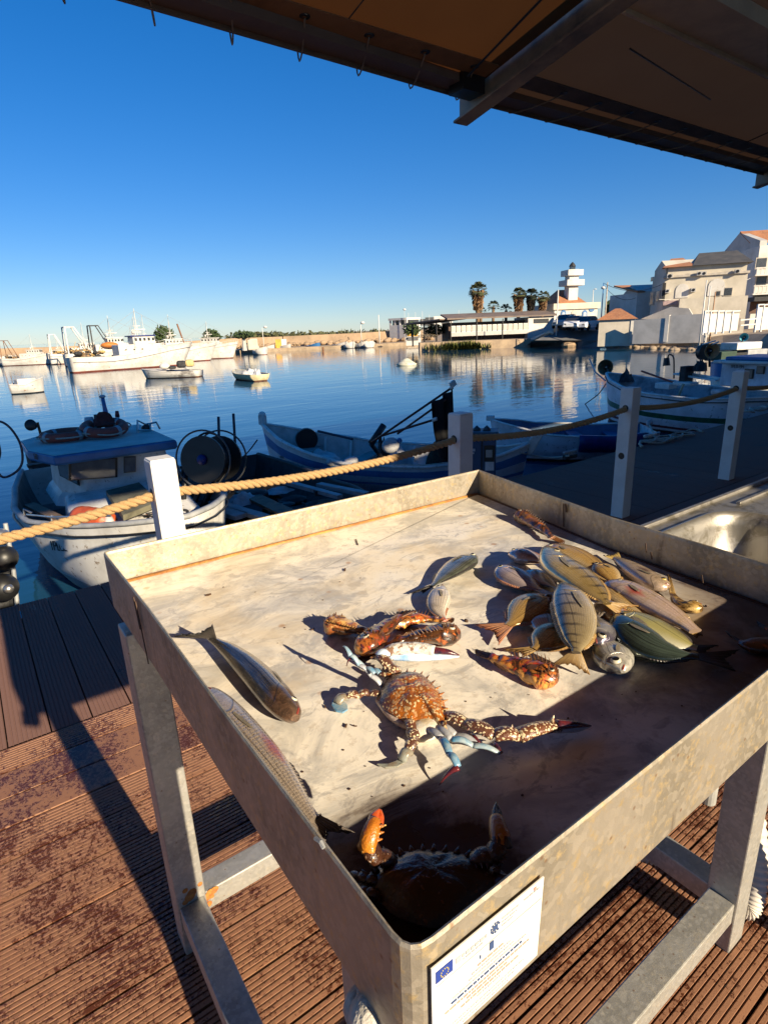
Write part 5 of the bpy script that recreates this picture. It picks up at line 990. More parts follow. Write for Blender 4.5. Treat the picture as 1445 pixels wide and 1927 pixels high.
# ---- tiled hut and walls
F = Fac(1125, 1192, 637, 49, 49); t = thing('tiled_hut', 'low cream hut with a shallow tiled roof at the water edge', 'hut', F.o); zt = F.uv(1130, 602)[1]; mb = MB(); F.box(mb, 0, F.W, -.5, zt, 0, 3); part(mb, 'wall', PLY, t)
part(hroof(F, 0, F.W, zt, zt+.8, 0, 3, .2, .42), 'roof', TILE, t)
mb = MB(); mb.box((0, 0, 0), (.01, .01, .01)) if False else F.box(mb, F.W-.28, F.W+.04, -.3, zt, -.05, .1); part(mb, 'corner_pier', PLW, t)
F = Fac(1190, 1328, 636, 48, 47); t = thing('boundary_wall', 'long pale boundary wall between the tiled hut and the white gate panels', 'wall', F.o); z1 = F.uv(1200, 599)[1]; z2 = F.uv(1320, 590)[1]
mb = MB(); mb.prism([(0, -.3), (F.W, -.3), (F.W, z2), (F.W*.45, z1+.1), (F.W*.45, z1-.05), (0, z1-.1)], F.o, F.u, F.z, F.n*.3); part(mb, 'wall', PLG, t)
mb = MB(); F.box(mb, F.W*.44, F.W*.44+.25, -.2, z1+.15, -.06, .36); part(mb, 'pier', PLW, t)
mb = MB(); p = [F.uv(x, y, 3)for x, y in ((1205, 600), (1262, 577), (1296, 580), (1303, 592), (1300, 602))]; mb.prism(p, F.o+F.n*3, F.u, F.z, F.n*.3); tag(mb.build('sloping_wall', PLG), 'sloping grey wall rising behind the boundary wall', 'wall')
# white gate panels
F = Fac(1325, 1401, 627, 36, 37.2)
for k, (x0, x1) in enumerate(((1326, 1336), (1337, 1350), (1351, 1363), (1364, 1377), (1378, 1392), (1426, 1436), (1437, 1450))):
    t = thing('gate_panel', ('first white metal panel of the gate row, at its left end', 'second white metal panel of the gate row', 'middle white metal panel of the gate row', 'fourth white metal panel of the gate row', 'fifth white metal panel, left of the low white rail', 'tall white panel at the right edge, right of the low rail', 'last tall white panel at the right edge of the photo')[k], 'gate', F.px(x0, 625), 'white panels of the yard gate')
    u0_, z1 = F.uv(x0, 590 if k < 5 else 578); u1_, _ = F.uv(x1, 590); zb = F.uv(x0, 626-k)[1]; mb = MB(); F.box(mb, u0_+.02, u1_-.02, zb, z1, 0, .05); part(mb, 'panel', ALW, t)
    mb = MB(); F.box(mb, u0_-.01, u0_+.05, zb-.1, z1+.14, -.03, .08); part(mb, 'post', ALW, t); mb = MB(); F.box(mb, u0_, u1_, z1+.10, z1+.16, -.02, .07); part(mb, 'top_bar', ALW, t)
t = thing('low_rail', 'low white rail between the gate panels, bare block wall behind', 'rail', F.px(1400, 625))
for y in (602, 612): mb = MB(); a = F.px(1393, y); c_ = F.px(1426, y-3); mb.bar(a, c_, .05, .06); part(mb, 'bar', ALW, t)
mb = MB(); F.pbox(mb, 1393, 598, 1426, 622, 1.5, 1.7); part(mb, 'block_wall', M('bare_blocks', (.22, .19, .17), .9, vs=4, bump=.4), t)
# ---- villas
def window(F, t, x0, y0, x1, y1, dep=0., fr=TRIM, nm='window', gl=WIN):
    mb = MB(); F.pbox(mb, x0-1.2, y0-1.5, x1+1.2, y1+1.2, dep-.05, dep-.003); w_ = part(mb, nm, fr, t); mb = MB(); F.pbox(mb, x0, y0, x1, y1, dep-.07, dep-.052); part(mb, 'pane', gl, w_)
def acunit(F, t, x0, y0, x1, y1):
    mb = MB(); F.pbox(mb, x0, y0, x1, y1, -.35, -.01); w_ = part(mb, 'air_conditioner', PLG, t); u, z = F.uv((x0+x1)/2, (y0+y1)/2); r_ = abs(F.uv(x1, y0)[0]-F.uv(x0, y0)[0])*.36
    mb = MB(); mb.lathe([(r_, 0), (r_*.9, .02), (.001, .021)], 14, Matrix.Translation(F.P(u, z, -.36))@(-F.n).to_track_quat('Z', 'Y').to_matrix().to_4x4()); part(mb, 'fan_grille', BLACK, w_)
F = Fac(1245, 1397, 590, 52, 52.5, z0=.0); t = thing('villa', 'long two-storey cream villa with a dark roof and several air conditioners', 'house', F.o)
zc = F.uv(1250, 523)[1]; ze = F.uv(1250, 513)[1]; W_ = F.W; mb = MB(); F.box(mb, 0, W_, -.6, zc, 0, 7); part(mb, 'lower_wall', PLY, t)
mb = MB(); F.box(mb, -.12, W_+.1, zc, zc+.16, -.14, 7.1); part(mb, 'cornice', TRIM, t); mb = MB(); F.box(mb, .15, W_-.1, zc+.16, ze+.35, .1, 6.9); part(mb, 'upper_wall', PLY, t)
mb = MB(); zr0 = ze+.35; us = F.uv(1300, 513)[0]; mb.prism([(-.2, zr0), (us, zr0), (us, zr0+1.0), (.9, zr0+.55)], F.o-F.n*.1, F.u, F.z, F.n*7.2) if False else None
part(hroof(F, 0, us, zr0, zr0+.9, 0, 7, .25, .25), 'tiled_roof', TILE, t); part(hroof(F, us+.27, W_, zr0, zr0+1.15, 0, 7, .25, .12), 'dark_roof', DROOF, t)
for x0, y0, x1, y1 in ((1364, 542, 1376, 555), (1365, 511, 1376, 515), (1343, 514, 1351, 517), (1290, 516, 1297, 519), (1348, 548, 1354, 556)): window(F, t, x0, y0, x1, y1)
for x0, y0, x1, y1 in ((1311, 511, 1319, 518), (1320, 511, 1328, 518), (1382, 507, 1391, 514), (1255, 516, 1265, 523), (1300, 542, 1308, 549), (1385, 562, 1392, 568), (1252, 544, 1259, 551)): acunit(F, t, x0, y0, x1, y1)
mb = MB(); u, z0 = F.uv(1282, 560); arch(mb, F, u, .9, z0, z0+1.0, -.05, .04); part(mb, 'arched_door', PLW, t); mb = MB(); u, z0 = F.uv(1346, 556); arch(mb, F, u, 1.1, z0, z0+1.2, -.05, .04); part(mb, 'arched_door', PLW, t)
mb = MB(); F.pbox(mb, 1247, 532, 1250, 566, -.1, -.01); part(mb, 'downpipe', DARK, t); mb = MB(); F.pbox(mb, 1248, 566, 1277, 573, -.1, -.01); part(mb, 'shop_sign', M('pink_sign', (.50, .36, .34), .6, vs=4), t)
mb = MB(); F.box(mb, F.uv(1277, 560)[0], W_, -.4, F.uv(1300, 562)[1], -1.4, -.15); part(mb, 'terrace', PLY, t)
G1 = Fac(1222, 1245, 590, 55, 52.1, z0=.0); mb = MB(); G1.box(mb, 0, G1.W-.1, -.6, zc, .02, 3); part(mb, 'side_wing', PLY, t)
mb = MB(); u1_, z1 = G1.uv(1232, 516); mb.prism([(0.2, zc), (G1.W-.15, zc), (G1.W-.15, zc+.8), (G1.W*.55, zc+1.35), (.2, zc+.75)], G1.o+G1.n*.05, G1.u, G1.z, G1.n*2.8); part(mb, 'side_gable', PLY, t)
for x0, y0, x1, y1 in ((1226, 550, 1229, 572), (1237, 548, 1240, 566), (1227, 523, 1229, 527)): window(G1, t, x0, y0, x1, y1)
F = Fac(1171, 1196, 587, 60, 57, z0=.0); t = thing('small_house', 'small gabled house with a brown tiled roof left of the long villa', 'house', F.o); ze = F.uv(1175, 552)[1]; zt = F.uv(1184, 537)[1]; W_ = F.W
mb = MB(); mb.prism([(0, -.5), (W_, -.5), (W_, ze), (W_*.5, zt), (0, ze)], F.o, F.u, F.z, F.n*6); part(mb, 'wall', PLW, t)
G2 = Fac(1196, 1226, 585, 57.1, 58, z0=.0); mb = MB(); G2.box(mb, 0.02, G2.W, -.5, ze-.1, 0.02, 4); part(mb, 'side_wall', PLW, t); part(shed(G2, -.2, G2.W, ze-.1, zt, -.25, 3.2), 'roof', TILE, t)
for x0, y0, x1, y1 in ((1177, 570, 1180, 583), (1183, 565, 1186, 574)): window(F, t, x0, y0, x1, y1)
# tall apartment house at the right edge
F = Fac(1412, 1520, 590, 66, 68, z0=.0); t = thing('apartment_house', 'tall white apartment house with balconies and an orange tiled roof at the right edge', 'building', F.o); zs = {y: F.uv(1412, y)[1] for y in (467, 480, 511, 517, 548, 556, 580)}
mb = MB(); F.box(mb, 0, F.W, -.6, F.uv(1412, 463)[1], 0, 9); part(mb, 'front_wall', PLW, t)
S = Fac(1346, 1411, 590, 74, 66.3, z0=.0); p = [S.uv(x, y) for x, y in ((1346, 499), (1364, 471), (1392, 437.5), (1411, 458))]; mb = MB(); mb.prism([(p[0][0], -.6), (S.W, -.6), (S.W, p[3][1])]+[p[2], p[1], p[0]], S.o, S.u, S.z, S.n*.6); part(mb, 'gable_wall', PLG, t)
A_ = S.P(*p[2], 0); B_ = S.P(*p[3], 0); dr_ = F.u; mb = MB(); mb.add([A_+Vector((0, 0, .05)), B_+Vector((0, 0, .05))-S.u*-.1, B_+dr_*9+Vector((0, 0, .05)), A_+dr_*9+Vector((0, 0, .05))], [(0, 1, 2, 3)]); part(mb, 'roof', TILE, t, solid=.15)
for (y0, y1), (w0, w1) in (((505, 517), (486, 504)), ((538, 552), (520, 537))):
    z0, z1 = F.uv(1412, y1+1)[1], F.uv(1412, y0)[1]; mb = MB(); F.box(mb, -.5, F.W, z0-.12, z0, -1.1, -.01); bal = part(mb, 'balcony', PLW, t); mb = MB(); F.box(mb, -.5, F.W, z1-.1, z1, -1.1, -1.0); part(mb, 'top_rail', PLW, bal)
    for k in range(16): mb = MB(); F.box(mb, -.4+k*.33, -.3+k*.33, z0, z1-.1, -1.08, -1.02); part(mb, 'baluster', PLW, bal)
    window(F, t, 1424, w0, 1440, w1, nm='balcony_door')
mb = MB(); F.pbox(mb, 1406, 560, 1450, 566, -1.5, -.02); part(mb, 'awning', DARK, t); mb = MB(); F.pbox(mb, 1412, 566, 1450, 588, -.05, -.01); part(mb, 'shopfront', M('shop_dark_wood', (.10, .05, .03), .7), t)
F = Fac(1150, 1172, 585, 85, 85, z0=.0); t = thing('yellow_house', 'yellow house far behind right of the utility pole', 'house', F.o); mb = MB(); F.box(mb, 0, F.W, -.5, F.uv(1160, 565)[1], 0, 6); part(mb, 'wall', M('yellow_render', (.66, .50, .22), .85), t)
for x in (1156, 1166): window(F, t, x-1.5, 570, x+1.5, 575)
shrub('tree', 'dark palm-like tree between the lighthouse house and the yellow house', 1146, 598, 566, 18, 75, LF1, None, 400, 'tree')

for i, (a0, a1, lb) in enumerate((((1137, 533, 53), (1245, 535, 52), 'upper thin wire from the wooden pole to the long villa'), ((1137, 538, 53), (1196, 560, 57), 'lower thin wire from the wooden pole to the small gabled house'), ((1240, 563, 51), (1412, 523, 60), 'long thin wire drawn across the front of the villa'))):
    a, c_ = AD(*a0), AD(*a1); mb = MB(); mb.tube([a.lerp(c_, k/12)-Vector((0, 0, .5*4*(k/12)*(1-k/12))) for k in range(13)], .018, 4); tag(mb.build('overhead_wire', ALW if i == 2 else DARK), lb, 'wire')

# ============================================================ BOATS
SHAPE = {'double': [(0, .08), (.06, .36), (.2, .78), (.4, .98), (.55, 1), (.75, .86), (.9, .5), (.97, .2), (1, .05)], 'transom': [(0, .74), (.2, .9), (.45, 1), (.65, .95), (.82, .70), (.94, .34), (1, .05)]}
class Hull:
    def __init__(s, S, B, beam, sheer, kind='double', draft=.3, rake=.12, wl=WZ):
        s.S = Vector((S[0], S[1], 0)); s.D = Vector((B[0]-S[0], B[1]-S[1], 0)); s.L = s.D.length; s.d = s.D.normalized(); s.n = Vector((-s.d.y, s.d.x, 0)); s.beam = beam; s.sheer = sheer; s.kind = kind; s.draft = draft; s.rake = rake; s.wl = wl
    def pt(s, t, h, side, inn=0.):
        """t 0 stern..1 bow, h 0 keel..1 gunwale, side -1 right .. 1 left of the heading"""
        zs = lerp(s.sheer, t)+s.wl; zk = s.wl-s.draft; e_ = s.wl+.04+.0006*s.L**2; z = zk+(e_-zk)*h/.4 if h < .4 else e_+(zs-e_)*(h-.4)/.6; hb = max(lerp(SHAPE[s.kind], t)*s.beam/2-inn, .004)
        f = lerp([(0, .08), (.2, .48), (.4, .76), (.6, .9), (.8, .97), (1, 1)], h)*(1-.10*(1-h)*t)
        x = s.L*t*(1-inn*.6/s.L)+inn*.3+s.rake*s.L*(h-.5)*max(0, t-.82)/.18*.5-(s.rake*s.L*(h-.5)*max(0, .1-t)/.1*.35 if s.kind == 'double' else 0)
        p = s.S+s.d*x+s.n*hb*f*side; p.z = z; return p
    def shell(s, root, mats, rows, n=30, thick=.035, sole=.32, inner=None, open_=True):
        """rows: list of (h0, material index) bands from keel upward"""
        hs = [0, .1, .2, .3, .38]+[.4+.6*k/14 for k in range(15)]; mb = MB(); T = [i/n for i in range(n+1)]
        for side in (-1, 1):
            for i in range(n):
                for k in range(len(hs)-1):
                    hm = (hs[k]+hs[k+1])/2; mi = [m_ for h0, m_ in rows if hm >= h0][-1]
                    q = [s.pt(T[i], hs[k], side), s.pt(T[i+1], hs[k], side), s.pt(T[i+1], hs[k+1], side), s.pt(T[i], hs[k+1], side)]
                    if side > 0: q = q[::-1]
                    mb.add(q, [(0, 1, 2, 3)], mi)
        for t_, rev in ((0, 1), (1, 0)):
            for k in range(len(hs)-1):
                hm = (hs[k]+hs[k+1])/2; mi = [m_ for h0, m_ in rows if hm >= h0][-1]; q = [s.pt(t_, hs[k], -1), s.pt(t_, hs[k], 1), s.pt(t_, hs[k+1], 1), s.pt(t_, hs[k+1], -1)]; mb.add(q if rev else q[::-1], [(0, 1, 2, 3)], mi)
        part(mb, 'hull', mats, root, smooth=True, weld=True)
        if open_:
            mb = MB()
            for side in (-1, 1):
                R_ = [[s.pt(t, h, side, thick+(1-h)*.03) for t in T] for h in (1, .9, .75, .6, sole+.15, sole+.02)]
                mb.grid(R_ if side < 0 else [r[::-1] for r in R_])
            part(mb, 'inner_side', inner, root, smooth=True)
            mb = MB(); mb.grid([[s.pt(t, sole+.02, side, thick+.02) for t in T] for side in (-1, 1)]); part(mb, 'sole', inner, root)
        return s
    def rail(s, root, mat, r=.022, inn=.012, up=.0, t0=0., t1=1., n=30, name='gunwale', fl=.7):
        mb = MB(); P = [s.pt(t0+(t1-t0)*i/n, 1, -1, inn)+Vector((0, 0, up)) for i in range(n+1)]; Q = [s.pt(t0+(t1-t0)*i/n, 1, 1, inn)+Vector((0, 0, up)) for i in range(n+1)]
        mb.tube(P+(Q[::-1] if t1 >= 1 else []), r, 6, flat=fl)
        if t1 < 1: mb.tube(Q, r, 6, flat=fl)
        part(mb, name, mat, root, smooth=True)
    def thwart(s, root, t, h, w, mat, name='thwart', th=.03):
        mb = MB(); a, b_ = s.pt(t, h, -1, .04), s.pt(t, h, 1, .04); mb.bar(a, b_, w, th); part(mb, name, mat, root)
    def deckpl(s, root, t0, t1, mat, name='deck', drop=.0, n=10, h=.97):
        mb = MB(); mb.grid([[s.pt(t0+(t1-t0)*i/n, h, k, .02)+Vector((0, 0, .05*(1-k*k)-drop)) for k in (-1, -.5, 0, .5, 1)] for i in range(n+1)]); part(mb, name, mat, root, smooth=True)
    def c(s, t, h=1., off=0.):
        a, b_ = s.pt(t, h, -1), s.pt(t, h, 1); return (a+b_)/2+s.n*off
def clutter(root_fn, cen, r, n, mats, seed, sq=.4):
    random.seed(seed); mb = MB()
    for i in range(n):
        p = Vector(cen)+Vector((random.gauss(0, r[0]*.5), random.gauss(0, r[1]*.5), abs(random.gauss(0, r[2]*.4)))); k = random.random(); s_ = random.uniform(.06, .16)
        if k < .5: mb.ball(p, s_, 5, i % len(mats), sc=(1.2, 1, sq))
        elif k < .75: mb.box(p, (s_*1.6, s_, s_*.7), random.uniform(0, 3), i % len(mats))
        else: mb.tube([p+Vector((s_*1.6*math.cos(a), s_*1.6*math.sin(a), .01*a)) for a in [j*.5 for j in range(14)]], .012, 5, i % len(mats))
    return mb
def drape(cen, rx, ry, h, mat, name, label, cat, seed, rz=0., parent=None, fold=.35):
    """crumpled heap of cloth, net or tarpaulin"""
    mb = MB(); rows = []; o = Vector((seed*3.1, 0, 0)); q = Matrix.Rotation(rz, 3, 'Z')
    for i in range(15):
        r = i/14; row = []
        for k in range(32):
            a = 2*math.pi*k/32; p = Vector((math.cos(a)*r, math.sin(a)*r, 0)); nn = noise.noise(p*2.2+o); n2 = noise.noise(p*5+o)
            z = h*max(0, (1-r**1.7))*(1+fold*nn*2)+n2*h*fold*.5*(1-r*.6); row.append(Vector(cen)+q@Vector((p.x*rx*(1+.3*nn), p.y*ry*(1+.3*nn), max(z, 0))))
        rows.append(row)
    mb.grid(rows, close=True)
    if parent is not None: return part(mb, name, mat, parent, smooth=True)
    return tag(mb.build(name, mat, smooth=True), label, cat)
def text_marks(mb, P0, ux, uz, word, h, th=.004, gap=.25):
    """block letters as small bars; strokes given on a 4x6 cell"""
    L = {'1': [(2, 0, 2, 6)], 'P': [(0, 0, 0, 6), (0, 6, 3, 6), (3, 6, 3, 3), (0, 3, 3, 3)], 'D': [(0, 0, 0, 6), (0, 6, 2, 6), (3, 5, 3, 1), (0, 0, 2, 0)], '3': [(0, 6, 3, 6), (1, 3, 3, 3), (0, 0, 3, 0), (3, 0, 3, 6)],
         '6': [(0, 0, 0, 6), (0, 6, 3, 6), (0, 0, 3, 0), (3, 0, 3, 3), (0, 3, 3, 3)], 'C': [(0, 0, 0, 6), (0, 6, 3, 6), (0, 0, 3, 0)], '0': [(0, 0, 0, 6), (0, 6, 3, 6), (0, 0, 3, 0), (3, 0, 3, 6)], '9': [(3, 0, 3, 6), (0, 6, 3, 6), (0, 3, 0, 6), (0, 3, 3, 3), (0, 0, 3, 0)],
         'E': [(0, 0, 0, 6), (0, 6, 3, 6), (0, 0, 3, 0), (0, 3, 2, 3)], 'G': [(0, 0, 0, 6), (0, 6, 3, 6), (0, 0, 3, 0), (3, 0, 3, 3), (2, 3, 3, 3)], 'S': [(0, 6, 3, 6), (0, 3, 0, 6), (0, 3, 3, 3), (3, 0, 3, 3), (0, 0, 3, 0)], 'A': [(0, 0, 0, 6), (3, 0, 3, 6), (0, 6, 3, 6), (0, 3, 3, 3)], '4': [(0, 3, 0, 6), (0, 3, 3, 3), (3, 0, 3, 6)], 'T': [(0, 6, 4, 6), (2, 0, 2, 6)], 'I': [(2, 0, 2, 6)], 'N': [(0, 0, 0, 6), (3, 0, 3, 6), (0, 6, 3, 0)], 'B': [(0, 0, 0, 6), (0, 6, 3, 6), (0, 3, 3, 3), (0, 0, 3, 0), (3, 0, 3, 6)], 'U': [(0, 0, 0, 6), (3, 0, 3, 6), (0, 0, 3, 0)], ' ': []}
    s_ = h/6; x = 0; nn = Vector(ux).cross(Vector(uz))
    for ch in word:
        for a, b_, c, d in L[ch]:
            p = P0+ux*((x+a)*s_)+uz*(b_*s_); q = P0+ux*((x+c)*s_)+uz*(d*s_); e = (q-p).normalized()*s_*.3; mb.bar(p-e, q+e, s_*.8, th, up=nn)
        x += 4.6
# ---- boat 1: small cabin boat at the left
DIRTY = M('dirty_white_gelcoat', (.72, .71, .68), .5, col2=(.54, .52, .48), col3=(.26, .20, .14), vs=3, bump=.08); ROOFG = M('cabin_roof_grey', (.62, .59, .53), .75, col2=(.48, .45, .40), vs=3, bump=.2)
H1 = Hull((1.02, 7.95), (1.06, 4.02), 1.75, [(0, .62), (.3, .56), (.6, .62), (.85, .74), (1, .86)], 'transom', .28)
b1 = thing('cabin_boat', 'white cabin boat with a blue-edged roof moored at the left', 'boat', (1.04, 6, WZ)); H1.shell(b1, [DIRTY, M('hull_lower_grey', (.36, .36, .36), .55, col2=(.24, .24, .24), vs=3)], [(0, 1), (.55, 0)], inner=M('boat_inside_grey', (.20, .19, .18), .8, col2=(.10, .095, .09), vs=4, bump=.3), sole=.42)
H1.rail(b1, GREY, .03, up=.01); H1.rail(b1, BLACK, .012, inn=-.008, up=-.07, name='rubbing_strake')
mb = MB(); p = H1.pt(.80, .80, -1, -.012); 
q0, q1 = G(188, 1030, -.02), G(236, 1040, -.02); tp = H1.pt(.72, .80, -1, -.016); tq = H1.pt(.86, .83, -1, -.016)
text_marks(mb, tp, (tq-tp).normalized(), Vector((0, 0, 1)), '1PD36', .07); part(mb, 'registration_mark', BLACK, b1)
yf = 6.2; rz_ = AY(200, 845, 6.1).z
zb = AY(200, 925, yf).z; xl, xr = AY(152, 880, yf).x, AY(258, 870, yf).x+.12
zr_t = .45; body = [(.80, 6.2), (1.62, 6.2), (1.62, 7.15), (.62, 7.15), (.62, 6.45)]
mb = MB()
def ringz(pl, z, k=0.): c_ = Vector((sum(p[0] for p in pl)/len(pl), sum(p[1] for p in pl)/len(pl), 0)); return [Vector((p[0], p[1], z))+(Vector((p[0], p[1], 0))-c_)*k for p in pl]
mb.grid([ringz(body, -.10, .20), ringz(body, -.02, .10), ringz(body, .02, .02), ringz(body, zr_t-.07, -.03)], close=True); cab = part(mb, 'cabin', DIRTY, b1, bevel=.02)
roofp = [(.56, 6.02), (1.68, 6.02), (1.70, 7.55), (.62, 7.6), (.40, 7.3), (.40, 6.55)]
mb = MB(); mb.grid([ringz(roofp, zr_t-.09, -.02), ringz(roofp, zr_t-.07, 0), ringz(roofp, zr_t-.01, 0), ringz(roofp, zr_t, -.015)], close=True); mb.add(ringz(roofp, zr_t-.09, -.02)[::-1], [tuple(range(6))]); part(mb, 'roof_edge', BLUEP, b1, bevel=.012)
mb = MB(); mb.add(ringz(roofp, zr_t+.003, -.02), [tuple(range(6))]); rf = part(mb, 'roof_top', ROOFG, b1)
mb = MB(); P0 = Vector((.415, 6.50, zr_t-.055)); d = (Vector((.56, 6.02, 0))-Vector((.40, 6.55, 0))).normalized(); text_marks(mb, P0+Vector((-.012, 0, 0))+d*.12, d, Vector((0, 0, 1)), '60', .05); part(mb, 'roof_number', BLACK, b1)
def rwin(pts, nm='window'):
    mb = MB(); n_ = (pts[1]-pts[0]).cross(pts[3]-pts[0]).normalized(); n_ = n_ if n_.dot(CAM-pts[0]) > 0 else -n_; c_ = sum(pts, Vector())/4
    mb.add([c_+(p-c_)*1.12+n_*.012 for p in pts]+[c_+(p-c_)*1.12 for p in pts], [(0, 1, 2, 3), (4, 5, 6, 7), (0, 1, 5, 4), (1, 2, 6, 5), (2, 3, 7, 6), (3, 0, 4, 7)]); w_ = part(mb, nm, BLACK, b1)
    mb = MB(); mb.add([p+n_*.016 for p in pts], [(0, 1, 2, 3)]); part(mb, 'pane', M('cabin_glass', (.16, .17, .18), .08, col2=(.10, .11, .12), bump=0, spec=.9), w_)
yw = 6.17
rwin([AY(134, 902, yw), AY(216, 896, yw), AY(216, 863, yw), AY(134, 868, yw)]); rwin([AY(234, 888, yw), AY(254, 886, yw), AY(254, 860, yw), AY(234, 861, yw)])
a = Vector((.615, 6.46, 0)); c_ = Vector((.79, 6.2, 0)); off = (a-c_).cross(Vector((0, 0, 1))).normalized()*.02; off = off if off.dot(CAM-a) > 0 else -off
rwin([a.lerp(c_, .2)+off+Vector((0, 0, .20)), a.lerp(c_, .85)+off+Vector((0, 0, .12)), a.lerp(c_, .85)+off+Vector((0, 0, .34)), a.lerp(c_, .2)+off+Vector((0, 0, .34))])
# fore trunk with hatch
tr = [(.66, 4.75), (1.46, 4.75), (1.62, 5.3), (1.66, 6.22), (.60, 6.22), (.52, 5.3)]
mb = MB(); mb.grid([ringz(tr, -.42, .10), ringz(tr, -.20, .04), [Vector((x, y, z)) for (x, y), z in zip(tr, (-.16, -.16, -.10, .03, .03, -.10))], [Vector(((x-1.06)*.82+1.06, (y-5.5)*.9+5.5, z)) for (x, y), z in zip(tr, (-.13, -.13, -.06, .05, .05, -.06))]], close=True)
mb.add([Vector(((x-1.06)*.82+1.06, (y-5.5)*.9+5.5, z)) for (x, y), z in zip(tr, (-.13, -.13, -.06, .05, .05, -.06))], [tuple(range(6))]); part(mb, 'foredeck', DIRTY, b1, bevel=.03)
mb = MB(); mb.add([G(200, 928, .05), G(262, 912, .05), G(300, 948, .02), G(232, 975, .02)], [(0, 1, 2, 3)]); part(mb, 'hatch', M('hatch_olive', (.16, .15, .10), .8, col2=(.08, .075, .05), vs=5), b1, solid=.05)
mb = MB(); mb.bar(H1.pt(.35, .95, -1, .12), H1.pt(.78, .92, -1, .16), .10, .02); part(mb, 'side_plank', WOOD, b1)
mb = MB(); mb.bar(H1.pt(.05, 1.1, -1, .1), H1.pt(.05, 1.1, 1, .1), .12, .03); mb.bar(G(55, 870, 0)+Vector((0, 0, .0)), G(55, 870, 0)+Vector((.3, .05, 0)), .2, .25); part(mb, 'engine_box', DARK, b1)
# on-deck things
def lifebuoy(label, cen, R_, r_, rotm):
    t = thing('lifebuoy', label, 'lifebuoy', cen, 'orange lifebuoys on the cabin roof'); mb = MB(); q = rotm
    mb.tube([Vector(cen)+q@Vector((R_*math.cos(a), R_*math.sin(a), 0)) for a in [2*math.pi*k/36 for k in range(36)]], r_, 12, closed=True); part(mb, 'ring', M('lifebuoy_orange', (.34, .06, .03), .6, col2=(.22, .04, .025), vs=9, bump=.1), t, smooth=True)
    for j in range(4):
        a0 = j*math.pi/2+.4; mb = MB(); mb.tube([Vector(cen)+q@Vector((R_*math.cos(a), R_*math.sin(a), 0)) for a in (a0, a0+.1, a0+.2)], r_*1.05, 12); part(mb, 'band', GREY, t, smooth=True)
    mb = MB(); mb.tube([Vector(cen)+q@Vector(((R_+r_*(1.15+.35*math.sin(4*a+1)))*math.cos(a), (R_+r_*(1.15+.35*math.sin(4*a+1)))*math.sin(a), 0)) for a in [2*math.pi*k/48 for k in range(48)]], .008, 5, closed=True); part(mb, 'grab_line', ROPEW, t)
lifebuoy('orange lifebuoy lying flat on the left part of the cabin roof', (.80, 6.95, zr_t+.06), .20, .05, Matrix.Identity(3)); lifebuoy('orange lifebuoy propped on the middle of the cabin roof, in front of the blue post', (1.17, 6.85, zr_t+.10), .19, .055, Matrix.Rotation(R(10), 3, 'X'))
t = thing('searchlight', 'round black searchlight on a short stalk at the left corner of the cabin roof', 'lamp', (.47, 7.2, zr_t)); p = AY(59, 800, 7.1)
mb = MB(); mb.tube([(p.x+.07, 7.1, zr_t), (p.x+.06, 7.1, p.z+.02), p], .014, 8); part(mb, 'stalk', RUST, t, smooth=True); mb = MB(); mb.lathe([(.02, -.05), (.045, -.04), (.06, .02), (.056, .03), (.001, .025)], 16, Matrix.Translation(p)@Matrix.Rotation(R(75), 4, 'X')@Matrix.Rotation(R(-25), 4, 'Y')); part(mb, 'lamp_head', BLACK, t, smooth=True)
t = thing('blue_post', 'tapered blue post tied upright behind the lifebuoys', 'post', (1.2, 7.3, zr_t)); a, c_ = AY(205, 805, 7.2), AY(193, 748, 7.2); mb = MB(); mb.tube([Vector((a.x, a.y, zr_t)), a, a.lerp(c_, .7), c_], [.05, .045, .022, .02], 10); part(mb, 'shaft', BLUEP, t, smooth=True); mb = MB(); mb.ball(c_+Vector((0, 0, .012)), .028, 6, sc=(1.3, 1, .7)); part(mb, 'top_knob', CLOTH, t, smooth=True)
t = thing('float_marker', 'rusty upright float marker stump beside the blue post', 'marker', (1.05, 7.25, zr_t)); a, c_ = AY(184, 802, 7.2), AY(180, 780, 7.2); mb = MB(); mb.tube([Vector((a.x, a.y, zr_t)), a, c_], [.035, .033, .022], 9); part(mb, 'stump', M('mossy_brown', (.12, .10, .07), .85, bump=.5), t, smooth=True)
t = thing('float_marker', 'white plastic jug standing behind the left lifebuoy', 'jug', (.98, 7.25, zr_t)); a, c_ = AY(170, 803, 7.25), AY(167, 785, 7.25); mb = MB(); mb.tube([Vector((a.x, a.y, zr_t)), a, c_], [.06, .06, .045], 10); part(mb, 'jug_body', CLOTH, t, smooth=True)
t = thing('float_marker', 'white and red topped marker right of the blue post', 'marker', (1.35, 7.1, zr_t)); a, m_, c_ = AY(222, 800, 7.1), AY(221, 784, 7.1), AY(220, 773, 7.1); mb = MB(); mb.tube([Vector((a.x, a.y, zr_t)), a, m_], .022, 9); part(mb, 'shaft', OLDWHITE, t, smooth=True); mb = MB(); mb.tube([m_, c_], [.026, .018], 9); part(mb, 'red_top', M('dull_red', (.20, .02, .02), .5), t, smooth=True)
drape((1.20, 6.98, zr_t+.12), .17, .10, .10, M('dark_red_cloth', (.12, .025, .02), .9, col2=(.06, .015, .012), vs=15, bump=.5), 'red_cloth', 'dark red bundle stuffed between the lifebuoy and the blue post', 'cloth', 3)
t = thing('anchor', 'folding anchor with a black winch lying on the right of the cabin roof', 'anchor', (1.5, 6.9, zr_t)); p = AY(275, 805, 6.95); mb = MB()
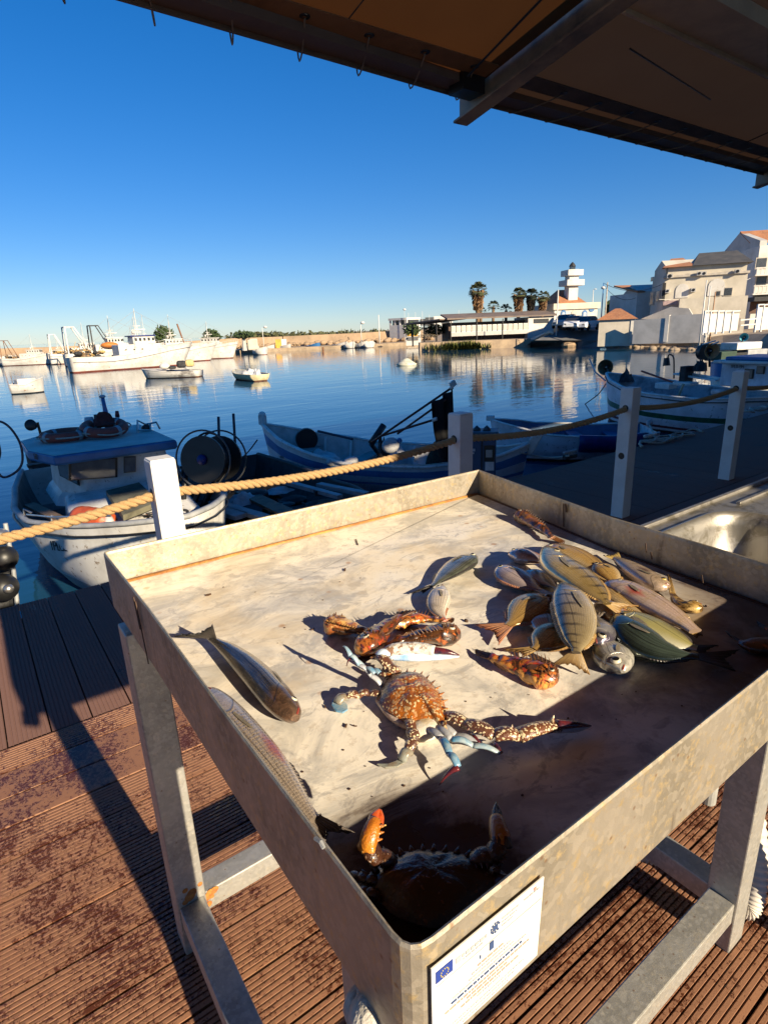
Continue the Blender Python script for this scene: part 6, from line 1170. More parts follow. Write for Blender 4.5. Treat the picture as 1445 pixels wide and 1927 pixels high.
mb.tube([p+Vector((-.12, -.1, -.03)), p+Vector((-.09, -.05, .10)), p+Vector((.0, .0, .04)), p+Vector((.12, 0, .05)), p+Vector((.15, 0, -.03))], .012, 7); mb.tube([p+Vector((-.12, -.1, .0)), p+Vector((.02, -.1, -.02)), p+Vector((.05, .0, .04))], .012, 7); part(mb, 'shank', CHROME, t); mb = MB(); mb.ball(p, .055, 7, sc=(1, 1, .7)); part(mb, 'winch', BLACK, t, smooth=True)
t = thing('boat_fender', 'faded orange barrel fender with a white end on the foredeck', 'fender', G(170, 975, .0)); a, c_ = G(142, 972, -.05), G(205, 982, -.05); a.z = c_.z = -.05; mb = MB(); S_ = [a.lerp(c_, k/10) for k in range(11)]; mb.tube(S_, [.06, .095, .105, .105, .11, .105, .11, .105, .105, .10, .085], 14); part(mb, 'barrel', ORANGE, t, smooth=True)
mb = MB(); mb.ball(c_, .062, 7, sc=(.7, 1, 1)); part(mb, 'white_end', CLOTH, t, smooth=True)
M('rust_rope', (.25, .08, .04), .9, bump=.5); mb = MB(); random.seed(5); cc_ = H1.c(.70, .80, .1)
for i in range(16):
    q = cc_+Vector((random.gauss(0, .16), random.gauss(0, .22), random.uniform(0, .05))); rr_ = random.uniform(.05, .12); mb.tube([q+Vector((rr_*math.cos(a), rr_*.8*math.sin(a), .008*a)) for a in [j*.45 for j in range(20)]], .009, 5, i % 3)
tag(mb.build('rope_tangle', [DARK, MC['rust_rope'], DARK]), 'tangle of dark and rusty ropes on the bow of the cabin boat', 'ropes', kind='stuff')
mb = MB(); pp = [H1.pt(t_, 1.06, -1, .03) for t_ in (.62, .75, .9)]; mb.tube(pp, .008, 5); 
for t_ in (.56, .74): a = H1.pt(t_, 1.0, -1, .04); mb.tube([a+Vector((-.01, 0, 0)), a+Vector((.0, 0, .07)), a+Vector((.05, -.03, .03))], .011, 6)
part(mb, 'cleat', CHROME, b1)
# ---- net hauler reel beside boat 1
t = thing('net_reel', 'black hose and net reel with tall guide rods standing on the dark boat', 'reel', G(395, 930, -.15)); Yr = 5.6
cR, cL = AY(415, 862, Yr+.05), AY(382, 865, Yr-.2); ax = (cR-cL).normalized()
def disc(mb, c_, ax, R_, th, n=28, hole=0.): mb.lathe([(hole+.001, -th), (R_, -th), (R_, th), (hole+.001, th)], n, Matrix.Translation(c_)@ax.to_track_quat('Z', 'Y').to_matrix().to_4x4(), cap=False)
for c_, nm in ((cL, 'front_flange'), (cR, 'rear_flange')):
    mb = MB(); disc(mb, c_, ax, .225, .012, hole=.05); part(mb, nm, BLACK, t)
    mb = MB(); q = ax.to_track_quat('Z', 'Y').to_matrix(); mb.tube([c_+q@Vector((.275*math.cos(a), .275*math.sin(a), 0)) for a in [2*math.pi*k/40 for k in range(40)]], .009, 7, closed=True); part(mb, 'outer_hoop', M('dark_hoop', (.07, .07, .075), .4), t, smooth=True)
mb = MB(); mb.tube([cL, cR], .12, 20); part(mb, 'drum', DARK, t); mb = MB(); mb.ball(cL-ax*.02, .05, 6); part(mb, 'hub', DBLUE, t, smooth=True)
for x, y0_, y1_ in ((411, 900, 784), (439, 880, 778)):
    mb = MB(); a, c_ = AY(x+3 if x < 430 else x+6, y0_, Yr+.1), AY(x, y1_, Yr+.1); mb.tube([a, c_], .014, 7); part(mb, 'guide_rod', M('steel_blue_rod', (.05, .055, .07), .5), t, smooth=True)
for p0_, p1_ in (((385, 900), (360, 960)), ((410, 890), (375, 965)), ((350, 880), (345, 950))): mb = MB(); mb.tube([AY(*p0_, Yr), AY(*p1_, Yr-.1)], .025, 7); part(mb, 'stand_leg', BLACK, t, smooth=True)
mb = MB(); S_ = [AY(x, y, Yr) for x, y in ((340, 905), (352, 850), (385, 815), (420, 830), (428, 880), (400, 925), (385, 960), (372, 1000))]; mb.tube(spline(S_, 40), .011, 6); part(mb, 'hose_loop', BLACK, t, smooth=True)
# ---- boat 2: low dark boat between
H2 = Hull((2.55, 7.35), (2.55, 3.95), 1.5, [(0, .50), (.5, .40), (1, .50)], 'transom', .22)
b2 = thing('dark_boat', 'low dark open boat full of planks and gear behind the golden rope', 'boat', (2.5, 5.6, WZ)); H2.shell(b2, [M('dark_hull', (.05, .05, .055), .6, col2=(.03, .03, .03)), DARK], [(0, 1), (.6, 0)], inner=DARK, sole=.35); H2.rail(b2, M('dark_wood_rail', (.06, .05, .045), .7), .03)
mb = MB(); mb.bar(G(455, 925, -.15), G(545, 968, -.1), .16, .03); part(mb, 'loose_plank', WOOD, b2)
for a, c_, w_, mt in (((400, 945), (500, 975), .10, GREY), ((405, 958), (455, 972), .14, M('pale_board', (.42, .43, .45), .6)), ((530, 905), (640, 935), .07, GREY), ((600, 912), (690, 930), .08, GREY)): mb = MB(); mb.bar(G(*a, -.12), G(*c_, -.12), w_, .04); part(mb, 'board', mt, b2)
drape(G(455, 945, -.16), .22, .12, .10, CLOTH, 'plastic_bag', 'crumpled pale plastic bag in the low dark boat', 'bag', 9, .6); drape(G(525, 925, -.2), .16, .12, .05, CLOTH, 'white_rag', 'flat white rag lying in the middle of the low dark boat', 'rag', 5)
mb = clutter(None, (2.2, 5.0, -.28), (.6, 1.4, .12), 60, [DARK, BLACK, M('dim_rope', (.16, .15, .14), .9)], 8); tag(mb.build('boat_gear', [DARK, BLACK, MC['dim_rope']]), 'dark coils and fishing gear lying in the low dark boat', 'gear', kind='stuff')
# ---- boat 3: white and blue striped open boat
s3, w3 = M('faded_white_hull', (.74, .74, .73), .6, col2=(.60, .60, .58), col3=(.34, .33, .31), vs=3, bump=.1), M('faded_light_blue', (.07, .22, .45), .5, col2=(.05, .16, .34), vs=5)
bow3, st3 = G(497, 812, .10), G(985, 850, -.08)
H3 = Hull((st3.x-.02, st3.y), (bow3.x+.05, bow3.y-.1), 1.5, [(0, .62), (.08, .50), (.3, .42), (.6, .44), (.85, .60), (1, .80)], 'double', .26)
b3 = thing('striped_boat', 'open wooden boat with white and blue stripes, stern at the blue pedestal', 'boat', (4.6, 6.4, WZ)); H3.shell(b3, [s3, w3, DARK], [(0, 2), (.42, 0), (.60, 1), (.67, 0), (.80, 1), (.92, 0)], inner=M('inside_greywhite', (.54, .53, .51), .75, col2=(.38, .37, .35), vs=4, bump=.3), sole=.45); H3.rail(b3, OLDWHITE, .028, up=.012)
mb = MB(); p = H3.pt(1, 1, 0); mb.box(p+Vector((0, 0, .07)), (.09, .09, .13), .5); mb.ball(p+Vector((0, 0, .14)), .055, 6); part(mb, 'stem_post', OLDWHITE, b3, bevel=.01)
mb = MB(); p = H3.pt(0, 1, 0); mb.prism([(-.02, -.14), (.05, -.12), (.12, .03), (.17, .12), (.08, .14), (.0, .06)], p+H3.n*-.025+Vector((0, 0, 0)), -H3.d, Vector((0, 0, 1)), H3.n*.05); part(mb, 'stern_post', OLDWHITE, b3, bevel=.01)
for t_, w_ in ((.86, .30), (.62, .18), (.3, .18)): H3.thwart(b3, t_, .80, w_, M('thwart_grey', (.30, .30, .29), .75, col2=(.2, .2, .19), vs=5))
for t_ in (.25, .45, .6, .72, .82):
    for sd_ in (-1, 1): mb = MB(); a = H3.pt(t_, .98, sd_, .06); c_ = H3.pt(t_, .55, sd_, .08); mb.bar(a, c_, .03, .03); part(mb, 'rib', OLDWHITE, b3)
mb = MB(); P_ = [H3.pt(t_, 1.05, 1, .02) for t_ in (.2, .3, .4, .5)]; mb.tube(P_, .012, 5); part(mb, 'side_rope', ROPEW, b3)
drape(H3.c(.78, .66), .42, .26, .14, CLOTH, 'white_sack', 'white cloth sack in the bow of the striped boat', 'sack', 1, 2.1); drape(H3.c(.46, .66, -.10), .36, .26, .24, CLOTH, 'grey_cloth', 'grey crumpled cloth heap amidships in the striped boat', 'cloth', 2, .6, fold=.7)
drape(H3.c(.26, .66), .42, .38, .40, NET, 'fishing_net', 'heap of dark green fishing net in the stern of the striped boat', 'net', 4, .2, fold=.5); drape(H3.c(.52, .70), .13, .12, .38, DARK, 'black_bag', 'upright black bag amidships in the striped boat', 'bag', 6, fold=.6)
mb = MB(); a, c_ = G(395+0, 0+0, 0) if False else H3.c(.60, .9), H3.c(.58, .9); disc(mb, AY(577, 826, 7.5), Vector((.35, .9, .1)).normalized(), .16, .03); tag(mb.build('tyre_fender', BLACK), 'black round fender hanging on the far side of the striped boat', 'fender')
mb = MB(); mb.tube([AY(598, 811, 6.7), AY(662, 826, 6.3)], .016, 7); mb.ball(AY(662, 826, 6.3), .02, 4); tag(mb.build('boat_hook', M('dark_pole', (.03, .04, .07), .5)), 'dark boat hook sticking out over the middle of the striped boat', 'pole')
t = thing('roller_post', 'thick black roller arm standing amidships in the striped boat', 'roller', H3.c(.48)); mb = MB(); mb.tube([AY(698, 835, 6.2), AY(722, 800, 6.2)], .045, 10); part(mb, 'roller', BLACK, t, smooth=True); mb = MB(); mb.tube([AY(698, 835, 6.2), H3.c(.48, .6)], .03, 8); part(mb, 'stand', BLACK, t)
for i, (p0_, p1_, lb) in enumerate((((700, 832), (852, 728), 'longest dark marker pole ending in a small white reflector above the flag'), ((748, 816), (838, 752), 'second dark marker pole leaning parallel to the longest one'), ((712, 822), (822, 788), 'lowest marker pole with a white band, under the black flag'))):
    t = thing('marker_pole', lb, 'pole', AY(*p0_, 6.0), 'flag marker poles in the striped boat'); a, c_ = AY(*p0_, 5.9), AY(*p1_, 5.2); mb = MB(); mb.tube([a, c_], .014, 8); part(mb, 'pole', M('dark_red_pole', (.07, .02, .018), .5), t, smooth=True)
    if i != 1: mb = MB(); k = .97 if i == 0 else .93; mb.tube([a.lerp(c_, k), c_], .022, 8); part(mb, 'white_band', OLDWHITE, t, smooth=True)
    if i == 0: mb = MB(); mb.box(c_+Vector((.0, 0, .035)), (.085, .03, .07), .5, rot=Matrix.Rotation(R(-30), 3, 'Y')); part(mb, 'reflector', OLDWHITE, t, bevel=.005)
t = thing('black_flag', 'large black flag hanging from the marker poles behind the second post', 'flag', AY(830, 800, 5.2)); rows = []
for j in range(13):
    v = j/12; l, r_ = AY(812+(828-812)*v+ (0 if v < .5 else (v-.5)*10), 760+(870-760)*v, 5.25), AY(847+(853-847)*v, 736+(880-736)*v, 5.2); rows.append([l.lerp(r_, k/8)+Vector((0, .04*math.sin(k*1.3+v*2), 0)) for k in range(9)])
mb = MB(); mb.grid(rows); part(mb, 'cloth', M('black_cloth', (.006, .006, .007), .9, bump=.3), t, smooth=True, solid=.008)
mb = MB(); a = AY(852, 736, 5.2); mb.tube([AY(850, 733, 5.2), AY(856, 880, 5.2)], .012, 6); part(mb, 'staff', BLACK, t)
t = thing('jerrycan', 'white plastic float with a blue cap beside the net', 'float', H3.c(.4)); p = AY(735, 838, 5.7); mb = MB(); mb.ball(p, .10, 8, sc=(1.2, .8, 1)); part(mb, 'float_body', CLOTH, t, smooth=True); mb = MB(); mb.ball(p+Vector((.10, -.05, .05)), .035, 6); part(mb, 'cap', BLUEP, t, smooth=True)
for i, x in enumerate((628, 660)):
    mb = MB(); p = G(x, 868, -.15); mb.ball(p, .09, 7, sc=(1.5, .8, .7), rot=Matrix.Rotation(.4, 3, 'Z')); tag(mb.build('float', CLOTH, smooth=True), ('white oval float on the near gunwale, left of the black bag', 'white oval float on the near gunwale, right below the black bag')[i], 'float')
# ---- boat 4: small blue inside dinghy
bow4, st4 = G(931, 792, -.02), G(1222, 803, -.16)
H4 = Hull((st4.x, st4.y), (bow4.x, bow4.y), 1.35, [(0, .42), (.3, .38), (.7, .44), (1, .60)], 'transom', .2); b4 = thing('dinghy', 'small white dinghy with a blue inside and a deep blue cloth over its side', 'dinghy', (7.7, 5.9, WZ))
H4.shell(b4, [M('stained_white_hull', (.70, .71, .72), .6, col2=(.54, .54, .53), col3=(.20, .16, .12), vs=3), DARK], [(0, 1), (.42, 0)], inner=M('inside_blue', (.06, .15, .28), .6, col2=(.04, .10, .18), vs=4), sole=.4); H4.rail(b4, OLDWHITE, .024, up=.01)
for t_ in (.75, .45, .2): H4.thwart(b4, t_, .80, .2, M('blue_thwart', (.03, .09, .22), .6))
mb = MB(); p = H4.pt(1, 1, 0); mb.box(p+Vector((0, 0, .03)), (.09, .12, .08), .5); part(mb, 'stem_head', OLDWHITE, b4, bevel=.01)
mb = MB(); rows = []
for i in range(13):
    t_ = .08+.42*i/12; rows.append([H4.pt(t_, 1, 1, .06)+Vector((0, 0, .03)), H4.pt(t_, 1, 1, -.02)+Vector((0, 0, .035)), H4.pt(t_, .82, 1, -.05+.01*math.sin(i*2)), H4.pt(t_, .64, 1, -.055+.014*math.sin(i*1.7))])
mb.grid(rows)
tag(mb.build('blue_cloth', DBLUE, smooth=True, solid=.01), 'deep blue cloth hung over the near side of the small dinghy', 'cloth')
mb = MB(); p = G(1222, 796, -.12); mb.ball(p, .05, 6, sc=(1, 1, 1.2)); tag(mb.build('float', CLOTH, smooth=True), 'white float on the stern corner of the small dinghy, by the third post', 'float')
# ---- boat 5: big green striped fishing boat
bow5 = G(1150, 712, .26); d5 = Vector((.30, -.95, 0)).normalized(); st5 = bow5+d5*4.1
st5 = G(1445, 745, .12); st5 = bow5+(st5-bow5)*1.12
H5 = Hull((st5.x, st5.y), (bow5.x, bow5.y), 1.9, [(0, .74), (.3, .68), (.6, .72), (.85, .84), (1, .96)], 'double', .3); b5 = thing('green_striped_boat', 'white fishing boat with green, dark and red stripes and a pale cabin at the right', 'boat', (12.5, 6, WZ))
H5.shell(b5, [M('greyish_white_hull', (.72, .74, .77), .55, col2=(.56, .58, .60), col3=(.18, .15, .12), vs=2.5), GREENP, M('thin_red_stripe', (.16, .03, .025), .5), DARK], [(0, 3), (.40, 0), (.46, 2), (.49, 0), (.60, 1), (.70, 0)], inner=M('inside_palegrey', (.50, .51, .52), .75, col2=(.22, .22, .23), vs=4), sole=.5); H5.rail(b5, OLDWHITE, .03, up=.01)
H5.rail(b5, BLACK, .014, inn=-.01, up=-.05, name='rubbing_strake')
F = Fac(1305, 1480, 745, (st5.xy.length+bow5.xy.length)/2-.45, st5.xy.length-.35, z0=0.)
def fp(x, y, dep=0.): return F.px(x, y, dep)
u0_, zt = F.uv(1350, 688); u1_, zb5 = F.uv(1480, 728); zroof = F.uv(1400, 684)[1]
mb = MB(); F.box(mb, F.uv(1356, 700)[0], u1_, zb5-.05, zroof, 0, .9); cb = part(mb, 'cabin', M('pale_cabin', (.70, .74, .80), .5, col2=(.46, .49, .54), vs=3), b5, bevel=.02)
mb = MB(); F.box(mb, F.uv(1348, 690)[0], u1_, zroof, zroof+.05, -.12, 1.0); part(mb, 'cabin_roof', OLDWHITE, b5, bevel=.015)
mb = MB(); F.box(mb, F.uv(1362, 700)[0], u1_, zroof+.052, zroof+.11, -.02, .9); part(mb, 'roof_cover', BLUEP, b5, bevel=.02)
for x0, y0_, x1, y1_ in ((1404, 695, 1416, 711), (1427, 690, 1437, 702)): mb = MB(); F.pbox(mb, x0-1.5, y0_-1.5, x1+1.5, y1_+1.5, -.02, -.003); w_ = part(mb, 'window', BLACK, b5); mb = MB(); F.pbox(mb, x0, y0_, x1, y1_, -.03, -.021); part(mb, 'pane', M('cabin_pane_brown', (.14, .12, .11), .2, bump=0), w_)
mb = MB(); P0 = fp(1376, 692, -.01); text_marks(mb, fp(1374, 691.5, -.012), F.u, Vector((0, 0, 1)), 'TPC0194', abs((fp(1374, 691)-fp(1374, 686)).z), .004); part(mb, 'registration_mark', BLACK, cb)
for x0, y0_, x1, y1_ in ((1232, 720, 1258, 733), (1265, 718, 1298, 727)): mb = MB(); F.pbox(mb, x0, y0_, x1, y1_, -.0, .25); part(mb, 'side_locker', OLDWHITE, b5, bevel=.015)
mb = MB(); mb.bar(fp(1270, 703, .3), fp(1350, 716, .3), .12, .03); mb.bar(fp(1280, 700, .4), fp(1355, 712, .4), .08, .03); part(mb, 'loose_boards', OLDWHITE, b5)
mb = MB(); mb.bar(fp(1207, 698, .2), fp(1272, 721, .2), .035, .03); tag(mb.build('red_pole', M('red_pole_paint', (.22, .03, .02), .5)), 'dark red pole slanting over the bow of the green striped boat', 'pole')
mb = MB(); F.pbox(mb, 1270, 690, 1277, 722, .15, .4); part(mb, 'dark_post', DARK, b5)
def horn(name, label, px_, py_, R_, dep, mat_in, tilt, cat, px2, py2, mount):
    c_ = fp(px_, py_, dep); t = thing(name, label, cat, c_); q = tilt.to_track_quat('Z', 'Y').to_matrix().to_4x4(); mt = Matrix.Translation(c_)@q
    mb = MB(); mb.lathe([(R_*.30, -R_*.9), (R_*.5, -R_*.7), (R_*.8, -R_*.35), (R_, 0), (R_*1.04, 0), (R_*.84, -R_*.4), (R_*.53, -R_*.78), (R_*.30, -R_*.98)], 28, mt, cap=False); part(mb, 'dish', mat_in, t, smooth=True)
    mb = MB(); mb.lathe([(.001, -R_*.5), (R_*.32, -R_*.5), (R_*.34, -R_*.85), (.001, -R_*.95)], 18, mt, cap=False); part(mb, 'hub', BLACK, t, smooth=True); mb = MB(); mb.ball(c_-tilt*R_*.4, R_*.13, 6); part(mb, 'boss', CHROME, t, smooth=True)
    mb = MB(); mb.tube([c_-tilt*R_*.8, fp(px2, py2, dep)], R_*.16, 8); part(mb, 'stand', mount, t, smooth=True); return t, c_
tocam = (CAM-fp(1140, 690)).normalized(); rt_ = Vector((-tocam.y, tocam.x, 0)); tocam.z = 0
t, c_ = horn('hauler_drum', 'brass-coloured net hauler drum on the bow of the green striped boat', 1139, 691, .165, .4, M('aged_brass', (.30, .25, .16), .35, metal=.7, col2=(.20, .15, .09), vs=8), (tocam*.9+rt_*-.25+Vector((0, 0, .05))).normalized(), 'hauler', 1148, 712, CHROME)
mb = MB(); mb.tube([fp(1109, 675, .4), fp(1120, 700, .4), fp(1139, 716, .4)], .016, 6); part(mb, 'bracket', CHROME, t)
t, c_ = horn('hauler_drum', 'net hauler drum with a glowing orange-red face in front of the cabin', 1340, 660, .135, .5, M('orange_drum_face', (.62, .28, .10), .45, col2=(.45, .20, .08), vs=9), (tocam*.85+rt_*.3).normalized(), 'hauler', 1335, 690, BLACK)
mb = MB(); disc(mb, fp(1325, 662, .75), (tocam*.8+rt_*.5).normalized(), .15, .05); part(mb, 'rear_drum', BLACK, t); mb = MB(); mb.tube([fp(1322, 648, .6), fp(1346, 641, .5)], .014, 6); mb.tube([fp(1330, 652, .6), fp(1352, 643, .4)], .014, 6); part(mb, 'bar', OLDWHITE, t)
t = thing('deck_lamp', 'small black deck lamp on a curved arm over the middle of the green striped boat', 'lamp', fp(1268, 715, .3)); mb = MB(); mb.tube(spline([fp(1268, 712, .3), fp(1268, 680, .3), fp(1266, 670, .3), fp(1259, 667, .3), (fp(1256, 674, .3))], 16), .014, 7); part(mb, 'arm', BLACK, t, smooth=True)
mb = MB(); mb.tube([fp(1254, 673, .3), fp(1254, 688, .3)], [.05, .07], 12); part(mb, 'lamp_head', BLACK, t); mb = MB(); mb.tube([fp(1268, 672, .3), fp(1268, 656, .3)], .006, 5); part(mb, 'aerial', CHROME, t)
for x, y, r_, lb in ((1178, 712, .17, 'black bundle on the bow of the green striped boat'), (1316, 692, .15, 'black covered gear in front of the pale cabin')):
    drape(fp(x, y+6, .4), r_, r_*.8, r_*1.4, DARK, 'black_bundle', lb, 'bundle', int(r_*100))
mb = MB(); p = fp(1226, 750, -.12); mb.tube([p+Vector((0, 0, .14)), p+Vector((0, 0, .10)), p-Vector((0, 0, .12))], [.02, .05, .05], 10); tag(mb.build('boat_fender', CLOTH, smooth=True), 'white upright fender hanging on the hull right of the third post', 'fender')
mb = MB(); mb.tube([fp(1340, 737, -.25), fp(1372, 738, -.25)], .045, 12); tag(mb.build('boat_fender', CLOTH, smooth=True), 'white roll fender lying along the hull left of the fourth post', 'fender')
mb = MB(); mb.bar(fp(1272, 755, -.15), fp(1286, 722, -.08), .09, .03); tag(mb.build('rudder_board', M('yellowish_board', (.36, .33, .22), .7)), 'yellowish board hanging over the hull between the third and fourth posts', 'board')
# ---- boat 6: blue boat behind, at the right edge
a6, c6 = G(1352, 700, .1), G(1475, 690, .1); H6 = Hull((c6.x, c6.y), (a6.x, a6.y), 1.8, [(0, .8), (.5, .75), (1, .95)], 'double', .25); b6 = thing('cluttered_boat', 'cluttered boat with green crates and white gear behind the pale cabin', 'boat', (a6.x, a6.y, WZ)); H6.shell(b6, [OLDWHITE, BLUEP], [(0, 0), (.75, 1)], inner=GREY); H6.rail(b6, BLUEP, .04)
F = Fac(1345, 1470, 690, a6.xy.length-.3, c6.xy.length-.3, z0=0.)
for x0, y0_, x1, y1_, mt, nm in ((1365, 662, 1392, 678, M('dark_green_crate', (.02, .05, .03), .7), 'crate'), (1395, 645, 1440, 656, OLDWHITE, 'cover_board'), (1415, 658, 1450, 672, GREY, 'gear_box'), (1392, 664, 1412, 676, DARK, 'engine')): mb = MB(); F.pbox(mb, x0, y0_, x1, y1_, .1, .6); part(mb, nm, mt, b6, bevel=.02)
for i, (x, y) in enumerate(((1432, 664), (1376, 668), (1407, 667), (1425, 650), (1388, 655))):
    drape(F.px(x, y+5, .3), .12, .10, .12, (M('teal_net', (.02, .10, .08), .9, bump=.5), DARK, CLOTH, DARK, BLACK)[i], 'gear_heap', ('teal net heap on the cluttered boat', 'dark net heap in front of the green crate', 'white cloth heap beside the green crate', 'black heap on the white cover board', 'black heap under the turquoise drum')[i], 'gear', i+2)
t, c_ = horn('hauler_drum', 'turquoise hauler drum on the cluttered boat at the right edge', 1400, 634, .10, .3, M('turquoise_drum', (.05, .35, .42), .5, col2=(.04, .26, .32), vs=8), (tocam*.9+rt_*-.2).normalized(), 'hauler', 1392, 652, BLACK)
# ---- mooring ropes, cleats
def rope(name, label, pts, r=.012, mat=None, n=40, cat='rope', group=None): mb = MB(); mb.tube(spline(pts, n), r, 6); return tag(mb.build(name, mat or ROPEW, smooth=True), label, cat, group)
p = G(1205, 838, .02); P_ = [p+Vector((.25*math.cos(a*1.3)+a*.055, .10*math.sin(a*2.1), .012*(1+math.sin(a*3)))) for a in [k*.8 for k in range(26)]]; rope('mooring_rope', 'pale mooring rope lying in loose loops on the deck right of the third post', [G(1222, 800, -.15)]+[G(1232, 822, .02)]+P_, .013, n=160)
t = thing('mooring_cleat', 'white and dark mooring cleat at the deck edge by the third post', 'cleat', G(1222, 828, 0)); p = G(1222, 829, 0); mb = MB(); mb.box(p+Vector((0, 0, .02)), (.16, .08, .04)); part(mb, 'base', DARK, t, bevel=.008); mb = MB(); mb.tube([p+Vector((-.12, 0, .07)), p+Vector((.12, 0, .07))], .02, 8); mb.tube([p+Vector((0, 0, .03)), p+Vector((0, 0, .08))], .02, 8); part(mb, 'horn', OLDWHITE, t, smooth=True)
t = thing('mooring_cleat', 'dark mooring cleat at the deck edge left of the third post', 'cleat', G(1072, 862, 0)); p = G(1072, 862, 0); mb = MB(); mb.box(p+Vector((0, 0, .02)), (.18, .07, .04)); part(mb, 'base', DARK, t, bevel=.008); mb = MB(); mb.tube([p+Vector((-.1, 0, .07)), p+Vector((.1, 0, .07))], .02, 8); mb.tube([p, p+Vector((0, 0, .08))], .02, 8); part(mb, 'horn', GREY, t, smooth=True)
rope('mooring_rope', 'thin pale rope from the striped boat stern to the cleat left of the third post', [G(978, 852, -.05), G(1010, 858, -.15), G(1040, 861, -.1), G(1070, 858, .06)], .010)
p = G(1410, 775, .02); P_ = [p+Vector((.30*math.cos(a*1.1)+a*.06, .10*math.sin(a*2.3), .015*(1+math.sin(a*3)))) for a in [k*.8 for k in range(26)]]; rope('mooring_rope', 'tangled pale ropes on the deck edge right of the fourth post', P_, .018, n=160)
rope('mooring_rope', 'dark thin rope from the striped boat bow down into the water', [G(484, 828, .05), G(467, 850, -.3), G(448, 868, WZ)], .010, DARK)
rope('mooring_rope', 'dark rope from the hauler drum bow down into the water', [fp(1100, 0) if False else G(1140, 722, .15), G(1125, 742, -.25), G(1101, 760, WZ)], .012, DARK)
rope('hose_loop', 'dark green hose loop hanging at the left edge of the photo', [AY(x, y, 6.5) for x, y in ((-14, 800), (0, 793), (20, 806), (38, 835), (42, 868), (30, 888), (6, 898), (-6, 880), (0, 850), (-10, 810))], .012, M('dark_hose', (.02, .03, .06), .4), 60, 'hose')
t = thing('pile_fenders', 'black round fenders and a chromed ball on a pile at the lower left edge', 'fender', G(8, 1090, -.3)); 
for x, y, r_, mt, nm in ((8, 1050, .075, BLACK, 'upper_fender'), (2, 1010, .05, CHROME, 'chromed_ball'), (6, 1106, .085, BLACK, 'lower_fender'), (16, 1108, .028, CHROME, 'bolt_head')): mb = MB(); q = AY(x, y, 3.95 if nm != 'bolt_head' else 3.85); mb.ball(q, r_, 10); part(mb, nm, mt, t, smooth=True)
mb = MB(); mb.tube([AY(10, 985, 3.97), AY(24, 1060, 3.97), AY(34, 1150, 3.97)], .012, 6); part(mb, 'bar', GREY, t); mb = MB(); mb.tube([AY(0, 1030, 4.1), AY(4, 1180, 4.1)], .07, 12); part(mb, 'pile', DARK, t)
# ---- blue service pedestal
t = thing('service_pedestal', 'blue service pedestal with a small window and white labels behind the second post', 'pedestal', (4.15, 3.85, 0)); F = Fac(866, 936, 893, 5.72, 5.72, z0=0.); 
u0_, zt = F.uv(868, 818); u1_, _ = F.uv(934, 818); um, _ = F.uv(905, 830); F0 = F
mb = MB(); F.box(mb, u0_, u1_, -.02, zt, 0, .22); bx_ = part(mb, 'cabinet', M('pedestal_blue', (.03, .07, .16), .5, col2=(.02, .05, .12), vs=3), t, bevel=.01)
mb = MB(); F.box(mb, u0_-.02, u1_+.02, zt, zt+.025, -.02, .24); part(mb, 'lid', M('pedestal_lid', (.04, .10, .16), .5), t, bevel=.008)
for x in (897, 916): mb = MB(); u, z = F.uv(x, 812); c_ = F.P(u, zt+.025, .1); mb.lathe([(.04, 0), (.035, .02), (.001, .05)], 10, Matrix.Translation(c_)); part(mb, 'cap_knob', M('teal_cap', (.02, .06, .08), .5), t, smooth=True)
mb = MB(); F.pbox(mb, 911, 838, 930, 868, -.012, -.002); w_ = part(mb, 'window', BLACK, t); mb = MB(); F.pbox(mb, 914, 846, 926, 860, -.016, -.0125); part(mb, 'meter', M('meter_face', (.34, .33, .32), .5), w_)
mb = MB(); F.pbox(mb, 913, 869, 929, 885, -.008, -.002); part(mb, 'label', M('label_white', (.62, .62, .66), .5), t); mb = MB(); F.pbox(mb, 888, 844, 894, 849, -.008, -.002); F.pbox(mb, 889, 851, 892, 854, -.008, -.002); part(mb, 'emblem', M('label_white', (.6, .6, .6), .5), t); mb = MB(); F.pbox(mb, 905.5, 826, 907, 890, -.012, -.001); part(mb, 'door_edge', BLACK, t)

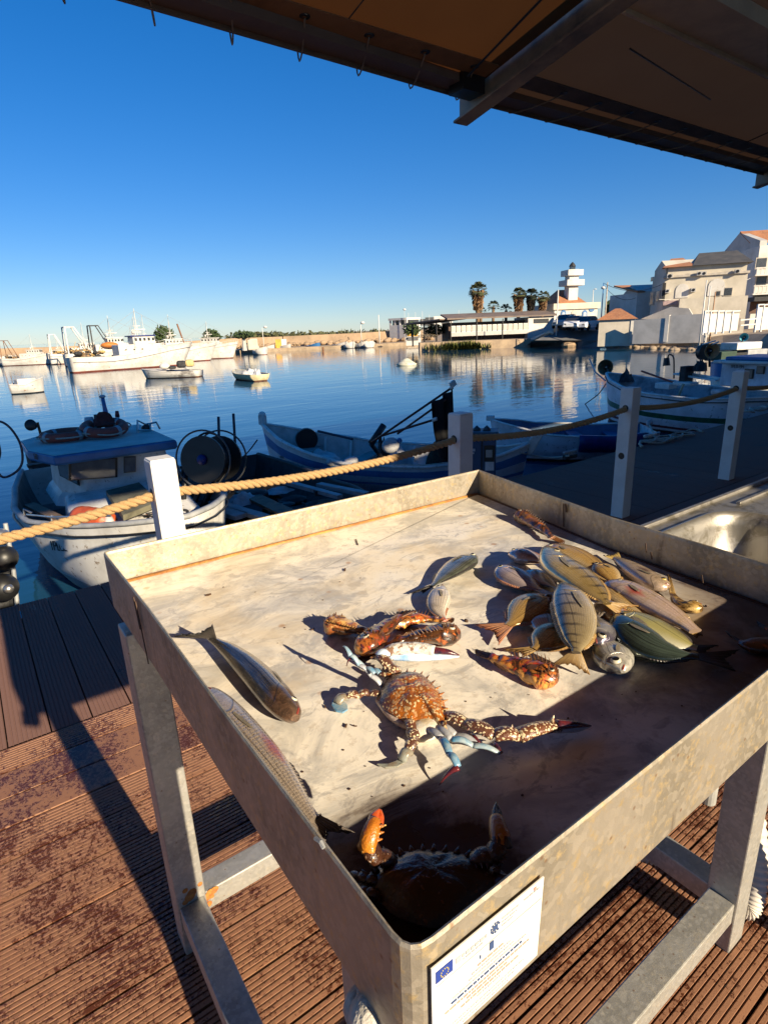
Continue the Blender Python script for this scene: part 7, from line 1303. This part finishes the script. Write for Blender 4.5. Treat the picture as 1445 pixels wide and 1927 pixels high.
# ============================================================ TRAWLERS
TW = M('trawler_white', (.60, .58, .54), .6, col2=(.47, .44, .39), col3=(.34, .20, .12), vs=1.3, bump=.05); REDB = M('antifouling_red', (.28, .07, .04), .7, col2=(.18, .05, .03), vs=3); TG = M('trawler_gear', (.36, .22, .09), .85, col2=(.08, .06, .05), vs=4, bump=.6, bs=10); YEL = M('yellow_gear', (.55, .38, .14), .8, col2=(.3, .18, .08), vs=5)
def trawler(name, label, pxs, pxb, py, Ds, Db, wh=(.42, .62), fre=.9, bow=1.75, beam=2.6, top=3.0, mast=4.3, gantry=None, group=None, roofm=None):
    a, b_ = AD(pxs, py, Ds), AD(pxb, py, Db); L = (b_.xy-a.xy).length; k = L/10
    H = Hull((a.x, a.y), (b_.x, b_.y), beam*k, [(0, fre*k), (.3, fre*.92*k), (.5, fre*1.05*k), (.75, (fre+bow)*.5*k), (1, bow*k)], 'transom', .5*k, .35); t = thing(name, label, 'trawler', H.c(.5, .5), group)
    H.shell(t, [TW, REDB], [(0, 1), (.4, 0)], open_=False, n=24); H.deckpl(t, .02, .98, GREY, drop=.12*k, n=16, h=.95); H.rail(t, TW, .04*k, up=.02); H.rail(t, M('grey_strake', (.40, .38, .36), .7), .03*k, inn=-.03*k, up=-.35*k, name='strake')
    def bx(t0, t1, z0, z1, w_, mt, nm, tilt=0., bev=.05):
        mb = MB(); A = [H.c(t_, 0)+H.n*w_*k*s_ for t_, s_ in ((t0, -.5), (t1, -.5), (t1, .5), (t0, .5))]; A = [Vector((p.x, p.y, 0)) for p in A]; off = [Vector((0, 0, 0)), H.d*-tilt*k, H.d*-tilt*k, Vector((0, 0, 0))]
        mb.add([p+Vector((0, 0, WZ+z0*k)) for p in A]+[p+o_+Vector((0, 0, WZ+z1*k)) for p, o_ in zip(A, off)], [(3, 2, 1, 0), (4, 5, 6, 7), (0, 1, 5, 4), (1, 2, 6, 5), (2, 3, 7, 6), (3, 0, 4, 7)]); return part(mb, nm, mt, t, bevel=bev*k)
    w0, w1 = wh; zd = fre*1.0; bx(w0-.14, w1+.03, zd-.2, zd+.85, beam*.66, TW, 'deckhouse', .05); zw = zd+.85
    bx(w0, w1, zw, zw+.62, beam*.5, TW, 'wheelhouse', .12); bx(w0-.02, w1, zw+.62, zw+.72, beam*.56, roofm or TW, 'wheelhouse_roof', .02, .02)
    for s_ in (-1, 1):
        for j in range(5):
            t_ = w0+(w1-w0)*(.12+.76*j/4); mb = MB(); p = H.c(t_, 0)+H.n*s_*(beam*.25*k+.012); p.z = WZ+(zw+.38)*k; mb.box(p, (.20*k, .03, .24*k), math.atan2(H.d.y, H.d.x)); part(mb, 'window', GLASS, t)
        for j in range(3): mb = MB(); p = H.c(w0-.08+.07*j, 0)+H.n*s_*(beam*.33*k+.012); p.z = WZ+(zd+.42)*k; mb.box(p, (.14*k, .03, .09*k), math.atan2(H.d.y, H.d.x)); part(mb, 'porthole', GLASS, t)
    for j in range(4): mb = MB(); p = H.c(w1-.002, 0)+H.n*beam*.5*k*(-.36+.24*j); p.z = WZ+(zw+.38)*k; p += H.d*.02; mb.box(p, (.03, .19*k, .24*k), math.atan2(H.d.y, H.d.x)); part(mb, 'front_window', GLASS, t)
    c_ = H.c((w0+w1)/2-.03, 0); c_.z = WZ+(zw+.7)*k; mb = MB(); mb.tube([c_, c_+Vector((0, 0, (mast-zw-.7)*k))], [.05*k, .02*k], 7)
    for z, l in ((.45, .5), (.8, .35)): mb.tube([c_+Vector((0, 0, z*k))-H.d*l*k, c_+Vector((0, 0, z*k))+H.d*l*k], .03*k, 5)
    mb.tube([c_+H.d*.3*k, c_+Vector((0, 0, .9*k))], .025*k, 5); mb.tube([c_-H.d*.45*k, c_+Vector((0, 0, .9*k))], .025*k, 5); mt_ = part(mb, 'mast', TW, t)
    mb = MB(); mb.box(c_+Vector((0, 0, .5*k))+H.d*.25*k, (.9*k, .14*k, .10*k), math.atan2(H.d.y, H.d.x)); part(mb, 'radar', TW, mt_) if False else part(mb, 'radar', TW, t)
    mb = MB(); mb.ball(c_+Vector((0, 0, .28*k))-H.d*.35*k, .16*k, 7); part(mb, 'radome', TW, t, smooth=True)
    for dt, hh in ((.04, 1.3), (-.06, .9)): mb = MB(); q = c_+H.d*dt*L; mb.tube([q, q+Vector((0, 0, hh*k))], .012*k, 4); part(mb, 'aerial', GREY, t)
    mb = MB(); tp_ = c_+Vector((0, 0, (mast-zw-.9)*k))
    for q in (H.pt(1, 1, 0), H.pt(.02, 1, 0), H.pt(.5, 1, -1), H.pt(.5, 1, 1)): mb.tube([tp_, q], .012*k, 4)
    part(mb, 'rigging', GREY, t)
    mb = MB(); P_ = []
    for i in range(9):
        t_ = w1+.05+(.95-w1)*i/8; a_, b2_ = H.pt(t_, 1, -1, .1*k), H.pt(t_, 1, -1, .1*k)+Vector((0, 0, .32*k)); mb.tube([a_, b2_], .015*k, 4); P_.append(b2_)
    mb.tube(P_, .018*k, 4); part(mb, 'bow_rail', TW, t)
    if gantry:
        gm, gz = gantry; q = []
        for s_ in (-1, 1):
            a_ = H.c(.03, 0)+H.n*s_*beam*.36*k; a_.z = WZ+fre*.9*k; b2_ = a_+H.d*.1*k+Vector((0, 0, (gz-fre)*k)); b2_ -= H.n*s_*.25*k; mb = MB(); mb.bar(a_, b2_, .13*k, .13*k); e = H.c(.27, 0)+H.n*s_*beam*.33*k; e.z = WZ+fre*1.0*k; mb.bar(b2_+H.d*.9*k, e, .10*k, .10*k); mb.bar(b2_, b2_+H.d*.9*k, .10*k, .10*k); part(mb, 'gantry_frame', gm, t); q.append(b2_)
        mb = MB(); mb.bar(q[0], q[1], .12*k, .12*k); mb.bar(q[0]+H.d*.9*k, q[1]+H.d*.9*k, .10*k, .10*k); part(mb, 'gantry_beam', gm, t)
    random.seed(len(label)); p = H.c(.13, 0); p.z = WZ+fre*.85*k; mb = MB()
    for i in range(34):
        q = p+H.d*random.uniform(-.9, 1.5)*k+H.n*random.uniform(-.8, .8)*k+Vector((0, 0, random.uniform(0, .6)*k)); mb.ball(q, random.uniform(.10, .26)*k, 4, i % 3, sc=(1.4, 1, .7))
        if i % 4 == 0: mb.tube([q, q+Vector((random.uniform(-.5, .5), random.uniform(-.5, .5), random.uniform(.3, .9)))*k], .03*k, 4, i % 3)
    part(mb, 'working_deck_gear', [TG, YEL, DARK], t); return t, H, k
TWG = 'white trawlers moored in front of the breakwater'
trawler('trawler', 'white trawler farthest left with a brown stern gantry', 8, 103, 686, 72, 70, (.52, .78), 1.5, 2.4, 3.0, 3.6, 6.2, (RUST, 5.2), TWG)
trawler('trawler', 'half hidden trawler with a white stern gantry behind the big white one', 124, 300, 684, 60, 62, (.45, .62), 1.3, 2.0, 2.6, 3.2, 5.2, (TW, 4.2), TWG)
t, H, k = trawler('trawler', 'half hidden trawler with a black gantry and an orange life raft', 172, 330, 683, 61, 63, (.5, .68), 1.5, 2.0, 2.6, 3.2, 5.4, (DARK, 4.6), TWG); mb = MB(); p = AD(206, 649, 60); mb.ball(p, .5, 7, sc=(1.5, 1, .55)); part(mb, 'life_raft', M('raft_orange', (.55, .18, .03), .6), t, smooth=True)
trawler('trawler', 'trawler with a row of wheelhouse windows, half hidden behind the bow of the big one', 250, 400, 679, 56, 57, (.42, .64), 1.4, 2.3, 2.6, 3.4, 6.0, None, TWG)
trawler('trawler', 'small white trawler between the farthest left one and the white gantry', 70, 150, 682, 76, 75, (.45, .70), 1.5, 2.4, 2.6, 3.6, 6.4, None, TWG)
trawler('trawler', 'white trawler with its mast just left of the dark tree behind the big trawler', 205, 330, 678, 66, 67, (.50, .72), 1.7, 2.6, 2.6, 3.6, 7.0, None, TWG)
trawler('trawler', 'white trawler half hidden between the two gantries at the left', 95, 215, 680, 68, 69, (.48, .72), 1.7, 2.6, 2.6, 3.6, 6.6, (TW, 5.0), TWG)
trawler('trawler', 'low white trawler at the very left edge of the photo', -60, 28, 690, 74, 73, (.45, .70), 1.6, 2.5, 3.0, 3.6, 6.2, None, TWG)
trawler('trawler', 'rightmost white trawler whose raised bow points to the yellow kiosk', 322, 441, 672, 62, 60, (.52, .78), 1.6, 2.4, 2.6, 3.6, 5.6, None, TWG)
trawler('trawler', 'largest white trawler in front with a blue wheelhouse roof edge and cluttered brown stern', 134, 352, 697, 47, 50, (.52, .72), 1.2, 2.0, 2.4, 3.2, 5.0, None, TWG, DBLUE)
mb = MB(); mb.tube([AD(348, 650, 57), AD(333, 609, 57)], .07, 6); tag(mb.build('derrick', RUST), 'slanting dark derrick pole above the right hand trawlers', 'derrick')
# small craft
def smallboat(name, label, cat, pxs, pxb, pys, pyb, beam, sheer, kind, mats, inner, group=None, hgt=1.):
    a, b_ = G(pxs, pys, WZ), G(pxb, pyb, WZ); H = Hull((a.x, a.y), (b_.x, b_.y), beam, sheer, kind, .2, .18); t = thing(name, label, cat, H.c(.5, .5), group); H.shell(t, mats, [(0, 1), (.42, 0)], n=16, inner=inner); H.rail(t, mats[0], .03); return t, H
t, H = smallboat('rowing_boat', 'white rowing boat moored alone at the far left', 'boat', 24, 84, 741, 737, 1.3, [(0, .42), (.5, .38), (1, .62)], 'transom', [TW, DARK], GREY); mb = MB(); p = AD(48, 720, H.c(.5).xy.length); mb.box(p, (.75, .5, .38), .2); part(mb, 'white_box', TW, t, bevel=.05)
H.thwart(t, .35, .85, .25, GREY); H.thwart(t, .65, .85, .25, GREY)
t, H = smallboat('motor_boat', 'worn motor boat with a yellow cover in front of the big trawler', 'boat', 378, 274, 708, 712, 1.5, [(0, .34), (.5, .34), (1, .50)], 'transom', [M('worn_hull', (.58, .55, .50), .6, col2=(.24, .22, .20), vs=1.6, lo=.5, hi=.6), RUST], GREY); D_ = H.c(.3).xy.length
for x0, y0_, x1, y1_, mt, nm in ((333, 678, 349, 692, DARK, 'console'), (349, 676, 364, 690, M('yellow_cover', (.60, .46, .20), .8, col2=(.5, .36, .14)), 'yellow_cover'), (318, 688, 331, 694, DARK, 'engine_cover')):
    a, b_ = AD(x0, y1_, D_), AD(x1, y0_, D_); c_ = (a+b_)/2; mb = MB(); mb.box(c_, ((a.xy-b_.xy).length, .8, b_.z-a.z), math.atan2(b_.y-a.y, b_.x-a.x)); part(mb, nm, mt, t, bevel=.12)
mb = MB(); mb.ball(AD(310, 689, D_), .22, 7, sc=(1.3, 1, .8)); part(mb, 'white_float', TW, t, smooth=True); H.deckpl(t, .55, .98, M('deck_pale', (.5, .47, .42), .7), n=8)
t, H = smallboat('dinghy', 'small yellowish dinghy with a covered outboard right of the worn motor boat', 'dinghy', 491, 446, 717, 711, 1.2, [(0, .30), (.5, .30), (1, .40)], 'transom', [M('yellowish_white', (.64, .56, .36), .6, col2=(.5, .42, .24)), RUST], GREY)
drape(H.c(.45, .8), .42, .38, .28, CLOTH, 'cover', None, None, 12, parent=t); drape(H.c(.12, .8), .22, .25, .34, CLOTH, 'outboard_cover', None, None, 13, parent=t)
t = thing('mooring_buoy', 'flat pale mooring float alone in the open water', 'buoy', G(765, 688, WZ)); p = G(765, 687, WZ); mb = MB(); mb.lathe([(.001, -.15), (.5, -.05), (.62, .06), (.5, .13), (.14, .38), (.001, .40)], 18, Matrix.Translation(p)); part(mb, 'float', M('buoy_pale', (.62, .60, .46), .6), t, smooth=True); mb = MB(); mb.box(p+Vector((.55, -.3, .1)), (.12, .12, .3)); part(mb, 'mooring_peg', DARK, t)
SBG = 'small boats moored under the breakwater'
mt3 = [(TW, REDB), (TW, DARK), (BLUEP, DARK)]
for i, (x0, x1, y, lb) in enumerate(((455, 470, 664, 'first small boat at the right of the trawler bow'), (471, 484, 663, 'second small boat under the pale concrete block'), (484, 500, 667, 'darker small boat moored out beyond the pale block'), (502, 516, 661, 'small boat under the left lamp post'), (518, 546, 660, 'long red-bottomed boat below the yellow kiosk'), (583, 600, 657, 'small boat under the plain middle of the breakwater'), (632, 652, 655, 'left of the three white boats near the middle lamp post'), (653, 664, 655, 'middle one of the three white boats near the lamp post'), (672, 690, 654, 'white boat with a raised bow right below the middle lamp post'), (692, 699, 654, 'smallest white boat, last before the dark slipway'))):
    smallboat('small_boat', lb, 'boat', x0, x1, y, y, 1.6, [(0, .5), (.5, .45), (1, .8)], 'transom', list(mt3[2 if i == 5 else i % 2]), GREY, SBG)
for i, (x, y) in enumerate(((608, 662), (560, 656))):
    mb = MB(); p = G(x, y, WZ); mb.tube([p-Vector((0, 0, .3)), p+Vector((0, 0, .5))], .10, 8); tag(mb.build('mooring_pile', RUST), ('thin dark pile standing in the water before the breakwater', 'orange-brown pile at the quay left of the middle boats')[i], 'pile')

# ============================================================ CANOPY OVERHEAD
SLP = .185; fz = lambda y: 2.6+SLP*(2.98-y)          # underside of the rafter flanges
CZ = lambda y: 2.72+SLP*(2.98-y)
def tarp(name, col, col2, tr):
    m = bpy.data.materials.new(name); m.use_nodes = True; nt = m.node_tree; nt.nodes.clear(); o = nt.nodes.new('ShaderNodeOutputMaterial'); co = coords(nt); f = noisev(nt, co, 3, 4); c = mix(nt, f, c4(col), c4(col2)); d = nd(nt, 'BsdfDiffuse', {'Color': c}); tn = nd(nt, 'BsdfTranslucent', {'Color': c}); mx = nt.nodes.new('ShaderNodeMixShader'); mx.inputs[0].default_value = tr
    nt.links.new(d.outputs[0], mx.inputs[1]); nt.links.new(tn.outputs[0], mx.inputs[2]); nt.links.new(mx.outputs[0], o.inputs[0]); return m
TARP1 = tarp('brown_tarpaulin', (.17, .065, .02), (.13, .05, .016), .45); TARP2 = tarp('grey_tarpaulin', (.15, .09, .055), (.12, .07, .045), .25)
STL = M('canopy_steel', (.46, .34, .23), .6, col2=(.17, .14, .12), vs=2, bump=.05); FASC = M('canopy_fascia', (.15, .10, .075), .6, col2=(.12, .08, .06), vs=2, bump=.05)
can = thing('market_canopy', 'dark steel framed market canopy with laced brown tarpaulins overhead', 'canopy', (3, 0, 3)); YB = -4.3
mb = MB(); mb.bar((2.76, 2.86, 2.81), (22, 2.86, 2.81), .13, .18); mb.bar((2.76, 2.925, 2.80), (22, 2.925, 2.80), .012, .20); part(mb, 'fascia_beam', FASC, can)
mb = MB(); mb.bar((2.76, 2.84, 2.81), (-8, 2.84-.050*10.76, 2.81), .13, .18); mb.bar((2.76, 2.905, 2.80), (-8, 2.905-.050*10.76, 2.80), .012, .20); part(mb, 'fascia_beam', FASC, can)
RX = [-4.9, -1.05, 2.76, 6.58, 10.4, 14.2]
for x in RX:
    mb = MB(); y0_, y1_ = 2.985, YB
    def sl(w_, o0, o1): mb.add([(x+sx*w_/2, y, fz(y)+o_) for y in (y0_, y1_) for sx, o_ in ((-1, o0), (1, o0), (1, o1), (-1, o1))], [(3, 2, 1, 0), (4, 5, 6, 7), (0, 1, 5, 4), (1, 2, 6, 5), (2, 3, 7, 6), (3, 0, 4, 7)])
    sl(.11, 0, .012); sl(.010, .012, .215); sl(.11, .215, .227); part(mb, 'rafter', STL, can)
for i, (a, c_) in enumerate(zip(RX, RX[1:])):
    mb = MB(); ys = [2.80, 2.4, 1.85, 1.0, 0, -1, -2, -3, -4, YB]; xs = [a+.02+(c_-a-.04)*k/8 for k in range(9)]
    mb.grid([[(x, y, CZ(y)+.03*0+.015*math.sin(math.pi*k/8)*(1 if 0 < j < 9 else 0)) for k, x in enumerate(xs)] for j, y in enumerate(ys)]); cv = part(mb, 'tarpaulin', TARP1 if i < 2 else TARP2, can, smooth=True)
    mb = MB(); mb.box(((a+c_)/2, 2.68, CZ(2.68)-.008), (c_-a-.1, .11, .006), rot=Matrix.Rotation(-math.atan(SLP), 3, 'X')); part(mb, 'hem', M('tarp_hem', (.26, .13, .06), .8) if i < 2 else M('tarp_hem_grey', (.13, .10, .085), .8), cv)
    mb = MB(); mb.tube([((a+c_)/2+.9, 2.7, CZ(2.7)-.004), ((a+c_)/2+.9, YB, CZ(YB)-.004)], .004, 4); mb.tube([(a+.1, 1.1, CZ(1.1)-.004), (c_-.1, 1.1, CZ(1.1)-.004)], .004, 4); part(mb, 'seam', DARK, cv)
    if i in (1, 2, 3):
        n = 11; lac = MB()
        for k in range(n):
            x = a+.22+(c_-a-.4)*k/(n-1); mb = MB(); mb.lathe([(.010, 0), (.024, 0), (.026, .004)], 12, Matrix.Translation((x, 2.68, CZ(2.68)-.014)), cap=False); part(mb, 'eyelet', BLACK, cv)
            dx = .10 if i == 1 else -.20; mb = MB(); mb.tube(spline([(x, 2.68, CZ(2.68)-.02), (x+dx*.6, 2.82, 2.708), (x+dx, 2.93, 2.699), (x+dx, 2.945, 2.76)], 10), .0042, 6); part(mb, 'lace', M('lace_cord', (.28, .22, .17), .85), cv)
mb = MB(); yy = 1.86; zz_ = fz(1.95)
mb.box(((2.76+6.58)/2, 1.955, zz_+.02), (3.7, .02, .05)); mb.box(((2.76+6.58)/2, 1.82, zz_+.05), (3.7, .25, .07)); part(mb, 'purlin', M('pale_purlin', (.62, .46, .30), .6, col2=(.52, .38, .25)), can)
mb = MB(); mb.tube([(2.55, 2.7, CZ(2.7)-.05), (2.35, 1.2, CZ(1.2)-.03)], .006, 5); part(mb, 'brace_cable', BLACK, can); mb = MB(); mb.tube([(3.25, 2.2, CZ(2.2)-.05), (4.4, 2.35, CZ(2.35)-.03)], .005, 5); part(mb, 'brace_cable', BLACK, can)
mb = MB(); mb.box((2.63, 2.79, 2.74), (.16, .12, .13)); part(mb, 'joint_box', BLACK, can)
for x in RX:
    for y in (YB+.2,): mb = MB(); mb.box((x, y, fz(y)/2), (.14, .14, fz(y))); part(mb, 'column', STL, can, bevel=.005)
# unseen stall block added behind the viewer to shade the right part of the deck
t = thing('added_shade_stall', 'unseen stall block added at the back of the canopy to shade the deck', 'stall', (9, -3.2, 0)); mb = MB(); mb.box((9.2, -3.3, 1.65), (13.6, 1.6, 3.3)); part(mb, 'wall', M('shade_stall_wall', (.40, .30, .22), .8), t, bevel=.01); mb = MB(); mb.box((9.2, -2.49, 1.0), (12.5, .02, 1.8)); part(mb, 'shutter', GREY, t)
